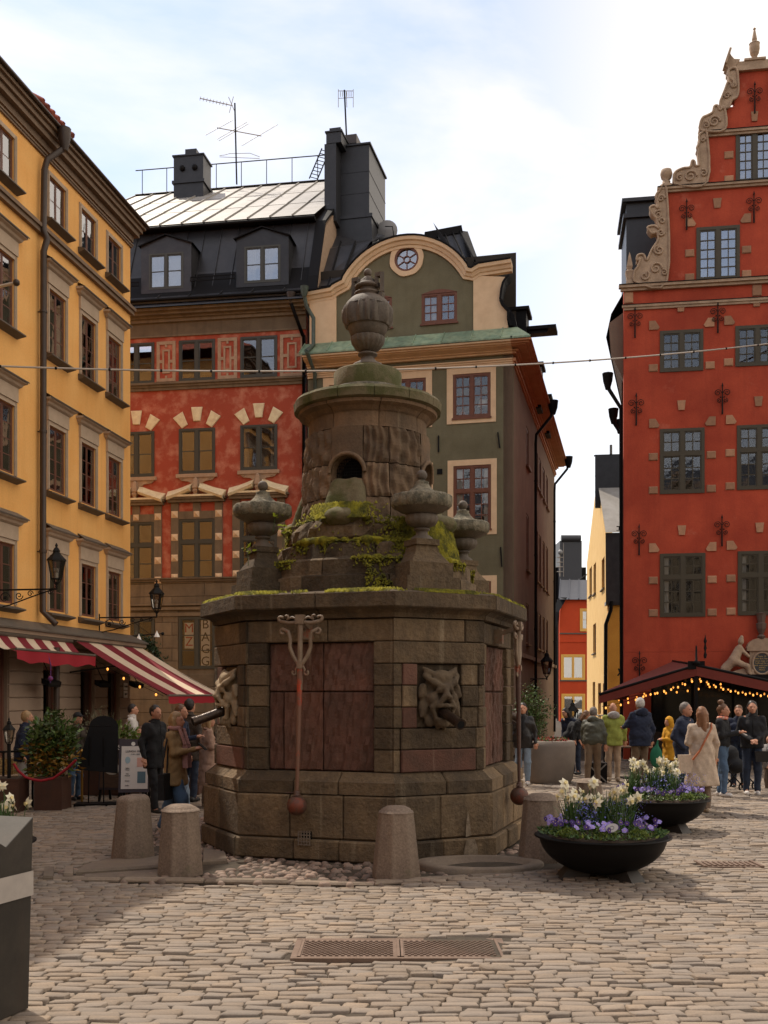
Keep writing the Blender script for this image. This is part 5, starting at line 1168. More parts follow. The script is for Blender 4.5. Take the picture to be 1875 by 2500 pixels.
def build_stones(name, ST, r, m, parent, single=300, sname='cobblestone', order=None, **k):
    V, F, nv = stone_mesh(ST, r, **k); n = len(ST); tint = np.clip(r.normal(.5, .22, n), 0, 1)
    if order is None: order = np.argsort(ST[:, 1])
    first, rest = order[:single], order[single:]
    quad = F[F[:, 2] != F[:, 3]]; tri = F[F[:, 2] == F[:, 3]][:, :3]
    def mk(nm, ids, par, cen=None):
        VV = V[ids].reshape(-1, 3); faces = []
        me = bpy.data.meshes.new(nm)
        q = (quad[None]+np.arange(len(ids))[:, None, None]*nv).reshape(-1, 4); t = (tri[None]+np.arange(len(ids))[:, None, None]*nv).reshape(-1, 3)
        if cen is not None: VV = VV-np.array(cen)
        me.vertices.add(len(VV)); me.vertices.foreach_set('co', VV.astype(np.float32).ravel())
        li = np.concatenate([q.ravel(), t.ravel()]); me.loops.add(len(li)); me.loops.foreach_set('vertex_index', li.astype(np.int32))
        ls = np.concatenate([np.arange(len(q))*4, len(q)*4+np.arange(len(t))*3]); me.polygons.add(len(ls)); me.polygons.foreach_set('loop_start', ls.astype(np.int32))
        me.materials.append(m); me.polygons.foreach_set('use_smooth', np.ones(len(ls), bool))
        a = me.attributes.new('tint', 'FLOAT', 'POINT'); a.data.foreach_set('value', np.repeat(tint[ids], nv).astype(np.float32))
        me.update(calc_edges=True); o = bpy.data.objects.new(nm, me); COL.objects.link(o); o.parent = par
        if cen is not None: o.location = cen
        return o
    for i in first: mk(sname, [i], parent, (float(ST[i, 0]), float(ST[i, 1]), 0))
    if len(rest): tag(mk(name, rest, parent), kind='stuff')
vis = (ST[:, 1] > 6.15) & (np.abs(ST[:, 0]) < ST[:, 1]*.3676+.05)
od = np.concatenate([np.where(vis)[0][np.argsort(ST[vis][:, 1])], np.where(~vis)[0]])
build_stones('cobblestone_paving', ST, np.random.RandomState(8), M_COB, sq, 300, order=od)
# ---- apron round the well
ap = MB().prism([(x, y) for x, y in APR], 0, .05, 0, xf=lambda p: (p[0], p[2], -p[1]-.012)).build('well_apron', [M_JOINT]); tag(ap, kind='structure')
WC = Vector((-.22, 14.1)); WTH = R(27)
r2 = np.random.RandomState(11); pts = []
cand = r2.uniform([-3.7, 10.6], [3.2, 17.6], (9000, 2)); cand = cand[inpoly(cand[:, 0], cand[:, 1], APR)]
cand = cand[(np.hypot(cand[:, 0]-WC.x, cand[:, 1]-WC.y) > 2.02)]
bas = at(1172, 2118, 11.75)
slabL = [(-3.5, 11.2), (-1.9, 11.32), (-1.5, 12.15), (-2.6, 12.4), (-3.3, 12.3)]
ok = []
g = {}
for p in cand[np.argsort(cand[:, 1])] if False else cand:
    if inpoly(p[0:1], p[1:2], slabL)[0] or ((p[0]-bas.x)/.72)**2+((p[1]-bas.y)/.55)**2 < 1: continue
    k = (int(p[0]/.09), int(p[1]/.09))
    if any(((p-q)**2).sum() < .0072 for i in (-1, 0, 1) for j in (-1, 0, 1) for q in g.get((k[0]+i, k[1]+j), [])): continue
    g.setdefault(k, []).append(p); ok.append(p)
ok = np.array(ok); PS = np.concatenate([ok, r2.uniform(.08, .135, (len(ok), 1)), r2.uniform(.07, .11, (len(ok), 1))], 1)
build_stones('pebble_setting', PS, r2, M_PEB, ap, 300, 'pebble', lift=1.6, top=.5, bev=.022, flat=.012)
# kerb stones
for i in range(len(APR)):
    a = Vector(APR[i]); b_ = Vector(APR[(i+1) % len(APR)]); L_ = (b_-a).length; n = max(1, round(L_/.95)); d = (b_-a)/L_; nn = Vector((-d.y, d.x))
    for j in range(n):
        p, q = a+d*(L_*j/n+.012), a+d*(L_*(j+1)/n-.012); w_ = .14; z = .015+rng.uniform(-.008, .012)
        MB().add([(p.x, p.y, -.05), (q.x, q.y, -.05), (q.x+nn.x*w_, q.y+nn.y*w_, -.05), (p.x+nn.x*w_, p.y+nn.y*w_, -.05),
                  (p.x, p.y, z-.02), (q.x, q.y, z-.02), (q.x+nn.x*w_, q.y+nn.y*w_, z-.02), (p.x+nn.x*w_, p.y+nn.y*w_, z-.02),
                  (p.x+(d.x+nn.x)*.02, p.y+(d.y+nn.y)*.02, z), (q.x+(-d.x+nn.x)*.02, q.y+(-d.y+nn.y)*.02, z+.004), (q.x+nn.x*(w_-.02)-d.x*.02, q.y+nn.y*(w_-.02)-d.y*.02, z), (p.x+nn.x*(w_-.02)+d.x*.02, p.y+nn.y*(w_-.02)+d.y*.02, z+.003)],
                 [(0, 1, 5, 4), (1, 2, 6, 5), (2, 3, 7, 6), (3, 0, 4, 7), (4, 5, 9, 8), (5, 6, 10, 9), (6, 7, 11, 10), (7, 4, 8, 11), (8, 9, 10, 11)]).build('kerb_stone', [M_KERB], ap)
# worn gutter slabs at the left
def slab(P_, z, name='gutter_slab', m=None):
    c = sum((Vector((x, y)) for x, y in P_), Vector((0, 0)))/len(P_); b = MB(); n = len(P_); top = [(x, y, z+rng.uniform(-.006, .006)) for x, y in P_]
    b.add([(x, y, -.05) for x, y in P_]+[(x, y, z-.025) for x, y in P_]+[((x-c.x)*.95+c.x, (y-c.y)*.95+c.y, z) for x, y in P_], [(i, (i+1) % n, n+(i+1) % n, n+i) for i in range(n)]+[(n+i, n+(i+1) % n, 2*n+(i+1) % n, 2*n+i) for i in range(n)]+[tuple(range(2*n, 3*n))])
    return b.build(name, [m or M_KERB], ap)
G = lambda *l: [(gp(x, y).x, gp(x, y).y) for x, y in l]
slab(G((185, 2137), (395, 2124), (395, 2100), (270, 2108), (205, 2122)), .055); slab(G((200, 2148), (385, 2146), (395, 2128), (205, 2140)), .03)
slab(G((105, 2150), (130, 2150), (132, 2126), (108, 2128)), .05); slab(G((155, 2146), (178, 2146), (180, 2126), (160, 2126)), .06)
slab(G((495, 2110), (555, 2106), (550, 2090), (495, 2078)), .05)
# oval stone basin let into the apron
b = MB(); n = 36; V = []
prof = [(1.0, -.04, 0), (1.0, .05, 0), (.96, .07, 0), (.80, .075, 0), (.77, .06, 0), (.70, -.0, 0), (.5, -.025, 0), (0.01, -.03, 0)]
for (f, z, _) in prof:
    for j in range(n):
        t = 2*pi*j/n; rx, ry = (.72, .52); V.append((rx*f*cos(t)*(1+.04*sin(3*t)*(f > .9)), ry*f*sin(t)*(1+.05*cos(2*t)*(f > .9)), z))
b.add(V, [(i*n+j, i*n+(j+1) % n, (i+1)*n+(j+1) % n, (i+1)*n+j) for i in range(len(prof)-1) for j in range(n)], 0, True)
ba = b.build('stone_basin', [M_KERB], None, (bas.x, bas.y, 0)); tag(ba, 'shallow oval granite basin in the ground below the pipe of the carved face', 'basin')
# ---- iron grating, two plates with raised studs
gt = empty('iron_grating', (gc[0], gc[1], 0), 0, 'rusty rectangular steel hatch of two studded plates set in the cobblestones', 'manhole cover')
M_RUST = mat('worn_steel', (.17, .115, .085), .6, (.22, .155, .12), scale=5, metal=.4, fine=.2, bump=.15)
lo = gx-gc; xl = (lo[0][0]+lo[3][0])/2; xr = (lo[1][0]+lo[2][0])/2; yb0 = (lo[0][1]+lo[1][1])/2; yb1 = (lo[2][1]+lo[3][1])/2; sk = ((lo[3][0]-lo[0][0])+(lo[2][0]-lo[1][0]))/2/(yb1-yb0)*0
zg = .02
for k in (0, 1):
    a, c = (xl, -.004) if k == 0 else (.004, xr); b = MB(); b.box(a, c, yb0, yb1, -.05, zg); 
    b.box(a, a+.02, yb0, yb1, zg, zg+.008); b.box(c-.02, c, yb0, yb1, zg, zg+.008); b.build('hatch_plate', [M_RUST], gt)
    b = MB(); nx = int((c-a-.06)/.045); ny = int((yb1-yb0-.04)/.034)
    for i in range(nx):
        for j in range(ny):
            x = a+.04+i*.045+(.0 if j % 2 else .022); y = yb0+.03+j*.034
            b.add([(x-.014, y-.009, zg), (x+.014, y-.009, zg), (x+.014, y+.009, zg), (x-.014, y+.009, zg), (x-.009, y-.006, zg+.011), (x+.009, y-.006, zg+.011), (x+.009, y+.006, zg+.011), (x-.009, y+.006, zg+.011)], [(4, 5, 6, 7), (0, 1, 5, 4), (1, 2, 6, 5), (2, 3, 7, 6), (3, 0, 4, 7)])
    o = b.build('stud_pattern', [M_RUST], gt); o['kind'] = 'stuff'
b = MB(); b.box(xl-.05, xr+.05, yb0-.04, yb0-.004, -.05, zg); b.box(xl-.05, xr+.05, yb1+.004, yb1+.04, -.05, zg); b.box(xl-.05, xl-.004, yb0, yb1, -.05, zg); b.box(xr+.004, xr+.05, yb0, yb1, -.05, zg); b.build('hatch_frame', [M_RUST], gt)
dg_ = empty('drain_cover', (at(1775, 2110, 12).x, 11.95, 0), 0, 'small slotted drain cover in the sunlit cobbles right of the near flower bowl', 'drain'); b = MB(); b.box(-.3, .3, -.17, .17, -.05, .005)
for i in range(9): b.box(-.27+i*.062, -.235+i*.062, -.14, .14, .005, .02)
b.build('grate', [M_RUST], dg_)
b = MB(); b.box(-.34, -.30, -.2, .2, -.05, .022); b.box(.30, .34, -.2, .2, -.05, .022); b.build('frame', [M_RUST], dg_)
# ---- granite bollards
M_BOL = mat('granite_bollard', (.21, .155, .115), .85, (.165, .12, .09), scale=2.2, bump=.6, bs=26, fine=.45, streak=.3, streakcol=(.08, .06, .045), grime=((.10, .11, .05), 2.2, .58, .3), bumpd=.01)
def bollard(px, py, wb, wt, h, lab, cap=True, rz=.2, broken=False):
    p = gp(px, py); r = empty('granite_bollard', p, rz, lab, 'bollard', 'granite bollards round the well')
    b = MB(); pr = [(wb*.5, 0), (wb*.495, .06), (wt*.53, h*.93)]
    n = 8
    if broken: pr += [(wt*.50, h*.97), (wt*.40, h), (.0001, h+.02)]
    b.lathe(pr, n, smooth=False, a0=pi/8, flute=(lambda t, z: .02*sin(3*t+z*5)) if broken else None); b.v = [(x, y, z+(.06*x if broken and z > .1 else 0)) for x, y, z in b.v]
    o = b.build('shaft', [M_BOL], r)
    if cap: MB().lathe([(wt*.53, h*.93), (wt*.50, h*.955), (wt*.47, h*.95), (wt*.44, h*.98), (wt*.28, h*1.02), (.0001, h*1.035)], 16, a0=pi/8).build('cap', [M_BOL], r)
    m = o.modifiers.new('b', 'BEVEL'); m.width = .015; m.segments = 2
    return r
bollard(325, 2100, .53, .38, .76, 'dark rough granite bollard with a chipped round top, leftmost by the well', False, .3, True)
bollard(440, 2134, .52, .40, .74, 'granite bollard with a moulded cap in front of the walking blonde woman')
bollard(967, 2142, .53, .36, .745, 'granite bollard standing in front of the well between hatch and stone face')
bollard(1322, 2104, .55, .40, .78, 'granite bollard behind the near flower bowl at the right of the well')
bollard(1438, 2000, .50, .38, .62, 'pinkish granite bollard half hidden behind the daffodils', True, .6)
# ---------------------------------------------------------------- THE WELL
M_W = mat('weathered_well_stone', (.155, .105, .058), .88, (.085, .058, .034), scale=2.6, bump=.9, bs=15, fine=.28, attr='obj', av=.38, vs=.28, streak=.42, streakcol=(.04, .033, .024), drips=((.30, .24, .16), .55), bumpd=.045, detail=10, grime=((.17, .12, .075), 5, .60, .5))
M_WR = mat('red_well_sandstone', (.15, .066, .044), .86, (.10, .050, .034), scale=3, bump=.5, bs=30, fine=.18, attr='obj', av=.2, streak=.22, streakcol=(.075, .06, .045), drips=((.26, .17, .12), .6), bumpd=.04)
M_WT = mat('tower_stone', (.205, .128, .072), .88, (.13, .085, .052), scale=3, bump=.5, bs=22, fine=.18, attr='obj', av=.16, streak=.3, streakcol=(.05, .045, .028), drips=((.32, .24, .15), .4), bumpd=.045, grime=((.15, .12, .07), 4, .60, .5))
M_WG = mat('green_stained_stone', (.15, .12, .065), .9, (.075, .075, .022), scale=3, bump=.5, bs=30, fine=.2, lo=.42, hi=.6, grime=((.22, .20, .13), 7, .62, .6))
M_URN = mat('grey_urn_stone', (.16, .13, .10), .7, (.09, .072, .056), scale=3, bump=.45, bs=35, fine=.2, streak=.3, streakcol=(.15, .07, .035), grime=((.2, .19, .14), 8, .62, .5))
M_LICH = mat('lichen_stone', (.25, .215, .15), .92, (.11, .10, .07), scale=9, lo=.42, hi=.58, bump=.9, bs=40, fine=.25, bumpd=.03)
M_MOSS = mat('moss', (.30, .26, .015), .95, (.09, .085, .01), scale=7, lo=.4, hi=.6, bump=.8, bs=90, fine=.4, bumpd=.02)
M_MORT = mat('dark_mortar', (.045, .034, .025), .95, fine=.2, bs=20, bump=.3)
M_RIRON = mat('painted_rusty_iron', (.26, .19, .13), .55, (.17, .11, .07), scale=5, bump=.2, bs=40, fine=.15, grime=((.38, .06, .02), 3.0, .58, .85))
M_RIRON2 = mat('brown_rusty_iron', (.10, .055, .038), .55, (.07, .03, .02), scale=6, bump=.3, bs=30, fine=.2, grime=((.22, .04, .015), 3, .55, .6))
M_BRNZ = mat('dark_bronze_pipe', (.035, .024, .02), .3, (.07, .045, .03), scale=12, metal=.5, bump=.3, bs=20, fine=.2)
well = empty('stone_well', (WC.x, WC.y, 0), 0, 'large old octagonal stone well with carved faces, moss and a stone urn on top', 'well')
A_, B_ = 1.85, 1.20; AP = (A_+1.414*B_)/2; BP = A_/1.414+B_/2; T22 = tan(pi/8)
# faces: k even = mask face (angle 27+90j), odd = panel face
FACES = []
for j in range(4):
    FACES.append(('m', WTH+j*pi/2, BP, B_/2)); FACES.append(('p', WTH-pi/4+j*pi/2, AP, A_/2))
def fpt(face, u, out, z):    # u to the right as seen from outside, out = offset beyond the body plane
    k, th, ap_, hw = face; n = Vector((sin(th), -cos(th))); t = Vector((cos(th), sin(th))); q = n*(ap_+out)+t*u; return (q.x, q.y, z)
def piece(face, s0, s1, prof, name, m, c=.012, gap=.004, jit=.004, nu=1, disp=None, par=None):
    """stone of the octagon: prof = [(out,z)...] from bottom to top, s0/s1 None = mitre at the corner"""
    hw = face[3]; jo = rng.uniform(-jit, jit); V = []; back = -.22
    prof = [(o+jo, z) for o, z in prof]; full = [(back, prof[0][1])]+prof+[(back, prof[-1][1])]
    def U(s, sg, o): return (sg*(hw+o*T22)) if s is None else s
    cols = []
    cols.append((0, c)); 
    if c: cols.append((c, 0))
    for i in range(1, nu): cols.append((i/nu, None))
    if c: cols.append((-c, 0))
    cols.append((-0.0, c))
    for ci, (a, sh) in enumerate(cols):
        for pi_, (o, z) in enumerate(full):
            oo = o
            if sh and 0 < pi_ < len(full)-1 and not ((ci == 0 and s0 is None) or (ci == len(cols)-1 and s1 is None)): oo = o-sh
            l = U(s0, -1, o)+(gap if s0 is not None else 0); r = U(s1, 1, o)-(gap if s1 is not None else 0)
            if sh is None: u = l+(r-l)*a
            elif ci == 0: u = l
            elif ci == len(cols)-1: u = r
            elif a > 0: u = l+a
            else: u = r+a
            if disp and sh != c and 0 < pi_ < len(full)-1: oo += disp(u, z)
            V.append(fpt(face, u, oo, z))
    k = len(full); b = MB(); n = len(cols)
    b.add(V, [(i*k+j, (i+1)*k+j, (i+1)*k+j+1, i*k+j+1) for i in range(n-1) for j in range(k-1)], 0, False)
    b.add(V[:k], [tuple(range(k))]); b.add(V[-k:], [tuple(range(k))[::-1]])
    return b.build(name, [m], par or well)
def blockprof(z0, z1, o=0, c=.012, gap=.004): return [(o-c, z0+gap), (o, z0+gap+c), (o, z1-gap-c), (o-c, z1-gap)]
# core
V = [fpt(f, s_*(f[3]-.04), -.12, z) for z in (0, 3.0) for f in sorted(FACES, key=lambda f: f[1]) for s_ in (-1, 1)]
n = 16; MB().add(V, [(i, (i+1) % n, n+(i+1) % n, n+i) for i in range(n)]+[tuple(range(n, 2*n))]).build('core', [M_MORT], well)
def splits(hw, n, r=.12): 
    w = [1+rng.uniform(-r, r) for _ in range(n)]; t = sum(w); e = [-hw]; 
    for x in w: e.append(e[-1]+2*hw*x/t)
    e[0] = None; e[-1] = None; return e
def ring(z0, z1, off, np_, nm_, name, m=M_W, prof=None, **k):
    for f in FACES:
        e = splits(f[3], np_ if f[0] == 'p' else nm_)
        for i in range(len(e)-1): piece(f, e[i], e[i+1], prof or blockprof(z0, z1, off, .02), name, m, c=.016, **k)
ring(.0, .25, .21, 3, 2, 'plinth_stone', jit=.018)
ring(.25, .77, .16, 3, 2, 'plinth_stone', jit=.012)
ring(0, 0, 0, 3, 2, 'moulding_stone', prof=[(.10, .774), (.15, .78), (.15, .925), (.13, .935), (.07, .985), (.02, 1.03), (-.02, 1.03)], jit=.006)
def rust(u, z, a=.02): return a*(sin(u*70+3*sin(z*9))*.35+sin(u*43+z*6+2*sin(z*14))*.4+.3*sin(z*31+u*17))
CZ = [1.034, 1.30, 1.55, 1.80, 2.055, 2.31, 2.57, 2.84]
for f in FACES:
    k, th, ap_, hw = f
    if k == 'p':
        for ci in range(6):
            z0, z1 = CZ[ci], CZ[ci+1]; w_ = .25
            piece(f, None, -hw+w_, blockprof(z0, z1), 'stone_block', M_W, jit=.012); piece(f, hw-w_, None, blockprof(z0, z1), 'stone_block', M_W, jit=.012)
        piece(f, None, .1, blockprof(CZ[6], CZ[7]), 'lintel_stone', M_W); piece(f, .1, None, blockprof(CZ[6], CZ[7]), 'lintel_stone', M_W)
        L_, R__ = -hw+.25, hw-.25; W_ = R__-L_
        zb, zm, zt_ = 1.036, 1.98, 2.568
        for (a, c, z0, z1) in ((0, .14, zb, zm), (.14, .52, zb, zm), (.52, 1, zb, zm), (0, .52, zm, zt_), (.52, 1, zm, zt_)):
            nz = 9; pr = [(-.075, z0+.006)]+[(-.06, z0+.02+(z1-z0-.04)*i/nz) for i in range(nz+1)]+[(-.075, z1-.006)]
            piece(f, L_+W_*a, L_+W_*c, pr, 'red_panel', M_WR, c=.012, nu=max(3, int(W_*(c-a)/.035)), disp=lambda u, z: rust(u, z, .022), gap=.006)
    else:
        for ci in range(5):
            z0, z1 = CZ[ci+0], CZ[ci+1]
            if ci < 2:
                m = M_WR if (ci == 0) else M_W
                piece(f, None, -hw+.08, blockprof(z0, z1, .03), 'stone_block', M_W, jit=.01); piece(f, -hw+.08, hw-.1, blockprof(z0, z1, .045), 'stone_block', m); piece(f, hw-.1, None, blockprof(z0, z1, .03), 'stone_block', M_W, jit=.01)
            else:
                piece(f, None, -hw+.10, blockprof(z0, z1, .03), 'stone_block', M_W, jit=.012); piece(f, -hw+.10, -.30, blockprof(z0, z1, .035), 'stone_block', M_WR if ci in (2, 4) else M_W, jit=.012)
                piece(f, .30, hw-.06, blockprof(z0, z1, .035), 'stone_block', M_W, jit=.012); piece(f, hw-.06, None, blockprof(z0, z1, .03), 'stone_block', M_W, jit=.012)
        piece(f, -.298, .298, blockprof(CZ[2], CZ[5], -.02), 'mask_slab', M_W)
        piece(f, None, None, blockprof(CZ[5], CZ[6], .045), 'lintel_stone', M_W); piece(f, None, hw-.25, blockprof(CZ[6], CZ[7], .035), 'lintel_stone', M_W); piece(f, hw-.25, None, blockprof(CZ[6], CZ[7], .035), 'lintel_stone', M_W)
ring(0, 0, 0, 2, 1, 'cornice_stone', prof=[(-.02, 2.845), (.05, 2.85), (.06, 2.90), (.12, 2.94), (.19, 2.955), (.205, 2.97), (.20, 3.13), (.16, 3.15), (-.1, 3.185), (-.21, 3.2)], jit=.006)
# mossy weathering above the cornice: stepped drums
def arc(r_prof, a0, a1, name, m, nseg=None, gap=.0, disp=None, smooth=False, back=.25, par=None):
    n = nseg or max(2, int((a1-a0)/R(6))); k = len(r_prof); V = []
    full = [(max(r_prof[0][0]-back, .02), r_prof[0][1])]+list(r_prof)+[(max(r_prof[-1][0]-back, .02), r_prof[-1][1])]
    for i in range(n+1):
        a = a0+gap+(a1-a0-2*gap)*i/n; e = .010 if i in (0, n) and gap else 0
        for j, (r, z) in enumerate(full):
            rr = r-e*(0 < j < len(full)-1)+(disp(a, z) if disp and 0 < j < len(full)-1 and not e else 0); V.append((rr*sin(a), -rr*cos(a), z))
    K = len(full); b = MB(); b.add(V, [(i*K+j, (i+1)*K+j, (i+1)*K+j+1, i*K+j+1) for i in range(n) for j in range(K-1)], 0, smooth)
    if gap: b.add(V[:K], [tuple(range(K))]); b.add(V[-K:], [tuple(range(K))[::-1]])
    return b.build(name, [m], par or well)
def drum(prof, n, name, m, gap=.006, off=0, jit=.0, **k):
    for i in range(n):
        j = rng.uniform(-jit, jit); arc([(r+j, z) for r, z in prof], off+2*pi*i/n, off+2*pi*(i+1)/n, name, m, gap=gap, **k)
rough = lambda a, z: .012*sin(a*23+z*9)+.01*sin(a*41+z*31)
drum([(1.47, 3.17), (1.45, 3.20), (1.44, 3.40), (1.42, 3.41)], 8, 'drum_stone', M_W, off=.2, jit=.012, disp=rough)
drum([(1.41, 3.415), (1.40, 3.43), (1.39, 3.60), (1.34, 3.63)], 7, 'drum_stone', M_W, off=.5, jit=.012, disp=rough)
drum([(1.23, 3.62), (1.21, 3.66), (1.19, 3.82), (1.14, 3.86)], 8, 'drum_stone', M_W, off=.1, jit=.03, disp=lambda a, z: rough(a, z)*2.4)
drum([(1.02, 3.85), (1.10, 3.92), (1.09, 4.05), (1.02, 4.16), (.90, 4.20)], 7, 'drum_stone', M_W, off=.3, jit=.035, disp=lambda a, z: rough(a, z)*2.2)
rock = lambda a, z: .034*(sin(a*52+2.2*sin(z*7)+3*sin(a*5))*.5+sin(a*31+z*5)*.35+.35*sin(z*26+a*13))
OPN = [f[1] for f in FACES if f[0] == 'p']
def openflt(a):
    return min(OPN, key=lambda o: abs((a-o+pi) % (2*pi)-pi))
# tower: rustic bands, openings left free between stones
HW = .255
for i, o in enumerate(OPN):
    a0 = o+HW; a1 = o+pi/2-HW; am_ = (a0+a1)/2
    for (s_, e_) in ((a0, am_-.12), (am_-.12, a1)):
        for (z0, z1, r0, r1) in ((4.19, 4.46, .90, .875), (4.465, 4.90, .87, .845), (4.905, 5.37, .845, .82)):
            nz = 10 if z0 > 4.4 else 3; pr = [(r0+(r1-r0)*j/nz-(.012 if j in (0, nz) else 0), z0+.004+(z1-z0-.008)*j/nz) for j in range(nz+1)]
            arc(pr, s_, e_, 'rustic_stone', M_WT, nseg=44 if z0 > 4.4 else 8, gap=.007, disp=rock if z0 > 4.4 else rough)
    # below and above opening
    arc([(.88, 4.19), (.86, 4.50), (.85, 4.69)], o-HW, o+HW, 'sill_stone', M_WT, nseg=8, gap=.004, disp=rough)
    # arch head: ring segments following the arch
    nA = 12; V = []
    hwm = HW*.83; rad = .205; zc_ = 4.78; F = []
    for j in range(nA+1):
        t = pi*j/nA; x, z = -rad*cos(t), zc_+rad*sin(t); ang = x/.83
        # outer point projected onto the rectangle border
        ox = max(-HW, min(HW, -HW*1.5*cos(t))); oz = min(5.37, zc_+(5.37-zc_)*1.55*sin(t))
        for (aa_, zz_, rr_) in ((ang, z, .845), (ox, oz, .833), (ang, z, .60)): V.append((rr_*sin(o+aa_), -rr_*cos(o+aa_), zz_))
    b = MB(); b.add(V, [(3*j, 3*j+1, 3*j+4, 3*j+3) for j in range(nA)]+[(3*j+2, 3*j, 3*j+3, 3*j+5) for j in range(nA)])
    for sg in (-1, 1):   # jambs
        P_ = [(sg*rad/.83, 4.69, .85), (sg*HW, 4.69, .85), (sg*HW, zc_, .845), (sg*rad/.83, zc_, .845), (sg*rad/.83, 4.69, .6), (sg*rad/.83, zc_, .6)]
        b.add([(r*sin(o+a), -r*cos(o+a), z) for a, z, r in P_], [(0, 1, 2, 3), (4, 0, 3, 5)])
    b.build('arch_stone', [M_WT], well)
    e = MB(); e.tube([((.865)*sin(o+(-(rad+.03)*cos(t))/.83), -.865*cos(o+(-(rad+.03)*cos(t))/.83), zc_+(rad+.03)*sin(t)) for t in np.linspace(0, pi, 15)], .028, 6); e.build('arch_rim', [M_WT], well)
    g_ = MB()
    for q in range(-5, 6): a = q*.045; h = sqrt(max(0, rad**2-(a*.83)**2)); g_.obox((.74*sin(o+a), -.74*cos(o+a), 4.66), (.74*sin(o+a), -.74*cos(o+a), zc_+h), .006, .006)
    for q in range(8): z = 4.68+q*.04; g_.tube([(.742*sin(o+a), -.742*cos(o+a), z) for a in np.linspace(-.24, .24, 5)], .004, 4)
    g_.build('wire_grille', [M_IRON], well)
    # flared mound under the opening
    ca, sa = sin(o), -cos(o); P = lambda r, z, s=0: (ca*r-sa*s, sa*r+ca*s, z)
    surf('spout_mound', [('c', P(.80, 4.62, s_), P(.93, 4.14, s_*1.35), .085, .12) for s_ in (-.15, -.075, 0, .075, .15)]+[('e', P(.98, 4.18), (.26, .26, .13))], .03, [M_WG], well, k=.035, noise=.016, nf=16, clip=lambda G_: 4.0-G_[:, 2])
MB().lathe([(.62, 4.2), (.60, 5.3)], 20).build('tower_shade_core', [mat('hollow_shade', (.004, .004, .004), 1)], well)  # near-black cylinder, shade inside the arches put into its colour
drum([(.80, 5.375), (.795, 5.40), (.79, 5.56), (.80, 5.575)], 8, 'tower_band_stone', M_WT, off=.2)
drum([(.80, 5.58), (.83, 5.61), (.85, 5.63), (.93, 5.66), (.94, 5.70)], 8, 'corona_moulding', M_WT, off=.2, back=.4)
drum([(.94, 5.705), (.99, 5.72), (1.0, 5.82), (.97, 5.86), (.62, 5.885)], 13, 'corona_slab', M_WG, off=.1, gap=.004, back=.02)
MB().lathe([(.66, 5.87), (.60, 5.90), (.54, 5.96), (.50, 6.02), (.47, 6.04)], 36).build('cone_stone', [M_LICH], well)
MB().lathe([(.455, 6.03), (.46, 6.26), (.44, 6.28), (.23, 6.285)], 32).build('upper_drum', [M_WG], well)
MB().lathe([(.225, 6.28), (.225, 6.36), (.20, 6.375)], 24).build('urn_plinth', [M_WG], well)
Z0 = 6.375
top = MB(); top.lathe([(.205, Z0), (.20, Z0+.02), (.12, Z0+.06), (.085, Z0+.11), (.08, Z0+.13), (.13, Z0+.145), (.13, Z0+.17), (.08, Z0+.19)], 24)
uo = top.build('urn_foot', [M_URN], well)
MB().lathe([(.08, Z0+.185), (.16, Z0+.23), (.215, Z0+.31), (.23, Z0+.37), (.225, Z0+.385)], 72, flute=lambda t, z: .06*abs(sin(t*9))-.03).build('urn_lobes', [M_URN], uo)
MB().lathe([(.20, Z0+.385), (.225, Z0+.40), (.265, Z0+.50), (.29, Z0+.60), (.28, Z0+.66)], 36).build('urn_body', [M_URN], uo)
MB().lathe([(.295, Z0+.53), (.318, Z0+.58), (.325, Z0+.68), (.325, Z0+.76), (.305, Z0+.80)], 84, flute=lambda t, z: .07*sin(t*15+sin(t*4)*2)*(.4+.6*(z > Z0+.56))+.035*sin(t*28+z*20)).build('urn_drapery', [M_URN], uo)
MB().lathe([(.31, Z0+.79), (.29, Z0+.84), (.22, Z0+.91), (.17, Z0+.93), (.155, Z0+.95), (.18, Z0+.965), (.18, Z0+.985), (.13, Z0+1.0), (.125, Z0+1.04)], 32).build('urn_shoulder', [M_URN], uo)
MB().lathe([(.125, Z0+1.04), (.17, Z0+1.055), (.175, Z0+1.08), (.13, Z0+1.11), (.10, Z0+1.13), (.10, Z0+1.16), (.05, Z0+1.20), (.035, Z0+1.22)], 28).build('urn_lid', [M_URN], uo)
MB().sphere((0, 0, Z0+1.265), .055, 16).build('urn_ball', [M_URN], uo)
hd = R(27-45-12)
for s_ in (-1, 1):
    d_ = Vector((cos(hd), sin(hd), 0))*s_; b = MB(); base = Z0+.86
    for (r0, z0, r1, z1) in ((.20, base, .155+.07, base+.10), (.225, base+.10, .225, base+.36), (.225, base+.34, .13, base+.34), (.14, base+.34, .14, base+.20), (.14, base+.21, .18, base+.21)):
        b.obox(d_*r0+Vector((0, 0, z0)), d_*r1+Vector((0, 0, z1)), .075, .055)
    b.build('urn_handle', [M_URN], uo)
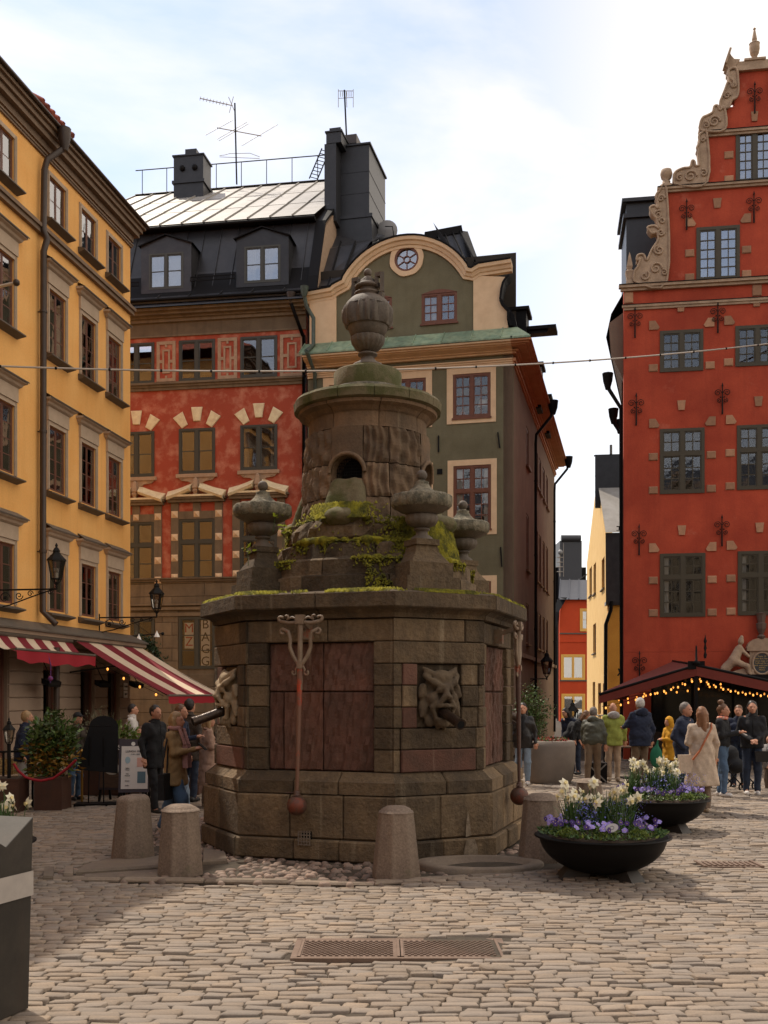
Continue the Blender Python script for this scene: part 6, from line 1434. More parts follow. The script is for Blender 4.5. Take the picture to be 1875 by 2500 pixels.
# corner pedestals with small covered urns
def small_urn(th, rad):
    c = Vector((sin(th)*rad, -cos(th)*rad)); r = empty('covered_urn', (WC.x+c.x, WC.y+c.y, 3.2), th, 'small covered stone urn on a pedestal of the well', 'urn')
    b = MB(); b.box(-.36, .36, -.30, .45, -.1, .16); b.box(-.30, .30, -.25, .45, .162, .34)
    V = [];
    for (s_, z) in ((.26, .342), (.20, .42), (.16, .48), (.145, .56)): V += [(-s_, -s_*.9, z), (s_, -s_*.9, z), (s_, s_*.9, z), (-s_, s_*.9, z)]
    b.add(V, [(i*4+j, i*4+(j+1) % 4, (i+1)*4+(j+1) % 4, (i+1)*4+j) for i in range(3) for j in range(4)]); b.box(-.16, .16, -.16, .16, .56, .63)
    b.build('pedestal', [M_W], r)
    MB().lathe([(.14, .63), (.13, .66), (.075, .70), (.07, .74), (.10, .75), (.10, .77), (.08, .78)], 20).build('foot', [M_URN], r)
    MB().lathe([(.08, .78), (.17, .82), (.2, .88), (.19, .93), (.15, .95)], 60, flute=lambda t, z: .05*abs(sin(t*8))-.02).build('lobes', [M_URN], r)
    MB().lathe([(.15, .94), (.27, .98), (.33, 1.02), (.34, 1.03)], 32).build('bowl', [M_URN], r)
    MB().lathe([(.335, 1.02), (.365, 1.05), (.37, 1.10), (.365, 1.155), (.335, 1.18)], 72, flute=lambda t, z: .035*sin(t*21+3*sin(t*3))).build('rim', [M_LICH], r)
    MB().lathe([(.335, 1.17), (.25, 1.188), (.17, 1.22), (.115, 1.27), (.085, 1.32), (.09, 1.34), (.05, 1.355), (.035, 1.37)], 32).build('lid', [M_LICH], r)
    MB().sphere((0, 0, 1.425), .068, 14).build('ball', [M_URN], r)
    return r
labs = ['small covered stone urn on the well above the right-hand carved face, nearest the viewer', 'small covered stone urn at the far right of the well before the green house', 'small covered stone urn at the back of the well, hidden behind the tower', 'small covered stone urn at the left of the well before the red house']
for j in range(4): tag(small_urn(WTH+j*pi/2, 1.5), labs[j], group='covered urns on the corners of the well')
# moss clumps
def tufts(name, pts, h=.03, w=.022, seed=1, par=None, m=None):
    r = np.random.RandomState(seed); P = np.asarray(pts); n = len(P); a = r.rand(n)*6.28; hh = h*(.5+r.rand(n)); ww_ = w*(.6+r.rand(n)*.9)
    V = np.zeros((n, 5, 3)); F = []
    for k in range(4):
        V[:, k, 0] = P[:, 0]+np.cos(a+k*pi/2)*ww_; V[:, k, 1] = P[:, 1]+np.sin(a+k*pi/2)*ww_; V[:, k, 2] = P[:, 2]-.012+r.normal(0, .003, n)
        F.append((k, (k+1) % 4, 4))
    V[:, 4] = P+np.stack([r.normal(0, .008, n), r.normal(0, .008, n), hh], 1)
    FF = (np.array(F)[None]+np.arange(n)[:, None, None]*5).reshape(-1, 3)
    o = mesh_np(name, V.reshape(-1, 3), FF, [m or M_MOSS], par, True); o['kind'] = 'stuff'; return o
r3 = np.random.RandomState(21); mp_ = []
def mossring(r, z, w_, zj, n, thr, f=2.5, ph=0):
    for _ in range(n):
        a = r3.rand()*2*pi; v = sin(a*f+ph)+sin(a*f*2.3+1.7+ph)*.7+r3.normal(0, .18)
        if v > thr: rr = r+r3.uniform(-w_, 0); mp_.append((WC.x+rr*sin(a), WC.y-rr*cos(a), z+r3.uniform(-zj, 0)*(r3.rand() < .6)))
mossring(1.44, 3.62, .2, .10, 9000, -.2, 3); mossring(1.22, 3.86, .16, .14, 9000, -.4, 3.3, 1); mossring(1.11, 4.10, .12, .25, 9000, -.1, 2.7, 2); mossring(1.0, 4.19, .14, .1, 2000, -.2, 2.2, 3)
for _ in range(24000):      # along the cornice top, octagonal
    f = FACES[r3.randint(8)]; u = r3.uniform(-1, 1)*(f[3]+.06); o = .18-abs(r3.normal(0, .13)); v = sin(u*5+f[1]*3)+.6*sin(u*13+f[1]*7)+r3.normal(0, .2)
    if o > -.35 and v > -.25: p = fpt(f, u, o, 3.16-(o-.16)*.13 if o < .16 else 3.15); mp_.append((WC.x+p[0], WC.y+p[1], p[2]))
for _ in range(8000):      # hanging patches on the drum sides
    a = r3.rand()*2*pi; z = 3.2+r3.rand()*.45; v = sin(a*4.1+.5)+sin(a*9.7+z*6)*.8+(3.45-z)*1.0*sin(a*2)
    if v > 1.0: mp_.append((WC.x+1.46*sin(a), WC.y-1.46*cos(a), z))
for _ in range(9000):
    a = WTH+R(28)+r3.normal(0, .33); z = 3.7+r3.rand()*.48; rr = 1.24-(z-3.7)*.25; mp_.append((WC.x+rr*sin(a), WC.y-rr*cos(a), z))
for _ in range(3000):
    a = OPN[0]+r3.normal(0, .15); z = 4.15+r3.rand()*.2; rr = 1.22-(z-4.1)*.6; mp_.append((WC.x+rr*sin(a), WC.y-rr*cos(a), z))
def moss_bed(r, z, n, thr, f, ph, rad=.045):
    P_ = []
    for i in range(n):
        a = 2*pi*i/n; v = sin(a*f+ph)+sin(a*f*2.3+1.7+ph)*.7
        if v > thr and cos(a) > -.4:
            q = rad*(.6+.5*min(1, v-thr)); P_.append(('e', (r*sin(a), -r*cos(a), z), (q*1.7, q*1.7, q)))
            if v > thr+.5: P_.append(('c', (r*sin(a), -r*cos(a), z), ((r+.05)*sin(a+.03), -(r+.05)*cos(a+.03), z-.14-.06*sin(i*1.9)), q*.8, .018))
    if P_:
        o = surf('moss_cushion', P_, .03, [M_MOSS], well, k=.03, noise=.012, nf=20)
        if o: o['kind'] = 'stuff'
moss_bed(1.37, 3.63, 60, .25, 3, 0); moss_bed(1.17, 3.87, 54, .1, 3.3, 1, .05); moss_bed(1.04, 4.14, 50, .2, 2.7, 2, .05)
mo = tufts('moss', mp_, .020, .015, 4); mo.parent = None; tag(mo, 'yellow-green moss growing over the ledges of the stone well', 'moss', kind='stuff')
# ---- carved faces with pipes
def mask(th, lab_light):
    face = [f for f in FACES if f[0] == 'm' and abs(f[1]-th) < .01][0]
    r = empty('carved_mask', fpt(face, 0, -.0, 1.93), th); r.parent = well
    P = []
    E = lambda x, y, z, a, b_, c, rz=0: P.append(('e', (x, -y, z), (a, b_, c), rz)); C = lambda p, q, ra, rb: P.append(('c', (p[0], -p[1], p[2]), (q[0], -q[1], q[2]), ra, rb))
    E(0, .0, -.02, .21, .09, .33); E(0, .08, .19, .13, .08, .12)
    for s_ in (-1, 1):
        C((s_*.025, .165, .10), (s_*.14, .14, .16), .032, .036); C((s_*.14, .14, .16), (s_*.22, .06, .24), .036, .030); C((s_*.04, .11, .22), (s_*.19, .05, .29), .045, .035); C((s_*.12, .06, .26), (s_*.22, .03, .33), .03, .018)
        E(s_*.082, .155, .075, .036, .032, .028); C((s_*.04, .15, .045), (s_*.125, .135, .045), .013, .012)
        E(s_*.13, .09, -.03, .075, .07, .08); C((s_*.05, .19, -.045), (s_*.15, .12, -.13), .026, .026); C((s_*.15, .12, -.13), (s_*.10, .11, -.27), .026, .026)
        C((s_*.0, .20, -.11), (s_*.10, .16, -.12), .024, .02)
        E(s_*.225, .02, .05, .06, .06, .10); C((s_*.22, .06, .12), (s_*.275, .045, .0), .022, .02); E(s_*.215, .02, -.14, .065, .05, .12); C((s_*.18, .06, -.08), (s_*.26, .04, -.24), .022, .018); E(s_*.13, .02, -.29, .07, .05, .08); C((s_*.05, .08, -.30), (s_*.045, .05, -.39), .035, .02)
        E(s_*.045, .20, -.015, .028, .03, .022)
    E(0, .205, .0, .045, .055, .035); C((0, .16, .11), (0, .21, .01), .028, .034)
    C((-.08, .13, -.28), (.08, .13, -.28), .026, .026); E(0, .10, -.32, .085, .07, .06)
    P.append(('-', (0, -.20, -.20), (.065, .12, .062)))
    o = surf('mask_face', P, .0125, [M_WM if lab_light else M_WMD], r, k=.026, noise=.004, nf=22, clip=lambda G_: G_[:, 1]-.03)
    b = MB(); d = Vector((0, -1, -.34)).normalized(); p0 = Vector((0, -.10, -.185)); p1 = p0+d*.44
    b.tube([p0, p0+d*.22, p0+d*.38, p1], [.062, .058, .058, .066], 16); b.build('spout_pipe', [M_BRNZ], r)
    MB().tube([p1-d*.03, p1+d*.003], .046, 14).build('pipe_shade_disc', [mat('hollow_shade', (.004, .004, .004), 1)], r)  # near-black disc stands for the shade inside the pipe
    return r
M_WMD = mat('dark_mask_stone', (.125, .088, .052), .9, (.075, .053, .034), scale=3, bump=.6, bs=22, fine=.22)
M_WM = mat('sunlit_mask_stone', (.36, .27, .17), .85, (.26, .19, .115), scale=4, bump=.5, bs=28, fine=.18)  # paler copy for the left mask, sunlight put into the colour
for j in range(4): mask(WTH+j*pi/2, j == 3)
# ---- pump arms: scroll bracket, rod and iron ball
def pump(th):
    face = [f for f in FACES if f[0] == 'p' and abs(f[1]-th) < .01][0]
    r = empty('pump_handle', fpt(face, 0, 0, 0), th); r.parent = well; ux = -.12; yo = -.30
    b = MB(); b.box(ux-.05, ux+.05, -.10, .02, 2.60, 2.78); b.obox((ux-.035, -.05, 2.72), (ux-.035, yo, 2.80), .02, .05); b.obox((ux+.035, -.05, 2.72), (ux+.035, yo, 2.80), .02, .05); b.build('wall_bracket', [M_RIRON], r)
    b = MB()
    b.tube([(ux, yo, 2.86), (ux, yo, 2.6), (ux-.003, yo, 2.0)], [.035, .032, .03], 10); b.obox((ux-.05, yo, 2.82), (ux+.05, yo, 2.82), .09, .11); b.tube([(ux, yo-.05, 2.80), (ux, yo+.05, 2.80)], .028, 10)
    def curl(cx, cz, r0, t0, t1, n=12, k=.6): return [(cx+r0*(1-k*i/n)*cos(t0+(t1-t0)*i/n), yo, cz+r0*(1-k*i/n)*sin(t0+(t1-t0)*i/n)) for i in range(n+1)]
    for s_ in (-1, 1):
        b.tube([(ux+s_*.03, yo, 2.79), (ux+s_*.14, yo, 2.78), (ux+s_*.24, yo, 2.80)]+[(ux+s_*(.24+.035*sin(t)), yo, 2.835-.035*cos(t)*(1-t/8)) for t in np.linspace(0, 4, 8)], [.024]*3+[.022-.001*i for i in range(8)], 7)
        b.tube([(ux+s_*.02, yo, 2.81), (ux+s_*.10, yo, 2.85), (ux+s_*.17, yo, 2.82)]+[(ux+s_*(.17-.02*sin(t)), yo, 2.845-.025*cos(t)) for t in np.linspace(0, 4, 7)], .015, 6)
        b.tube([(ux+s_*.02, yo, 2.30), (ux+s_*.09, yo, 2.40), (ux+s_*.13, yo, 2.50), (ux+s_*.125, yo, 2.60), (ux+s_*.15, yo, 2.68), (ux+s_*.22, yo, 2.71)]+[(ux+s_*(.22+.03*sin(t)), yo, 2.685+.03*cos(t)) for t in np.linspace(0, 4, 7)], [.024]*6+[.018]*7, 7)
        b.tube([(ux+s_*.02, yo, 2.30), (ux+s_*.055, yo, 2.24), (ux+s_*.05, yo, 2.20)]+[(ux+s_*(.075+.025*cos(t)), yo, 2.20-.025*sin(t)) for t in np.linspace(pi, -1, 7)], .013, 6)
    b.obox((ux, yo, 2.25), (ux, yo, 2.32), .085, .06); b.build('scroll_arm', [M_RIRON], r)
    MB().tube([(ux-.003, yo, 2.25), (ux-.02, yo-.01, 1.5), (ux-.035, yo-.02, .78)], [.034, .028, .02], 10).build('rod', [M_RIRON2 if abs(th-(WTH-pi/4)) > .1 else mat('red_lead_rod', (.17, .085, .055), .5, (.45, .05, .015), scale=2.2, stretch=(1, 1, .8), lo=.5, hi=.58, fine=.15)], r)
    b = MB().lathe([(.022, .83), (.04, .82), (.035, .79), (.05, .775)], 12, (ux-.035, yo-.02, 0)); b.tube([(ux-.035-.14, yo-.02, .80), (ux-.035+.02, yo-.02, .80)], .006, 5) ; b.build('collar', [M_RIRON2], r)
    MB().sphere((ux-.035, yo-.02, .655), .118, 20).build('iron_ball', [M_RIRON2], r)
for f in FACES:
    if f[0] == 'p': pump(f[1])
# small iron grid in the plinth, left of the standing bollard, and seedlings
fp = [f for f in FACES if f[0] == 'p'][0]
b = MB(); b.add([fpt(fp, u, .165, z) for u, z in ((-.17, .19), (-.03, .19), (-.03, .34), (-.17, .34))], [(0, 1, 2, 3)])
b.build('vent_shade_patch', [mat('hollow_shade', (.004, .004, .004), 1)], well)  # near-black patch stands for the shade of the hole
b = MB()
for i in range(5): b.obox(fpt(fp, -.17+i*.035, .235, .18), fpt(fp, -.17+i*.035, .235, .35), .012, .012); b.obox(fpt(fp, -.18, .235, .19+i*.037), fpt(fp, -.02, .235, .19+i*.037), .012, .012)
b.build('vent_grid', [M_KERB], well)

fm_ = FACES[0]
b = MB(); ol = [(-.10, .01), (-.085, .12), (-.05, .24), (-.03, .26), (-.025, .40), (0, .58), (.025, .42), (.05, .28), (.06, .24), (.10, .13), (.11, .01)]
V = [fpt(fm_, .30+u, (.236 if z < .245 else .180), z) for u, z in ol]; b.add(V, [(0, 1, 2, 3, 7, 8, 9, 10)][:0]+[(0, 10, 9, 1), (1, 9, 8, 2)]+[(3, 7, 6, 4), (4, 6, 5)])
b.build('lime_stain', [mat('lime_deposit', (.30, .235, .165), .9, (.20, .15, .10), scale=14, lo=.4, hi=.6, fine=.25, bump=.4)], well)
# ---------------------------------------------------------------- PEOPLE
M_SKIN = mat('skin', (.50, .25, .16), .55, (.44, .21, .13), scale=12, spec=.3)
M_EYE = mat('eye_dark', (.02, .015, .012), .2)
def cloth(name, c, r=.85, b=.35, **k): return mat('cloth_'+name, c, r, tuple(x*.78 for x in c), scale=7, bump=b, bs=14, fine=.12, bumpd=.03, **k)
C_ = dict(black=cloth('black', (.012, .012, .014)), leather=cloth('leather', (.014, .012, .012), .35), navy=cloth('navy', (.012, .018, .042)), tan=cloth('tan', (.30, .19, .085)), beige=cloth('beige', (.52, .40, .30)),
          pink=cloth('pinkbeige', (.40, .25, .18)), olive=cloth('olive', (.055, .055, .036), .6), lime=cloth('lime', (.26, .29, .055)), denim=cloth('denim', (.07, .12, .20)), pale=cloth('pale_denim', (.20, .26, .33)),
          dden=cloth('dark_denim', (.02, .03, .055)), khaki=cloth('khaki', (.15, .10, .06)), sand=cloth('sand', (.38, .27, .18)), white=cloth('white', (.60, .56, .52)), yellow=cloth('yellow', (.62, .30, .015)),
          red=cloth('red', (.35, .05, .03)), dkbrown=cloth('dark_brown', (.05, .035, .025)), grey=cloth('grey', (.33, .31, .30)), rose=cloth('rose', (.42, .22, .20)), taupe=cloth('taupe', (.20, .14, .10)))
H_ = dict(blonde=mat('hair_blonde', (.38, .24, .11), .5, (.26, .16, .075), scale=30, stretch=(8, 8, 1)), brown=mat('hair_brown', (.10, .05, .025), .5, (.16, .075, .035), scale=30, stretch=(8, 8, 1)),
          dark=mat('hair_dark', (.015, .010, .008), .45), white=mat('hair_white', (.55, .52, .48), .6, (.4, .38, .35), scale=30), grey=mat('hair_grey', (.12, .10, .085), .6, (.2, .17, .15), scale=30), auburn=mat('hair_auburn', (.17, .07, .03), .5, (.26, .12, .055), scale=30, stretch=(8, 8, 1)))
SHOE = dict(black=mat('shoe_black', (.012, .012, .013), .4), white=mat('shoe_white', (.62, .58, .54), .6), tan=mat('shoe_tan', (.36, .27, .19), .7))
ARMS = dict(down=((.245, .03, 1.13), (.26, -.04, .90)), back=((.25, .06, 1.14), (.24, .05, .90)), phone=((.20, -.05, 1.14), (.06, -.30, 1.20)), clasp=((.235, .02, 1.14), (.04, -.22, 1.02)), pocket=((.27, .06, 1.14), (.20, -.10, .98)),
            fold=((.23, -.02, 1.14), (.05, -.22, 1.16)), out=((.23, -.08, 1.20), (.16, -.34, 1.16)), bend=((.22, -.10, 1.10), (.2, -.25, .92)))
def person(px, d, h, face, lab, top='black', legs='denim', hair='dark', style='short', coat=.86, arms=('down', 'down'), shoes='black', lean=0.0, walk=0.0, flare=.0, puffy=0, eyes=True, hood=None, under=None, sit=0, group=None, x=None, pl=0, head=(0, 0), short=False):
    X = (px-CX)/FPX*d; r = empty('person', (X, d, 0), R(face), lab, 'person', group); s = h/1.72
    def T(p):
        z = p[2]; k = max(0, z-.93); return (p[0]*s, (p[1]-lean*k)*s, (z-.12*lean*k-sit)*s)
    def c(a, b_, ra, rb): return ('c', T(a), T(b_), ra*s, rb*s)
    e = lambda p, q: ('e', T(p), tuple(v*s for v in q))
    hy = -.02; HX, HY_ = head
    # legs
    st = .11; fl = [(-.095, -walk*st*2, .07), (.095, walk*st*2, .07)]
    kn = [(-.095, -walk*st-.03, .49), (.095, walk*st-.03+(.03 if walk else 0), .49)]
    hip = [(-.085, 0, .90), (.085, 0, .90)]
    skin = []
    for i in (0, 1): skin += [c(hip[i], kn[i], .075, .05), c(kn[i], fl[i], .05, .035), c(fl[i], (fl[i][0], fl[i][1]-.12, .035), .035, .028)]
    skin += [c((-.06, 0, 1.0), (.06, 0, 1.0), .09, .09), c((-.08, 0, 1.28), (.08, 0, 1.28), .09, .09), e((0, 0, 1.15), (.13, .09, .22)), c((-.14, 0, 1.40), (.14, 0, 1.40), .05, .05), c((0, .0, 1.42), (HX*.5, hy+HY_*.5, 1.54), .052, .05)]
    hc = (HX, hy+HY_, 1.605)
    skin += [e(hc, (.072, .092, .112)), e((HX, hc[1]-.045, 1.565), (.052, .052, .065)), c((HX, hc[1]-.088, 1.605), (HX, hc[1]-.112, 1.575), .012, .017), e((HX, hc[1]-.086, 1.545), (.024, .014, .012)), e((HX, hc[1]-.080, 1.628), (.050, .016, .012)),
             e((HX-.074, hc[1], 1.60), (.012, .02, .03)), e((HX+.074, hc[1], 1.60), (.012, .02, .03)), e((HX, hc[1]-.075, 1.515), (.025, .02, .02))]
    hands = []; slv = []
    for i, sd in ((0, -1), (1, 1)):
        a = arms[i]; (ex, ey, ez), (wx, wy, wz) = (ARMS[a] if isinstance(a, str) else a); sh = (sd*.175, .0, 1.385)
        el = (sd*ex, ey, ez); wr = (sd*wx, wy, wz); skin += [c(sh, el, .045, .035), c(el, wr, .035, .024)]
        slv += [c(sh, el, .065, .052), c(el, wr, .052, .040)]
        if a != 'pocket':
            v = Vector(wr)-Vector(el); v.normalize(); up = Vector((0, 0, 1)) if abs(v.z) < .8 else Vector((0, -1, 0)); sdv = v.cross(up).normalized(); nr = sdv.cross(v).normalized(); w = Vector(wr); P = []
            K = lambda q: T(tuple(q))
            pa = w+v*.075; P.append(('c', K(w), K(pa), .022*s, .030*s)); P.append(('c', K(w+sdv*.012), K(pa+sdv*.022), .02*s, .018*s)); P.append(('c', K(w-sdv*.012), K(pa-sdv*.022), .02*s, .018*s))
            cu = -nr*.35
            for f_, ln in ((-.030, .052), (-.010, .064), (.011, .060), (.030, .046)):
                b0 = pa+sdv*f_+v*.012; m1 = b0+(v+cu*.5).normalized()*ln*.55; m2_ = m1+(v+cu*2.2).normalized()*ln*.5; P += [('c', K(b0-v*.02), K(m1), .0105*s, .0095*s), ('c', K(m1), K(m2_), .0095*s, .0075*s)]
            t0 = w+v*.025+sdv*.024*(-sd); t1 = t0+(v*.6-sdv*sd*.9).normalized()*.035; t2 = t1+(v-nr*.3).normalized()*.03; P += [('c', K(t0), K(t1), .013*s, .011*s), ('c', K(t1), K(t2), .011*s, .009*s)]
            hands.append(P)
    b = surf('body', skin, .0165, [M_SKIN], r, k=.022)
    for P in hands: surf('hand', P, .0085, [M_SKIN], r, k=.006)
    # trousers
    w_ = .0 if not flare else .02
    tr = []
    for i in (0, 1): tr += [c(hip[i], kn[i], .092, .072+w_), c(kn[i], (fl[i][0], fl[i][1]+.01, .10), .072+w_, .056+w_*1.6)]
    tr += [c((-.07, 0, .97), (.07, 0, .97), .105, .105)]
    surf('trousers', tr, .02, [C_[legs]], r, k=.03, noise=.013, nf=13, seed=int(px), clip=lambda G_: (.055*s-sit*s)-G_[:, 2])
    # shoes
    sh_ = []
    for i in (0, 1): f = fl[i]; sh_ += [c((f[0], f[1]+.05, .05), (f[0], f[1]-.11, .042), .046, .040), c((f[0], f[1]+.03, .05), (f[0], f[1]+.02, .10), .046, .042)]
    surf('shoes', sh_, .014, [SHOE[shoes]], r, k=.02, clip=lambda G_: (-.0)-G_[:, 2]+.001) if not sit else None
    # jacket / coat
    p_ = .02*puffy; hem = coat; ck = [c((-.085, 0, 1.27), (.085, 0, 1.27), .125+p_, .125+p_), c((-.145, .0, 1.385), (.145, .0, 1.385), .066, .066), e((0, 0, 1.14), (.178+p_, .135+p_, .27)), c((-.075, 0, 1.02), (.075, 0, 1.02), .13+p_, .13+p_), c((0, 0, 1.42), (0, -.01, 1.47), .085, .07)]
    if hem < .9:
        n = 2
        ck += [c((-.075, 0, 1.0), (-.085-flare*.5, 0, hem+.03), .125+p_, .125+flare*.6), c((.075, 0, 1.0), (.085+flare*.5, 0, hem+.03), .125+p_, .125+flare*.6), c((0, 0, 1.0), (0, 0, hem+.03), .13+p_, .13+flare)]
    ck += slv
    zc = (hem-sit)*s
    def clipc(G_): return zc-G_[:, 2]
    surf('jacket' if hem > .75 else 'coat', ck, .021, [C_[top]], r, k=.035, noise=.016+.003*puffy, nf=12, seed=int(px)+3, clip=clipc)
    if under: surf('shirt', [c((0, -.03, 1.30), (0, -.04, 1.43), .085, .065), e((0, -.085, 1.2), (.07, .06, .18))], .02, [C_[under]], r, k=.02)
    if hood: surf('hood', [c((-.07, .07, 1.44), (.07, .07, 1.44), .06, .06), e((0, .09, 1.47), (.11, .07, .07)), c((-.09, .0, 1.45), (0, .09, 1.42), .04, .05), c((.09, .0, 1.45), (0, .09, 1.42), .04, .05)], .02, [C_[hood]], r, k=.03, noise=.008, nf=14)
    if not hood and style != 'hooded':
        MB().tube([T((.082*cos(t), .005+.072*sin(t), 1.455-.012*sin(t)*-1)) for t in np.linspace(-pi/2+.35, 3*pi/2-.35, 14)], .022*s, 6).build('collar', [C_[top]], r)
    MB().tube([T((0, -.128-.02*puffy, 1.40)), T((0, -.150-.03*puffy, 1.15)), T((0, -.150-.02*puffy, max(hem+.05, .95)))], .006, 4).build('front_seam', [M_BLACK], r)
    # hair
    hy2 = hc[1]; HZ = 1.0
    cap_ = [e((HX, hy2+.018, 1.625), (.083, .096, .112))]
    front = lambda G_: np.maximum(-(G_[:, 1]-(T((0, hy2-.052, 1.6))[1])), -1)  # keep behind the hairline
    def faceclip(G_):
        # remove hair over the face: region in front of the ear line and below the hairline
        yy = (G_[:, 1]-T((0, hy2-.02, 1.6))[1]); zz = (T((0, 0, 1.655-.12*lean*.7))[2]-G_[:, 2]); xx = np.abs(G_[:, 0]-HX*s)-.068*s
        return np.minimum(np.minimum(-yy-.01, zz), -xx)
    if style == 'bald': pass
    else:
        if style == 'long': cap_ += [c((HX-.05, hy2+.05, 1.60), (HX-.07, hy2+.06, 1.36), .05, .035), c((HX+.05, hy2+.05, 1.60), (HX+.07, hy2+.06, 1.36), .05, .035), c((HX, hy2+.07, 1.6), (HX, hy2+.085, 1.34), .065, .05)]
        if style == 'bun': cap_ += [e((HX, hy2+.05, 1.76), (.062, .058, .05)), c((HX, hy2+.07, 1.62), (HX, hy2+.06, 1.54), .06, .04)]
        if style == 'bob': cap_ += [c((HX-.06, hy2+.02, 1.60), (HX-.065, hy2+.01, 1.48), .045, .035), c((HX+.06, hy2+.02, 1.60), (HX+.065, hy2+.01, 1.48), .045, .035), c((HX, hy2+.07, 1.6), (HX, hy2+.07, 1.47), .06, .045)]
        if style == 'hooded': cap_ = [e((HX, hy2+.02, 1.62), (.105, .115, .135)), c((HX, hy2+.06, 1.5), (0, .06, 1.40), .10, .09)]
        if style == 'cap': cap_ = [e((HX, hy2+.01, 1.65), (.085, .10, .085))]
        o = surf('cap' if style == 'cap' else ('hood' if style == 'hooded' else 'hair'), cap_, .0115, [C_[top] if style == 'hooded' else (H_.get(hair) or C_[hair])], r, k=.02, noise=.006, nf=24, clip=(lambda G_: faceclip(G_)))
        if style == 'cap': surf('cap_brim', [e((HX, hy2-.11, 1.655), (.065, .06, .010))], .01, [H_.get(hair) or C_[hair]], r)
    if eyes:
        b = MB()
        for sx in (-.028, .028): b.sphere(T((HX+sx, hc[1]-.082, 1.608)), .011*s, 8)
        b.build('eyes', [M_EYE], r)
    return r
def pt(r, p): return r.matrix_basis@Vector(p)
GP_R = 'people standing on the right side of the square'
# left side
person(52, 18.4, 1.66, 110, 'person with blonde-brown hair, navy coat and white trousers behind the leftmost laurel bush', 'navy', 'white', 'blonde', 'short', .80, ('down', 'down'), 'black', lean=.12)
person(182, 19.2, 1.62, 60, 'person in dark cap, brown jacket and jeans behind the black menu stand', 'dkbrown', 'denim', 'black', 'cap', .84, ('down', 'down'), 'black', lean=.1)
man_b = person(378, 17.1, 1.77, 55, 'dark-haired person in a long black jacket and black trousers left of the blonde woman', 'black', 'black', 'dark', 'short', .72, ('down', 'down'), 'black', walk=.5)
wom = person(428, 14.67, 1.70, 80, 'blonde person in tan parka, pink scarf and blue jeans looking at a phone', 'tan', 'denim', 'blonde', 'bob', .68, ('phone', 'phone'), 'white', walk=.9, flare=.03)
p5 = person(440, 17.6, 1.77, 75, 'brown-haired person in navy jacket and light jeans behind the blonde woman', 'navy', 'pale', 'brown', 'short', .9, ('phone', 'down'), 'black', walk=.8)
person(462, 18.9, 1.86, 150, 'tall person in dark brown jacket seen behind the blonde woman', 'dkbrown', 'dden', 'dark', 'short', .7, ('down', 'down'), 'black')
person(507, 18.0, 1.60, 110, 'person in long pinkish beige coat beside the left carved face pipe', 'pink', 'taupe', 'blonde', 'bob', .42, ('fold', 'fold'), 'tan', flare=.05)
person(322, 22.2, 1.74, 95, 'waiter in white shirt and dark vest under the striped awning', 'white', 'black', 'dark', 'short', .95, ('bend', 'bend'), 'black')
person(345, 20.6, 1.60, -30, 'guest in red top sitting under the striped awning', 'red', 'dden', 'brown', 'short', .9, ('bend', 'bend'), 'black', sit=.30)
# right side
person(1277, 22.4, 1.76, -10, 'person in black leather jacket and jeans right of the well, head behind the pipe', 'leather', 'pale', 'dark', 'long', .78, ('down', 'down'), 'white', under='black')
person(1383, 25.0, 1.62, 60, 'person in black bending forward beside the concrete planter', 'black', 'dden', 'brown', 'bob', .8, ('bend', 'bend'), 'black', lean=.75)
person(1405, 25.4, 1.66, -50, 'person in navy clothes leaning in beside the concrete planter', 'navy', 'dden', 'dark', 'bob', .8, ('bend', 'bend'), 'black', lean=.55)
person(1447, 21.9, 1.70, 165, 'person in quilted olive jacket bending forward, seen from behind', 'olive', 'khaki', 'grey', 'short', .90, ('down', 'bend'), 'black', lean=.32, puffy=1, hood='olive', eyes=False, walk=.4)
person(1497, 23.4, 1.76, 178, 'bald person in lime green jacket with grey hood, seen from behind', 'lime', 'sand', 'dark', 'bald', .78, ('down', 'down'), 'tan', hood='grey', eyes=False)
person(1563, 21.8, 1.87, 195, 'white-haired person in navy jacket gesturing with one hand, seen from behind', 'navy', 'khaki', 'white', 'short', .80, ('down', 'out'), 'black', puffy=1, hood='navy', eyes=False)
person(1634, 22.6, 1.45, -70, 'child in yellow hooded raincoat beside the person in dark blue jacket', 'yellow', 'dden', 'brown', 'hooded', .62, ('fold', 'fold'), 'black')
person(1672, 18.4, 1.80, 45, 'grey-haired person in dark blue jacket facing the woman in beige coat', 'navy', 'dden', 'grey', 'short', .74, ('pocket', 'fold'), 'black', puffy=1)
bei = person(1713, 17.2, 1.74, 190, 'person with long auburn hair in a beige coat with orange shoulder strap, seen from behind', 'beige', 'taupe', 'auburn', 'long', .44, ('down', 'fold'), 'tan', flare=.07, eyes=False, walk=.3)
bun = person(1764, 19.9, 1.76, 55, 'person with a hair bun in black jacket and wide blue jeans holding a phone', 'black', 'denim', 'brown', 'bun', .92, ('phone', 'phone'), 'white', flare=.0, walk=.3)
person(1803, 21.6, 1.72, -20, 'person in dark navy sweater behind the person in black', 'navy', 'dden', 'brown', 'short', .92, ('fold', 'down'), 'black')
blk_ = person(1836, 20.2, 1.82, -12, 'person with long dark hair all in black near the right edge', 'black', 'dden', 'dark', 'long', .86, ('clasp', 'clasp'), 'white')
person(1880, 21.5, 1.25, -60, 'seated person in grey at the right edge of the picture', 'grey', 'taupe', 'brown', 'short', .8, ('bend', 'bend'), 'black', sit=.2)
def obj_thing(name, lab, cat, mb, mats, loc=(0, 0, 0), rot=None, group=None):
    o = mb.build(name, mats, None, loc, rot); tag(o, lab, cat, group); return o
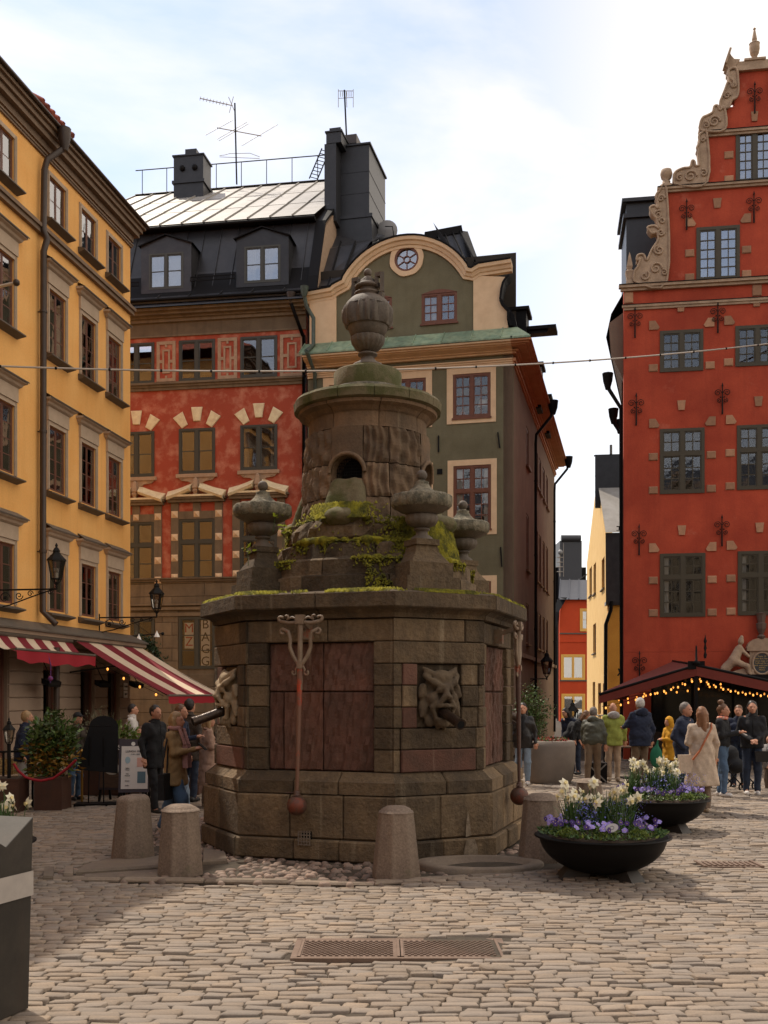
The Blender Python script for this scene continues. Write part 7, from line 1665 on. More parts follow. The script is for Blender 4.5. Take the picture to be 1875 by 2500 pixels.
# things carried
q = pt(wom, (0, -.40, 1.22)); obj_thing('phone', 'dark phone held by the blonde person in the tan parka', 'phone', MB().box(-.04, .04, -.005, .005, -.075, .075), [M_BLACK], q, (R(-50), 0, R(80)))
q = pt(bun, (0, -.38, 1.22)); obj_thing('phone', 'light phone held by the person with the hair bun', 'phone', MB().box(-.045, .045, -.005, .005, -.085, .085), [SHOE['white']], q, (R(-60), 0, R(60)))
sc = MB()
for s_ in (-1, 1): sc.obox((s_*.07, -.09, 1.47), (s_*.06, -.165, 1.25), .07, .03); sc.obox((s_*.06, -.165, 1.25), (s_*.07, -.175, .92), .075, .02)
sc.tube([(.085*cos(t), .0+.075*sin(t), 1.475) for t in np.linspace(0, 2*pi, 14)], .035, 7); o = sc.build('scarf', [C_['rose']], wom)
sc = MB().tube([(.085*cos(t), .0+.075*sin(t), 1.50) for t in np.linspace(0, 2*pi, 14)], .035, 7).build('scarf', [mat('printed_scarf', (.62, .42, .32), .8, (.55, .10, .05), scale=30, lo=.45, hi=.55)], bun)
def bag(owner, p, w_, h, lab, m, strap=None, rot=0):
    q = pt(owner, p); r = empty('bag', q, owner.rotation_euler[2]+rot, lab, 'bag')
    b = MB(); b.add([(-w_*.42, -.05, 0), (w_*.42, -.05, 0), (w_*.42, .05, 0), (-w_*.42, .05, 0), (-w_/2, -.04, h), (w_/2, -.04, h), (w_/2, .04, h), (-w_/2, .04, h)], [(0, 1, 5, 4), (1, 2, 6, 5), (2, 3, 7, 6), (3, 0, 4, 7), (4, 5, 6, 7), (3, 2, 1, 0)])
    b.build('bag_body', [m], r)
    if strap: MB().tube([(Vector(s_)-Vector(p)) for s_ in strap], .012, 5).build('strap', [m], r)
    return r
bag(wom, (-.30, .03, .50), .34, .36, 'black and tan tote bag hanging at the side of the blonde person', C_['black'], ((-.45, .03, .86), (-.32, .03, 1.15), (-.17, .03, 1.47), (-.24, .03, .86)))
st = MB(); pts_ = [(-.14, .06, 1.47), (-.10, .15, 1.40), (.02, .185, 1.22), (.14, .20, 1.02), (.24, .16, .88)]
st.tube(pts_, .018, 5); o = st.build('shoulder_strap', [mat('orange_leather', (.36, .10, .03), .5)], bei)
bag(bei, (.30, .05, .66), .26, .30, 'small cream bag at the hip of the person in the beige coat', C_['beige'])
gbg = empty('bag', at(1602, 1860, 21.4), 0, 'green cloth bag hanging beside the white-haired person in navy', 'bag'); surf('bag_body', [('e', (0, 0, .1), (.13, .08, .22)), ('c', (0, 0, .2), (.03, 0, .45), .05, .015)], .02, [mat('green_cloth', (.01, .12, .06), .8)], gbg, k=.05)
bag(blk_, (.16, -.20, .66), .28, .2, 'black handbag in front of the person all in black', C_['leather'])
# ---------------------------------------------------------------- FOLIAGE, FLOWERS, PLANTERS
M_LEAF = mat('laurel_leaf', (.045, .085, .018), .4, (.085, .13, .03), scale=9, lo=.35, hi=.65, attr='tint', av=.45)
M_LEAFY = mat('yellowed_leaf', (.34, .17, .02), .5, (.20, .12, .02), scale=9)
M_OLEAF = mat('olive_leaf', (.13, .13, .07), .6, (.17, .16, .09), scale=9)
M_LIME = mat('fresh_green_leaf', (.12, .17, .02), .5, (.17, .22, .03), scale=12)
M_BLADE = mat('daffodil_leaf', (.055, .12, .03), .45, (.07, .12, .035), scale=6)
M_PETW = mat('white_petal', (.80, .74, .56), .6); M_TRUM = mat('cream_trumpet', (.80, .66, .30), .6)
M_VIO = mat('violet_petal', (.24, .17, .52), .6, (.34, .27, .62), scale=40); M_PUR = mat('deep_purple_petal', (.045, .012, .13), .6); M_BLUE = mat('forget_me_not_blue', (.16, .17, .52), .6)
M_SOIL = mat('soil', (.045, .028, .018), .95, (.07, .045, .03), scale=20, bump=.5, bs=60)
M_COR = mat('corten_steel', (.085, .035, .02), .6, (.055, .024, .016), scale=2.5, bump=.15, fine=.2, streak=.3)
M_STEM = mat('stem_green', (.06, .10, .03), .6)
def leaves(name, P, size, mats, parent, seed=1, mi=None, curl=.25, aspect=.45, upb=.3):
    """leaf-shaped folded faces at points P"""
    r = np.random.RandomState(seed); n = len(P); d = r.normal(size=(n, 3)); d[:, 2] = np.abs(d[:, 2])*upb+d[:, 2]*(1-upb)+upb*.6; d /= np.linalg.norm(d, axis=1)[:, None]
    u = np.cross(d, r.normal(size=(n, 3))); u /= np.linalg.norm(u, axis=1)[:, None]; w = np.cross(d, u); s = size*(.6+.7*r.rand(n))[:, None]
    V = np.zeros((n, 6, 3)); V[:, 0] = P; V[:, 1] = P+d*s*.45+u*s*aspect*.5+w*s*.06; V[:, 2] = P+d*s*.5-w*s*.04; V[:, 3] = P+d*s*.45-u*s*aspect*.5+w*s*.06; V[:, 4] = P+d*s*1.0-w*s*curl*.4; V[:, 5] = P+d*s*.5-w*s*.04
    F = np.array([(0, 1, 4, 2), (0, 2, 4, 3)]); FF = (F[None]+np.arange(n)[:, None, None]*6).reshape(-1, 4)
    o = mesh_np(name, V.reshape(-1, 3), FF, mats, parent, True, None if mi is None else np.repeat(mi, 2))
    a = o.data.attributes.new('tint', 'FLOAT', 'POINT'); a.data.foreach_set('value', np.repeat(r.rand(n), 6).astype(np.float32)[:len(o.data.vertices)])
    o['kind'] = 'stuff'; return o
def bush(loc, rx, ry, h, n, size, lab, m=M_LEAF, z0=0, seed=1, cat='shrub', yellow=0, name='shrub', group=None, stems=10, aspect=.45):
    r = np.random.RandomState(seed); R0 = empty(name, loc, 0, lab, cat, group)
    q = r.normal(size=(n, 3)); q /= np.linalg.norm(q, axis=1)[:, None]; rad = r.rand(n)**.42
    lump = 1+.22*np.sin(q[:, 0]*5+seed)*np.sin(q[:, 2]*6+1.3*seed)+.16*np.sin(q[:, 1]*9+q[:, 2]*7)+.10*r.normal(size=n)
    P = q*(rad*lump)[:, None]*np.array([rx, ry, h/2])+np.array([0, 0, z0+h/2]); P = P[P[:, 2] > z0-.05]
    mi = (r.rand(len(P)) < yellow*np.clip(1.6-2.2*(P[:, 2]-z0)/h, 0, 1)).astype(int)
    leaves('foliage', P, size, [m, M_LEAFY], R0, seed, mi, aspect=aspect)
    b = MB()
    for i in range(stems):
        a = r.rand()*6.28; b.tube([(.05*cos(a), .05*sin(a), z0-.05), (rx*.35*cos(a), ry*.35*sin(a), z0+h*.4), (rx*.7*cos(a+.3), ry*.7*sin(a+.3), z0+h*(.6+.35*r.rand()))], [.012, .008, .004], 5)
    b.build('stems', [mat('twig', (.07, .045, .025), .8)], R0)
    return R0
# bowls of flowers
FLW = {}
def flower_meshes():
    for v in range(3):
        r = random.Random(v); b = MB(); t = MB()
        for k in range(6):
            a = k*pi/3+r.uniform(-.1, .1); c, s = cos(a), sin(a); l = .062*r.uniform(.9, 1.1); w = .023; z = r.uniform(-.012, .002)
            P = [(0, 0, 0), (c*l*.5-s*w, s*l*.5+c*w, z+.004), (c*l*.55, s*l*.55, z-.003), (c*l*.5+s*w, s*l*.5-c*w, z+.004), (c*l, s*l, z-.012)]
            b.add(P, [(0, 3, 4, 2), (0, 2, 4, 1)], 0, True)
        b.lathe([(.010, 0), (.013, .012), (.019, .026), (.017, .026)], 10, m=1); me = b.build('flower_head', [M_PETW, M_TRUM]); FLW['d%d' % v] = me.data; bpy.data.objects.remove(me)
        t.tube([(0, 0, -.02), (0, -.015, .30), (.01, -.02, .38)], [.0045, .004, .0035], 5); me = t.build('stem', [M_STEM]); FLW['s%d' % v] = me.data; bpy.data.objects.remove(me)
    for nm, ms in (('p', M_VIO), ('q', M_PUR)):
        b = MB()
        for k in range(5):
            a = k*2*pi/5+pi/2; c, s = cos(a), sin(a); l = .030 if k != 0 else .034; w = .017; b.add([(0, 0, .002), (c*l*.6-s*w, s*l*.6+c*w, .006), (c*l, s*l, .001*k), (c*l*.6+s*w, s*l*.6-c*w, .006)], [(0, 3, 2, 1)], 0, True)
        b.sphere((0, 0, .004), .005, 6, 1); me = b.build('petals', [ms, M_TRUM]); FLW[nm] = me.data; bpy.data.objects.remove(me)
flower_meshes()
def place(name, me, par, loc, rot=(0, 0, 0), sc=1):
    o = bpy.data.objects.new(name, me); COL.objects.link(o); o.parent = par; o.location = loc; o.rotation_euler = rot; o.scale = (sc,)*3; return o
def bowl(cx, cy, lab, nd, seed, which, dpos=None, rz=.3, npan=95):
    r = random.Random(seed); R0 = empty('bowl_planter', (cx, cy, 0), rz, lab, 'planter', 'black steel bowl planters')
    Rb = .718; ZR = .45; prof = [(.06, .045)]+[(Rb*.93*sin(t), .045+(ZR-.045)*(1-cos(t))) for t in np.linspace(.15, pi/2, 10)]
    MB().lathe(prof, 56).build('bowl', [M_BLACK], R0)
    MB().lathe([(Rb*.93, ZR-.012), (Rb, ZR-.008), (Rb, ZR+.006), (Rb*.92, ZR+.004), (Rb*.90, ZR-.05)], 56).build('rim', [M_BLACK], R0)
    for k in range(3):
        a = k*2*pi/3-pi/2+.35; b = MB(); c, s = cos(a), sin(a); L_ = lambda u, v, z: (c*u-s*v, s*u+c*v, z)
        b.add([L_(.16, -.11, .08), L_(.16, .11, .08), L_(.50, .11, 0), L_(.50, -.11, 0), L_(.36, -.08, .17), L_(.36, .08, .17), L_(.20, -.11, 0), L_(.20, .11, 0)], [(3, 2, 5, 4), (6, 3, 4, 0), (2, 7, 1, 5), (6, 7, 2, 3), (0, 1, 7, 6)]); b.build('foot', [mat('dark_steel_foot', (.035, .028, .024), .5)], R0)
    MB().lathe([(.66, ZR-.03), (.5, ZR+.03), (.2, ZR+.07), (.0001, ZR+.08)], 32).build('soil', [M_SOIL], R0)
    nr = np.random.RandomState(seed); C0 = Vector((cx, cy, 0)); g1 = 'white daffodils in the %s flower bowl' % which
    # blades
    cl = dpos or [(r.uniform(-.38, .38), r.uniform(-.32, .3)) for _ in range(9)]
    V = []; F = []
    for (x, y) in cl:
        for _ in range(42):
            a = r.uniform(0, 6.28); l = r.uniform(.28, .50); sp = r.uniform(.04, .20); w = .0085; bx = x+r.gauss(0, .035); by = y+r.gauss(0, .035); c, s = cos(a), sin(a); z0 = ZR+.03; i = len(V)
            for t in (0, .4, .75, 1):
                o_ = sp*t**1.8; ww = w*(1-.8*t*t); zz = z0+l*(t-.18*t**3*(sp/.2)*1.6); V += [(bx+c*o_-s*ww, by+s*o_+c*ww, zz), (bx+c*o_+s*ww, by+s*o_-c*ww, zz)]
            for k in range(3): F.append((i+2*k, i+2*k+1, i+2*k+3, i+2*k+2))
    o = mesh_np('daffodil_leaves', np.array(V)+np.array([cx, cy, 0]), np.array(F), [M_BLADE]); tag(o, 'long green daffodil leaves standing in the %s flower bowl' % which, 'leaves', kind='stuff')
    for i in range(nd):
        x, y = cl[i % len(cl)]; x += r.gauss(0, .07); y += r.gauss(0, .07); hh = r.uniform(.85, 1.42); a = r.uniform(0, 6.28); ti = r.uniform(.0, .28)
        d = empty('daffodil', (cx+x, cy+y, ZR+.03), 0, 'white daffodil flower in the %s flower bowl' % which, 'flower', g1); v = r.randrange(3)
        s_ = place('stem', FLW['s%d' % v], d, (0, 0, 0), (ti*sin(a), ti*cos(a), a)); s_.scale = (1, 1, hh)
        s_.rotation_euler = (ti, 0, a); tip = Matrix.Rotation(a, 3, 'Z')@Matrix.Rotation(ti, 3, 'X')@Vector((.01, -.02, .38*hh))
        fa = r.uniform(-pi/2-1.3, -pi/2+1.3); place('flower_head', FLW['d%d' % v], d, tip, (0, R(r.uniform(60, 105)), fa), r.uniform(.9, 1.15))
    # forget-me-nots and low foliage
    n = 2600; ang = nr.rand(n)*6.28; rad = .665*np.sqrt(nr.rand(n)); P = np.stack([cx+rad*np.cos(ang), cy+rad*np.sin(ang), ZR+.01+.13*nr.rand(n)*(1.15-rad/.66)+.02], 1)
    leaves('low_foliage', P, .045, [M_BLADE if seed % 2 else M_LEAF, M_LIME], None, seed, (nr.rand(n) < .2).astype(int), upb=.5); tag(bpy.context.scene.objects[-1] if False else COL.objects[-1], 'low green leaves filling the %s flower bowl' % which, 'leaves')
    n = 900; cc = nr.randint(0, 7, n); ca = np.array([r.uniform(0, 6.28) for _ in range(7)]); cr = np.array([r.uniform(.1, .5) for _ in range(7)])
    P = np.stack([cx+cr[cc]*np.cos(ca[cc])+nr.normal(0, .09, n), cy+cr[cc]*np.sin(ca[cc])+nr.normal(0, .09, n), ZR+.10+.28*nr.rand(n)**1.3], 1); ok = np.hypot(P[:, 0]-cx, P[:, 1]-cy) < .66; P = P[ok]
    leaves('forget_me_nots', P, .016, [M_BLUE, M_STEM], None, seed+1, (nr.rand(len(P)) < .25).astype(int), aspect=1.1); tag(COL.objects[-1], 'tiny blue forget-me-nots in the %s flower bowl' % which, 'flowers')
    for i in range(npan):
        a = r.uniform(0, 6.28); q = .56*sqrt(r.uniform(.25, 1)); q2 = q+.06; z = ZR+.10+.07*(1-q)+r.uniform(-.02, .04); dk = r.random() < .35 or (sin(a*3+seed) > .6)
        o = place('pansy', FLW['q' if dk else 'p'], None, (cx+q2*cos(a), cy+q2*sin(a), z), (R(r.uniform(35, 75)), 0, r.uniform(-.9, .9)), r.uniform(.9, 1.25))
        tag(o, ('deep purple' if dk else 'light violet')+' pansy in the %s flower bowl' % which, 'flower', ('deep purple' if dk else 'light violet')+' pansies in the %s bowl' % which)
    for k, (x, y) in enumerate(((-.05, -.50), (.27, -.46), (-.42, -.35))[:2+(seed % 2)]):
        n = 420; qn = nr.normal(size=(n, 3)); qn /= np.linalg.norm(qn, axis=1)[:, None]; qn[:, 2] = abs(qn[:, 2]); P = qn*np.array([.10, .08, .075])+np.array([0, 0, 0]); mo_ = empty('saxifrage_cushion', (cx+x, cy+y, ZR+.04), 0, ('lime green leafy cushion at the front of the %s flower bowl, ' % which)+('left', 'right', 'far left')[k], 'plant'); leaves('foliage', P, .022, [M_LIME], mo_, seed+k, upb=.7)
    return R0
b1 = bowl((1471-CX)/FPX*11.1, 11.1, 'black steel bowl planter of daffodils, pansies and forget-me-nots, nearest at the right', 26, 3, 'near', [(-.36, -.05), (-.30, .1), (.0, -.02), (.08, .08), (.14, -.08), (.02, .2), (.30, .1), (-.15, .25)])
b2 = bowl((1608-CX)/FPX*15.0, 15.0, 'black steel bowl planter of daffodils and pansies standing behind the first one', 28, 6, 'second', [(-.3, .05), (-.1, .0), (.05, .05), (.15, -.05), (.25, .1), (.0, .2), (-.42, -.1)])
b3 = bowl(-4.28, 10.6, 'black steel bowl planter of daffodils half hidden behind the steel bin at the left edge', 16, 9, 'left', [(.3, .05), (.42, -.05), (.36, .15), (.1, .1)])
lb = empty('plant_label', (b1.location.x-.02, 11.1-.55, .60), 0, 'small oval white plant label with a drawn flower stuck in the near flower bowl', 'label'); b = MB(); b.prism([(.065*cos(t), .045*sin(t)) for t in np.linspace(0, 2*pi, 20)[:-1]], -.003, .003); o = b.build('oval_plate', [mat('label_plate', (.42, .40, .40), .5)], lb); o.rotation_euler = (R(-25), R(-15), 0)
MB().tube([(0, 0, -.04), (0, .02, -.16)], .004, 5).build('pin', [M_IRON], lb); b = MB(); b.tube([(.02*cos(t), -.005, .018*sin(t)) for t in np.linspace(0, 2*pi, 12)], .0015, 4); o2 = b.build('drawn_flower', [M_BLACK], lb); o2.rotation_euler = (R(-25), R(-15), 0)

# ---- black steel bin in the left foreground with V-notched top
s_dir = Vector((-.336, -.942, 0)); n_dir = Vector((-.942, .336, 0)); Rg = Vector((-2.18, 6.48, 0))
bn = empty('steel_bin', Rg, 0, 'dark weathered steel bin with V-notched top and white stripe at the left edge', 'bin')
def bp(s_, n_, z): q = s_dir*s_+n_dir*n_; return (q.x, q.y, z)
M_BIN = mat('dark_oiled_steel', (.022, .018, .014), .65, (.042, .034, .026), scale=2.2, metal=.1, fine=.15, bump=.1, bs=8, streak=.3, streakcol=(.07, .03, .018), grime=((.2, .18, .15), 5, .70, .5))
prf = [(0, 0), (0, 1.19), (.243, 1.036), (.56, 1.21), (.56, 0)]
b = MB(); V = [bp(s_, .03*(1-z), z) for s_, z in prf]+[bp(s_, .62, z) for s_, z in prf]; b.add(V, [(0, 1, 2, 3, 4), (9, 8, 7, 6, 5), (1, 6, 7, 2), (2, 7, 8, 3), (0, 5, 6, 1), (3, 8, 9, 4)]); o = b.build('casing', [M_BIN], bn)
m_ = o.modifiers.new('b', 'BEVEL'); m_.width = .006; m_.segments = 2
b = MB(); b.add([bp(-.003, -.004, .705), bp(.563, -.004, .705), bp(.563, -.004, .857), bp(-.003, -.004, .857), bp(-.003, .3, .705), bp(-.003, .3, .857)], [(0, 1, 2, 3), (4, 0, 3, 5)]); b.build('white_stripe', [mat('white_tape', (.38, .34, .31), .6, (.32, .29, .265), scale=8)], bn)

# ---- café planters, bushes
def corten(x0, x1, y0, y1, h, lab, rz=0):
    o = empty('corten_planter', (x0, y0, 0), rz, lab, 'planter'); b = MB(); W_, D_ = x1-x0, y1-y0; b.box(0, W_, 0, D_, 0.0, h); b.build('box', [M_COR], o); MB().box(.03, W_-.03, .03, D_-.03, h, h+.01).build('soil', [M_SOIL], o)
    f = MB(); f.box(-.008, W_+.008, -.008, .0, h-.03, h+.005); f.box(W_, W_+.008, 0, D_, h-.03, h+.005); f.build('edge', [M_COR], o); return o
X_ = lambda px, d: (px-CX)/FPX*d
corten(X_(-60, 17), X_(43, 17), 17.0, 17.6, .56, 'rusty brown steel planter box at the left edge', .04); corten(X_(83, 17.4), X_(150, 17.4), 17.4, 18.0, .56, 'rusty brown steel planter box holding the big laurel bush', .03)
corten(X_(448, 20), X_(485, 20), 20, 20.6, .5, 'rusty steel planter box between the walking people and the well')
bush(Vector((X_(126, 17.7), 17.7, 0)), .42, .34, 1.10, 1900, .115, 'big laurel bush with yellowed lower leaves in the rusty planter', z0=.5, seed=4, yellow=.6)
bush(Vector((X_(60, 18.2), 18.4, 0)), .30, .2, .55, 300, .05, 'thin bare twiggy shrub in the leftmost planter', M_OLEAF, z0=.5, seed=5, stems=30)
bush(Vector((X_(232, 20.6), 20.8, 0)), .32, .3, .8, 900, .05, 'pale olive shrub behind the black menu stand', M_OLEAF, z0=.85, seed=6, aspect=.3)
bush(Vector((X_(283, 19.6), 19.6, 0)), .42, .32, .62, 800, .10, 'fresh green laurel behind the lunch menu boards', mat('fresh_laurel', (.10, .15, .025), .4, (.14, .19, .04), scale=9), z0=.75, seed=7)
bush(Vector((X_(168, 19), 18.8, 0)), .28, .25, .5, 400, .05, 'olive tinted shrub behind the big laurel', M_OLEAF, z0=1.05, seed=8, aspect=.3)
corten(X_(205, 20.4), X_(345, 20.4), 20.2, 20.7, .72, 'long rusty planter box behind the menu boards')
bush(Vector((X_(476, 20.3), 20.3, 0)), .17, .2, .6, 350, .08, 'small green shrub in the rusty planter left of the well', z0=.45, seed=9)
bush(Vector((X_(1312, 23.4), 24.2, 0)), .42, .34, 1.3, 2200, .07, 'dark glossy shrub in the big concrete planter right of the well', z0=.85, seed=10)
# concrete planter
cp = empty('concrete_planter', (X_(1347, 22.9), 23.1, 0), 0, 'large rounded grey concrete planter with red flowers right of the well', 'planter')
b = MB(); pr = [(.42, 0), (.47, .1), (.52, .5), (.53, .8), (.50, .92), (.46, .93), (.44, .84)]
b.lathe(pr, 40, flute=None); o = b.build('tub', [mat('fine_concrete', (.24, .20, .165), .85, (.21, .175, .145), scale=5, bump=.3, bs=90, fine=.15)], cp); o.scale = (1.05, .9, 1)
MB().lathe([(.45, .86), (.2, .9), (.0001, .91)], 20).build('soil', [M_SOIL], cp)
nr_ = np.random.RandomState(3); n = 900; a_ = nr_.rand(n)*6.28; q_ = .42*np.sqrt(nr_.rand(n)); P = np.stack([q_*np.cos(a_), q_*np.sin(a_), .88+.10*nr_.rand(n)], 1)
leaves('flowers', P, .05, [M_LEAF, mat('red_petal', (.45, .03, .02), .6)], cp, 3, (nr_.rand(n) < .38).astype(int))
# weeds sprouting from the well beside the left urn
for i, (px, py, d) in enumerate(((672, 1257, 13.2), (692, 1292, 13.2), (604, 1338, 13.1), (1365, 0, 0))[:3]):
    p = at(px, py, d); w_ = empty('seedling', p, 0, 'small bright green tree seedling sprouting from the well, '+('above', 'beside', 'left of')[i]+' the left covered urn', 'plant')
    leaves('foliage', nr_.normal(0, .035, (12, 3)), .075, [mat('bright_leaf', (.35, .42, .03), .5)], w_, i+40, aspect=.4); MB().tube([(0, 0, 0), (-.03+.02*i, .02, -.22)], .004, 4).build('stem', [M_STEM], w_)
# ---------------------------------------------------------------- STREET FURNITURE, AWNINGS, LAMPS, CABLE
M_STR1 = mat('maroon_canvas', (.20, .012, .022), .8, (.17, .010, .018), scale=6, fine=.08); M_STR2 = mat('cream_canvas', (.66, .52, .38), .8, (.6, .47, .34), scale=6, fine=.06); M_STRR = mat('red_valance', (.30, .012, .022), .8, fine=.1)
aw = empty('striped_awning', FY.w(FY.P(156, 1555)[0], 0), FY.rz, 'open maroon and cream striped awning sloping down from the yellow building', 'awning')
W_ = FY.P(322, 1565)[0]-FY.P(156, 1555)[0]; zt_, zb_, Lo = 3.28, 1.93, 2.42
for i in range(6):
    a, c = W_*i/6+(.0 if i else 0), W_*(i+1)/6; V = []; F = []
    for t in np.linspace(0, 1, 7): sag = -.05*sin(pi*t); V += [(a, -.3-Lo*t, zt_+(zb_-zt_)*t+sag), (c, -.3-Lo*t, zt_+(zb_-zt_)*t+sag)]
    F = [(2*k, 2*k+2, 2*k+3, 2*k+1) for k in range(6)]; MB().add(V, F, 0, True).build('canvas_strip', [M_STR1 if i % 2 == 0 else M_STR2], aw)
b = MB(); n = 24; V = []
for i in range(n+1): u = W_*i/n; V += [(u, -.3-Lo-.01, zb_-.02), (u, -.3-Lo-.02, zb_-.2-.02*abs(sin(i*.8)))]
b.add(V, [(2*i, 2*i+1, 2*i+3, 2*i+2) for i in range(n)]); b.build('valance', [M_STRR], aw)
MB().tube([(0, -.3-Lo, zb_-.01), (W_, -.3-Lo, zb_-.01)], .03, 8).build('front_bar', [M_LEAD], aw); MB().tube([(0, -.28, zt_+.03), (W_, -.28, zt_+.03)], .07, 10).build('roller', [M_LEAD], aw)
b = MB()
for u in (.12, W_-.12): b.tube([(u, -.1, 2.5), (u, -1.3, 2.65), (u, -.3-Lo, zb_-.03)], .022, 6)
b.build('folding_arm', [M_IRON], aw); text('OSTERIA', .13, mat('dark_red_print', (.16, .02, .02), .8), aw, (W_*.62, -.3-Lo-.035, zb_-.115), name='valance_lettering') if False else None
# half-furled awning further left
a2 = empty('striped_awning', FY.w(FY.P(-60, 1545)[0], 0), FY.rz, 'half-furled maroon and cream striped awning with drooping red valance at the left edge', 'awning'); W2_ = FY.P(147, 1545)[0]-FY.P(-60, 1545)[0]
for i in range(10):
    a, c = W2_*i/10, W2_*(i+1)/10; V = []
    for t in np.linspace(0, 1, 8): sag = -.16*sin(pi*min(1, t*1.05))-.03*sin(i*1.7)*t; V += [(a, -.3-.62*t, 3.22-.30*t+sag), (c, -.3-.62*t, 3.22-.30*t+sag)]
    MB().add(V, [(2*k, 2*k+2, 2*k+3, 2*k+1) for k in range(7)], 0, True).build('canvas_strip', [M_STR1 if i % 2 else M_STR2], a2)
V = []
for i in range(n+1): u = W2_*i/n; V += [(u, -.93, 2.90), (u, -.95-.03*sin(i), 2.66-.05*sin(i*pi/n)+.03*cos(i*.9))]
MB().add(V, [(2*i, 2*i+1, 2*i+3, 2*i+2) for i in range(n)], 0, True).build('valance', [M_STRR], a2); MB().tube([(0, -.92, 2.9), (W2_, -.92, 2.9)], .03, 8).build('front_bar', [M_LEAD], a2); MB().tube([(0, -.28, 3.27), (W2_, -.28, 3.27)], .07, 10).build('roller', [M_LEAD], a2)
b = MB(); b.tube([(W2_*.36, -.9, 2.95), (W2_*.37, -.98, 2.6), (W2_*.365, -.98, 2.2)], .012, 5); b.sphere((W2_*.365, -.98, 2.3), .06, 8); b.build('furling_rope', [mat('red_blue_rope', (.25, .03, .06), .8, (.05, .04, .2), scale=20)], a2)
# bulbs
def bulbs(name, lab, pts, sag=.12, per=2, wire=.006, r=.028, drop=.05):
    e = empty(name, pts[0][0], 0, lab, 'string lights'); o = pts[0][0]; w = MB(); k = 0
    for (p, q, n_) in pts:
        L_ = [p.lerp(q, t)-Vector((0, 0, sag*sin(pi*t)*4*.25))-o for t in np.linspace(0, 1, 9)]; w.tube(L_, wire, 4)
        for i in range(n_):
            t = (i+.5)/n_; b_ = p.lerp(q, t)-Vector((0, 0, sag*sin(pi*t)+drop))-o
            s_ = MB(); s_.tube([b_+Vector((0, 0, drop)), b_+Vector((0, 0, .02))], .010, 5, m=1); s_.sphere(b_, r, 8, 0, 1.35); s_.build('bulb', [M_BULB, M_BLACK], e)
    w.build('wire', [M_BLACK], e); return e
fy = lambda u, o_, z: FY.w(u, z, o_)
u0 = FY.P(156, 1555)[0]
bulbs('string_lights', 'bulbs on a wire along the side of the open striped awning', [(fy(u0+.05, .5, 3.0), fy(u0+.05, 2.6, 1.9), 5)], r=.028, sag=.06)
# heaters, signs and small things on the yellow facade
for i, px in enumerate((72, 203, 288)):
    u = FY.P(px, 1670)[0]; h = empty('patio_heater', FY.w(u, 2.22, .55), FY.rz, 'black hanging patio heater under the awnings, '+('left', 'middle', 'right')+'' if False else 'black hanging patio heater under the awnings, '+('leftmost', 'middle', 'right')[i]+' of three', 'heater', 'patio heaters under the awnings')
    b = MB(); b.add([(-.30, -.10, .02), (.30, -.10, .02), (.30, .10, .10), (-.30, .10, .10), (-.30, -.07, -.10), (.30, -.07, -.10), (.30, .10, -.02), (-.30, .10, -.02)], [(3, 2, 1, 0), (4, 5, 6, 7), (0, 1, 5, 4), (1, 2, 6, 5), (2, 3, 7, 6), (3, 0, 4, 7)]); b.build('housing', [M_BLACK], h)
    MB().box(-.24, .24, -.092, -.088, -.06, 0).build('grille', [M_IRON], h); MB().tube([(0, 0, .08), (.03, .35, .75)], .012, 5).build('hanger', [M_IRON], h)
sg = empty('wall_sign', FY.w(FY.P(305, 1690)[0], 1.85, .01), FY.rz, 'small white two-part sign on the wall under the striped awning', 'sign'); b = MB(); b.box(-.12, .12, -.02, 0, .0, .20); b.box(-.12, .12, -.02, 0, .22, .42); b.build('plates', [M_PAPER], sg); text('Ferlin', .09, M_INK, sg, (0, -.024, .32), name='sign_lettering'); text('gård', .09, M_INK, sg, (0, -.024, .11), name='sign_lettering')
# wall lanterns on scroll brackets
def lantern(parent, c, s=1.0, m=None):
    b = MB(); c = Vector(c); m = m or M_IRON; n = 6; rt, rb, h = .19*s, .115*s, .42*s
    for k in range(n):
        a = k*pi/3; p0 = c+Vector((rb*cos(a), rb*sin(a), 0)); p1 = c+Vector((rt*cos(a), rt*sin(a), h)); a2_ = a+pi/3; q0 = c+Vector((rb*cos(a2_), rb*sin(a2_), 0)); q1 = c+Vector((rt*cos(a2_), rt*sin(a2_), h))
        b.tube([p0, p1], .011*s, 4); b.tube([p0, q0], .012*s, 4); b.tube([p1, q1], .014*s, 4)
        g = MB().add([p0, q0, q1, p1], [(0, 1, 2, 3)]); g.build('lantern_pane', [glass('lamp_glass', .06, (.75, .72, .66))], parent)
        b.tube([p0, c+Vector((0, 0, -.16*s))], .009*s, 4)
    b.build('lantern_frame', [m], parent)
    MB().lathe([(rt*1.18, h-.01), (rt*1.05, h+.03*s), (.09*s, h+.15*s), (.07*s, h+.19*s), (.085*s, h+.21*s), (.05*s, h+.27*s), (.02*s, h+.30*s), (.035*s, h+.34*s), (.0001, h+.40*s)], 6, c, smooth=False).build('lantern_roof', [m], parent)
    MB().tube([c, c+Vector((0, 0, .14*s))], .03*s, 8).build('lamp_socket', [M_PAPER], parent); MB().sphere(c+Vector((0, 0, .2*s)), .05*s, 8).build('lamp_globe', [mat('frosted_bulb', (.5, .45, .4), .4)], parent); MB().sphere(c+Vector((0, 0, -.18*s)), .03*s, 8).build('drop_knob', [m], parent)
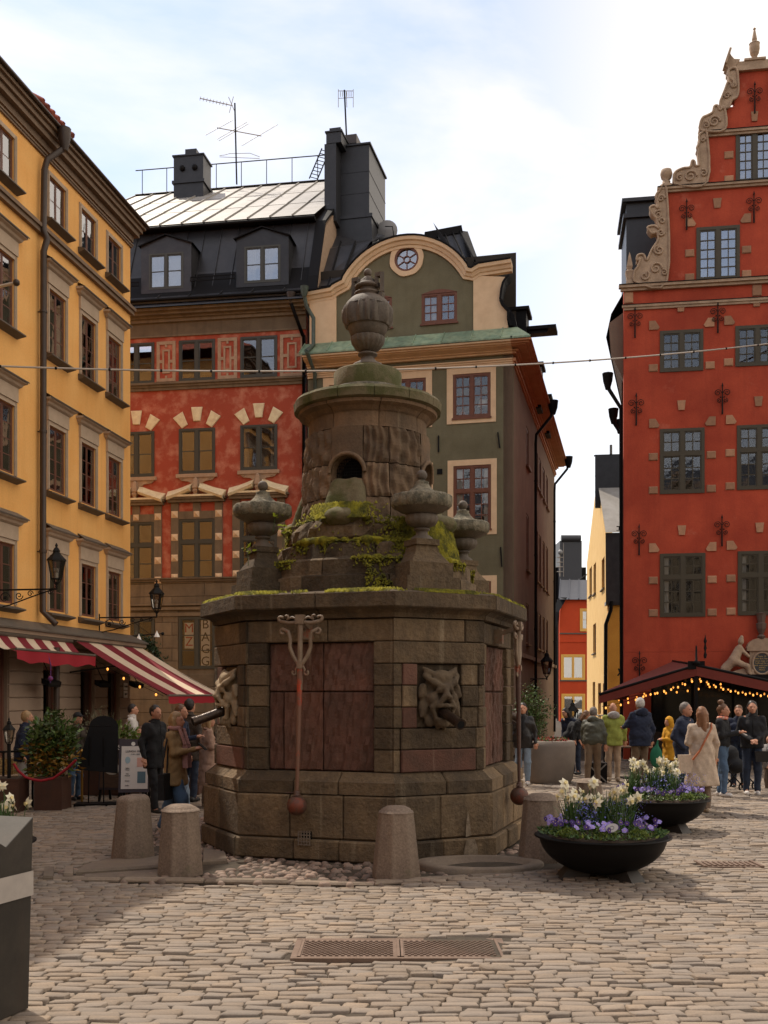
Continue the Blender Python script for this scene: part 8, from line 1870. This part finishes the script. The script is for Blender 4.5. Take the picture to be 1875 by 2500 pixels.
def bracket(parent, L_, m=M_IRON, s=1):
    b = MB(); b.tube([(0, 0, 0), (0, -L_, 0)], .02*s, 6); b.tube([(0, -L_, -.02), (0, -L_, .16)], .014, 5); b.tube([(0, 0, -.4*s), (0, -.25*L_, -.33*s), (0, -.6*L_, -.16*s), (0, -.92*L_, -.02)], .015*s, 6); b.tube([(0, 0, .1), (0, 0, -.5*s)], .025, 6)
    for (cy, cz, r0, sg_) in ((.17, -.17, .13, 1), (.40, -.13, .095, -1), (.58, -.09, .07, 1), (.74, -.06, .05, -1), (.9, -.07, .06, 1)):
        T_ = np.linspace(0, 9, 20); b.tube([(0, -cy*L_-r0*s*(1-t/10.5)*cos(t*sg_), cz*s*1.0+r0*s*(1-t/10.5)*sin(t*sg_)) for t in T_], .011*s, 5)
    b.sphere((0, -.17*L_, -.17*s), .035*s, 8); b.build('scroll_bracket', [m], parent)
l1 = empty('wall_lantern', FY.w(FY.P(-14, 1430)[0], 4.22, 0), FY.rz, 'black lantern on a scroll bracket before the left windows of the yellow facade', 'lantern', 'lanterns on the yellow building'); bracket(l1, 1.45); lantern(l1, (0, -1.45, .22), .95)
l2 = empty('wall_lantern', FY.w(FY.P(242, 1505)[0], 4.0, 0), FY.rz, 'black lantern on a scroll bracket near the yellow building corner', 'lantern', 'lanterns on the yellow building'); bracket(l2, 1.62); lantern(l2, (0, -1.62, .22), .95)
pL = at(1335, 1645, 38.5); l3 = empty('wall_lantern', (pL.x-.75, pL.y, pL.z-.2), 0, 'black lantern hanging from the maroon side wall of the green building in the alley', 'lantern'); lantern(l3, (.75, 0, .2), 1.1); MB().tube([(-.5, 0, .0), (.75, 0, .02)], .02, 5).build('bracket_bar', [M_IRON], l3); MB().tube([(-.5, 0, -.45), (.3, 0, .0)], .015, 5).build('bracket_stay', [M_IRON], l3)
pL = at(1398, 1765, 27.0); l4 = empty('street_lantern', (pL.x, pL.y, 0), 0, 'small black lantern on a thin post before the yellow windows of the orange-red house', 'lantern'); lantern(l4, (0, 0, pL.z), .75); MB().tube([(0, 0, 0), (0, 0, pL.z)], .02, 6).build('post', [M_IRON], l4)
pL = at(22, 1812, 17.2); l5 = empty('planter_lantern', pL, 0, 'small black lantern on a post by the leftmost planter', 'lantern'); lantern(l5, (0, 0, 0), .5); MB().tube([(0, 0, -.02), (0, 0, -pL.z)], .03, 6).build('post', [M_IRON], l5)
# hanging shop bracket with garland beside the red building
gl = empty('garland_sign', at(330, 1553, 30.5), 0, 'iron shop bracket with green garland and white lilies beside the yellow building corner', 'shop sign'); q = at(397, 1547, 30.5)-gl.location
MB().tube([(-.35, 0, -.02), q], .018, 5).build('bracket_bar', [M_IRON], gl); MB().sphere(q, .05, 8).build('bracket_knob', [M_IRON], gl)
MB().tube([(-.5, 0, .75), (q.x*.6, 0, .02)], .008, 4).build('stay', [M_IRON], gl)
r5 = np.random.RandomState(8); tt = r5.rand(700); px_ = 335+65*tt**.8+r5.normal(0, 6, 700); py_ = 1565+(tt**2.2)*78+r5.normal(0, 9, 700)*(1.15-tt); P = np.array([tuple(at(a, b_, 30.5+c)-gl.location) for a, b_, c in zip(px_, py_, r5.normal(0, .1, 700))]); leaves('garland', P, .10, [mat('dark_garland', (.02, .045, .018), .5, (.035, .06, .02), scale=9)], gl, 8)
for (px, py) in ((339, 1560), (383, 1552)): p = at(px, py, 30.4)-gl.location; MB().lathe([(.09, -.04), (.05, .05), (.02, .1), (.0001, .16)], 8, p).build('lily', [M_PAPER], gl)
# cable across the square
cb = empty('overhead_cable', (0, 24, 9), 0, 'thin pale overhead cable with clips spanning between the yellow and the red building', 'cable'); o = cb.location
A_p = FY.w(FY.P(-70, 866)[0], CAMH-(866-HY)*21.2/FPX); B_p = FR.w(FR.P(1925, 833)[0], FR.P(1925, 833)[1]); P = []
for t in np.linspace(0, 1, 40): q = A_p.lerp(B_p, t); q.z -= .42*4*t*(1-t); P.append(q-o)
MB().tube(P, .022, 5).build('cable', [mat('pale_cable', (.42, .36, .30), .6)], cb)
for i in range(1, 40, 2): MB().sphere(P[i], .035, 6).build('clip', [M_IRON], cb)
# menu stand, boards, stanchion
ms = empty('menu_stand', (X_(236, 18.3), 18.3, 0), R(8), 'tall black menu stand with rounded leaning board', 'menu stand')
b = MB(); out = [(-.33, .0), (.36, .0), (.27, .78)]+[(.02+.25*cos(t), .80+.20*sin(t)) for t in np.linspace(.1, pi-.1, 12)]+[(-.23, .78)]
b.prism(out, -.02, .02); o = b.build('board', [M_BLACK], ms); o.location = (0, 0, .60); o.rotation_euler = (R(-14), R(6), 0)
MB().box(-.24, .26, -.04, -.01, 1.38, 1.395).build('ledge', [M_BLACK], ms)
for u in (-.14, .12): MB().obox((u, 0, .03), (u*.9, .03, 1.2), .035, .02).build('upright', [M_BLACK], ms)
MB().box(-.36, .36, -.22, .22, .0, .05).build('base', [M_BLACK], ms)
def board(px, d, w_, h, z0, rz, lab):
    r = empty('a_board', (X_(px, d), d, 0), R(rz), lab, 'sign board'); tl = R(-9)
    f = empty('panel_tilt', (0, 0, 0)); bpy.data.objects.remove(f)
    def TT(u, y, z): return (u, y+(-z+z0)*-.16, z)
    b = MB(); b.add([TT(-w_/2, 0, z0), TT(w_/2, 0, z0), TT(w_/2, 0, z0+h), TT(-w_/2, 0, z0+h), TT(-w_/2, .03, z0), TT(w_/2, .03, z0), TT(w_/2, .03, z0+h), TT(-w_/2, .03, z0+h)], [(0, 1, 2, 3), (7, 6, 5, 4), (0, 4, 5, 1), (1, 5, 6, 2), (2, 6, 7, 3), (3, 7, 4, 0)])
    b.build('frame', [mat('dark_violet_board', (.045, .035, .045), .6)], r)
    for s_ in (-1, 1): MB().obox((s_*w_*.4, .02, z0), (s_*w_*.42, -.03, 0), .04, .03).build('leg', [M_BLACK], r); MB().obox((s_*w_*.4, .16*h+.04, z0+h), (s_*w_*.42, .45, 0), .035, .03).build('leg', [M_BLACK], r)
    return r, TT
r, TT = board(268, 18.9, .46, .92, .22, -10, 'dark restaurant poster board showing a plate of food')
def flat(r, TT, pts, m, name, y=-.004): MB().add([TT(u, y, z) for u, z in pts], [tuple(range(len(pts)))]).build(name, [m], r)
flat(r, TT, rectp(-.2, .2, .26, .78), mat('wooden_table_print', (.085, .055, .045), .7, (.13, .08, .055), scale=6, stretch=(1, 1, 6)), 'poster_print')
flat(r, TT, [(.02+.15*cos(t), .60+.11*sin(t)) for t in np.linspace(0, 2*pi, 24)[:-1]], mat('plate_print', (.5, .47, .44), .6), 'plate_print', -.007); flat(r, TT, [(.02+.10*cos(t), .60+.07*sin(t)) for t in np.linspace(0, 2*pi, 20)[:-1]], mat('food_print', (.12, .05, .03), .7, (.3, .22, .08), scale=25, lo=.45, hi=.55), 'food_print', -.009)
text('LS', .13, M_PAPER, r, (.10, -.16*-0+.135-.0, 1.02), (R(81), 0, 0), name='lettering').location = TT(.10, -.008, .98)
r, TT = board(326, 18.2, .52, .92, .24, 6, 'white lunch menu board in a dark frame')
flat(r, TT, rectp(-.22, .24, .30, 1.04), mat('menu_paper', (.62, .58, .55), .7), 'menu_sheet'); MB().lathe([(.035, 0), (.035, .004)], 16, TT(-.02, -.006, 1.08), axis='y').build('logo_disc', [M_PAPER], r)
for (s_, u, z, h) in (('LUNCH  MENU', .02, .95, .05), ('11.30 – 15.00', .02, .90, .028), ('Starter', -.11, .66, .024), ('Salmon', -.11, .63, .024), ('Main', -.11, .56, .024), ('Meatballs', -.11, .53, .024), ('Dessert', -.11, .44, .024), ('Coffee', -.11, .36, .024)):
    text(s_, h, M_INK, r, TT(u, -.008, z), (R(81), 0, 0), name='menu_lettering')
flat(r, TT, [(-.11+.045*cos(t), .80+.06*sin(t)) for t in np.linspace(0, 2*pi, 16)[:-1]], mat('pale_blue_print', (.30, .42, .48), .7), 'blue_oval', -.007)
flat(r, TT, rectp(.05, .2, .68, .84), mat('salmon_print', (.6, .33, .27), .7), 'salmon_box', -.007); flat(r, TT, rectp(.06, .2, .40, .60), mat('slate_blue_print', (.09, .15, .19), .7), 'blue_box', -.007)
def stanchion(px, d, lab):
    s_ = empty('rope_stanchion', (X_(px, d), d, 0), 0, lab, 'stanchion'); br = mat('brass', (.42, .24, .06), .3, metal=.9, fine=.1); MB().tube([(0, 0, 0.02), (0, 0, .86)], .022, 8).build('post', [br], s_); MB().lathe([(.0001, .0), (.15, .005), (.15, .02), (.03, .04)], 20).build('base', [br], s_); MB().lathe([(.03, .84), (.035, .87), (.02, .89), (.045, .93), (.03, .96), (.0001, .98)], 12).build('finial', [br], s_); return s_
stanchion(200, 18.5, 'brass post in front of the black menu stand')
rp_ = empty('barrier_rope', (X_(120, 17.0), 17.0, .7), 0, 'dark red velvet rope sagging in front of the laurel bush', 'rope'); MB().tube([Vector((X_(px, 17.0), 17.0, z))-rp_.location for px, z in ((33, .82), (45, .70), (62, .60), (80, .56), (100, .54), (130, .58), (160, .72), (186, .88))], .022, 7).build('rope', [mat('red_velvet', (.28, .01, .02), .8)], rp_)
# rattan bistro chair, railing
def rattan(px, d, lab, rz=0):
    c = empty('rattan_chair', (X_(px, d), d, 0), rz, lab, 'chair', 'rattan bistro chairs on the left terrace'); m = mat('rattan', (.42, .28, .10), .6, (.22, .12, .05), scale=30, lo=.45, hi=.55)
    for x, y in ((-.2, -.2), (.2, -.2), (-.2, .2), (.2, .2)): MB().tube([(x, y, 0), (x*.95, y*.95, .45)], .016, 6).build('leg', [m], c)
    MB().lathe([(.0001, .45), (.23, .45), (.24, .47), (.0001, .48)], 16).build('seat', [m], c); b = MB(); V = []
    for t in np.linspace(-.2, pi+.2, 12): V += [(.23*cos(t), .23*sin(t), .5), (.22*cos(t), .26*sin(t), .88-.10*abs(cos(t)))]
    b.add(V, [(2*i, 2*i+2, 2*i+3, 2*i+1) for i in range(11)], 0, True); b.build('backrest', [m], c)
rattan(58, 18.9, 'rattan chair behind the thin shrub on the left terrace', .3); rattan(5, 18.6, 'rattan chair at the left edge behind the black railing', 1.2)
b = MB(); b.tube([(0, 0, .95), (1.1, 0, .98)], .02, 6); b.tube([(0, 0, .5), (1.1, 0, .52)], .014, 5)
for i in range(3): b.tube([(.05+i*.5, 0, 0), (.05+i*.5, 0, .98)], .02, 6)
rl = obj_thing('terrace_railing', 'black iron railing of the terrace at the left edge', 'railing', b, [M_IRON], (X_(-70, 17.9), 17.9, 0))
def table(px, d, lab, w_=.7): 
    t = empty('cafe_table', (X_(px, d), d, 0), 0, lab, 'table'); MB().box(-w_/2, w_/2, -.3, .3, .72, .75).build('table_top', [mat('table_wood', (.07, .04, .025), .5, fine=.2)], t); MB().tube([(0, 0, .03), (0, 0, .72)], .03, 8).build('column', [M_IRON], t); MB().box(-.22, .22, -.22, .22, 0, .03).build('foot', [M_IRON], t); return t
table(350, 20.0, 'dark cafe table under the striped awning'); table(1542, 24.2, 'dark cafe table with one column leg behind the people at the right', .8); table(1460, 27.5, 'dark cafe table under the left end of the red canopy')
# ---- red canopy on the right with bulbs
cn = empty('red_canopy', (X_(1700, 25), 25, 0), R(-9), 'dark red restaurant canopy with strings of warm bulbs in front of the red building', 'awning')
def cw(px, py, d): return wlocal(cn, at(px, py, d))
M_CAN = mat('dark_red_canvas', (.17, .03, .02), .85, (.14, .025, .017), scale=3, fine=.1); E_ = cw(1463, 1693, 26.5); E2 = wlocal(cn, Vector((X_(1532, 30.3), 30.2, 1.98))); pk = cw(1700, 1624, 25.6); pk2 = Vector((pk.x, pk.y+4.9, pk.z+.25)); rt_ = Vector((2*pk.x-E_.x+.5, E_.y-.6, E_.z+.05)); rt2 = Vector((rt_.x, rt_.y+4.6, E2.z))
def quad(name, P, m=M_CAN, th=.02):
    P = [Vector(p) for p in P]; n_ = (P[1]-P[0]).cross(P[2]-P[0]).normalized()*th; MB().add(P+[p-n_ for p in P], [(0, 1, 2, 3), (7, 6, 5, 4)]+[(i, (i+4), (i+1) % 4+4, (i+1) % 4) for i in range(4)]).build(name, [m], cn)
quad('canvas_slope', [E_, pk, pk2, E2]); quad('canvas_slope', [pk, rt_, rt2, pk2])
quad('valance', [E_, pk, pk-Vector((0, 0, .26)), E_-Vector((0, 0, .26))]); quad('valance', [pk, rt_, rt_-Vector((0, 0, .26)), pk-Vector((0, 0, .26))]); quad('valance', [E_, E2, E2-Vector((0, 0, .18)), E_-Vector((0, 0, .18))]); 
MB().tube([E_-Vector((0, 0, .03)), pk, rt_], .04, 6).build('front_beam', [M_BLACK], cn); MB().tube([pk, pk2], .04, 6).build('ridge_beam', [M_BLACK], cn); MB().tube([E_, E2], .03, 6).build('side_beam', [M_BLACK], cn)
for p in (E_+Vector((.15, .1, 0)), pk, rt_): MB().box(p.x-.04, p.x+.04, p.y-.0, p.y+.08, 0, p.z).build('post', [M_BLACK], cn)
b = MB(); b.lathe([(.05, 0), (.12, .05), (.03, .12), (.02, .45), (.0001, .5)], 8, pk); b.box(pk.x-.2, pk.x+.2, pk.y-.02, pk.y+.05, pk.z-.1, pk.z+.1); b.build('ridge_finial', [M_BLACK], cn)
G1 = lambda px, py, d: at(px, py, d)
bulbs('string_lights', 'string of warm bulbs along the left slope of the red canopy', [(G1(1470, 1725, 26.4), G1(1580, 1692, 26.0), 6), (G1(1580, 1692, 26), G1(1698, 1655, 25.5), 7)], sag=.05, r=.024)
bulbs('string_lights', 'string of warm bulbs deeper under the red canopy', [(G1(1500, 1705, 29), G1(1700, 1650, 28.5), 9), (G1(1700, 1650, 28.5), G1(1875, 1690, 28), 10)], sag=.12, r=.024)
bulbs('string_lights', 'string of warm bulbs under the right slope of the red canopy', [(G1(1702, 1655, 25.5), G1(1885, 1695, 25.2), 10), (G1(1560, 1690, 27.5), G1(1800, 1655, 27), 9)], sag=.10, r=.024)
# restaurant front below, its dark panels stand for the shaded room
rf = empty('restaurant_screen', (X_(1590, 29.3), 29.3, 0), R(-9), 'dark glazed restaurant front in the shade of the red canopy', 'screen'); b = MB(); b.box(0, 4.4, 0, .06, 0, .9); b.build('lower_panel', [mat('dark_wood', (.03, .018, .012), .6, fine=.2)], rf)
for i in range(5): ubox('mullion', M_BLACK, rf, i*1.09, i*1.09+.06, -.02, .08, 0, 2.4)
for i in range(4): ubox('glass_pane', mat('dark_glazing', (.008, .008, .008), .1), rf, i*1.09+.06, i*1.09+1.09, .02, .04, .9, 2.4)
ubox('top_rail', M_BLACK, rf, 0, 4.42, -.03, .09, 2.4, 2.5)
# crate, stroller
ct = empty('flight_case', (X_(1462, 22.6), 22.8, 0), R(-6), 'black case with crossed grey straps on the ground between two people', 'case'); MB().box(-.22, .22, 0, .4, 0.02, .45).build('box', [M_BLACK], ct)
b = MB(); b.obox((-.2, -.01, .04), (.2, -.01, .43), .03, .012, up=(0, 1, 0)); b.obox((.2, -.016, .04), (-.2, -.016, .43), .03, .012, up=(0, 1, 0)); b.build('strap_cross', [mat('grey_strap', (.2, .19, .18), .7)], ct)
sr_ = empty('stroller', (X_(1800, 21), 21.2, 0), R(40), 'black baby stroller between the person with the bun and the person in black', 'stroller')
for x in (-.24, .24):
    for y in (-.35, .3): MB().tube([(x+.09*0, y+.09*cos(t), .10+.09*sin(t)) for t in np.linspace(0, 2*pi, 14)], .018, 5).build('wheel', [M_BLACK], sr_)
    MB().tube([(x, -.35, .1), (x, .15, .6), (x, .35, 1.0)], .014, 5).build('side_frame', [M_IRON], sr_); MB().tube([(x, .3, .1), (x, -.1, .55)], .014, 5).build('side_frame', [M_IRON], sr_)
MB().tube([(-.24, .35, 1.0), (.24, .35, 1.0)], .018, 6).build('handle', [M_BLACK], sr_); surf('seat', [('e', (0, .0, .5), (.2, .25, .16)), ('e', (0, .12, .72), (.2, .2, .2))], .025, [C_['black']], sr_, k=.06)
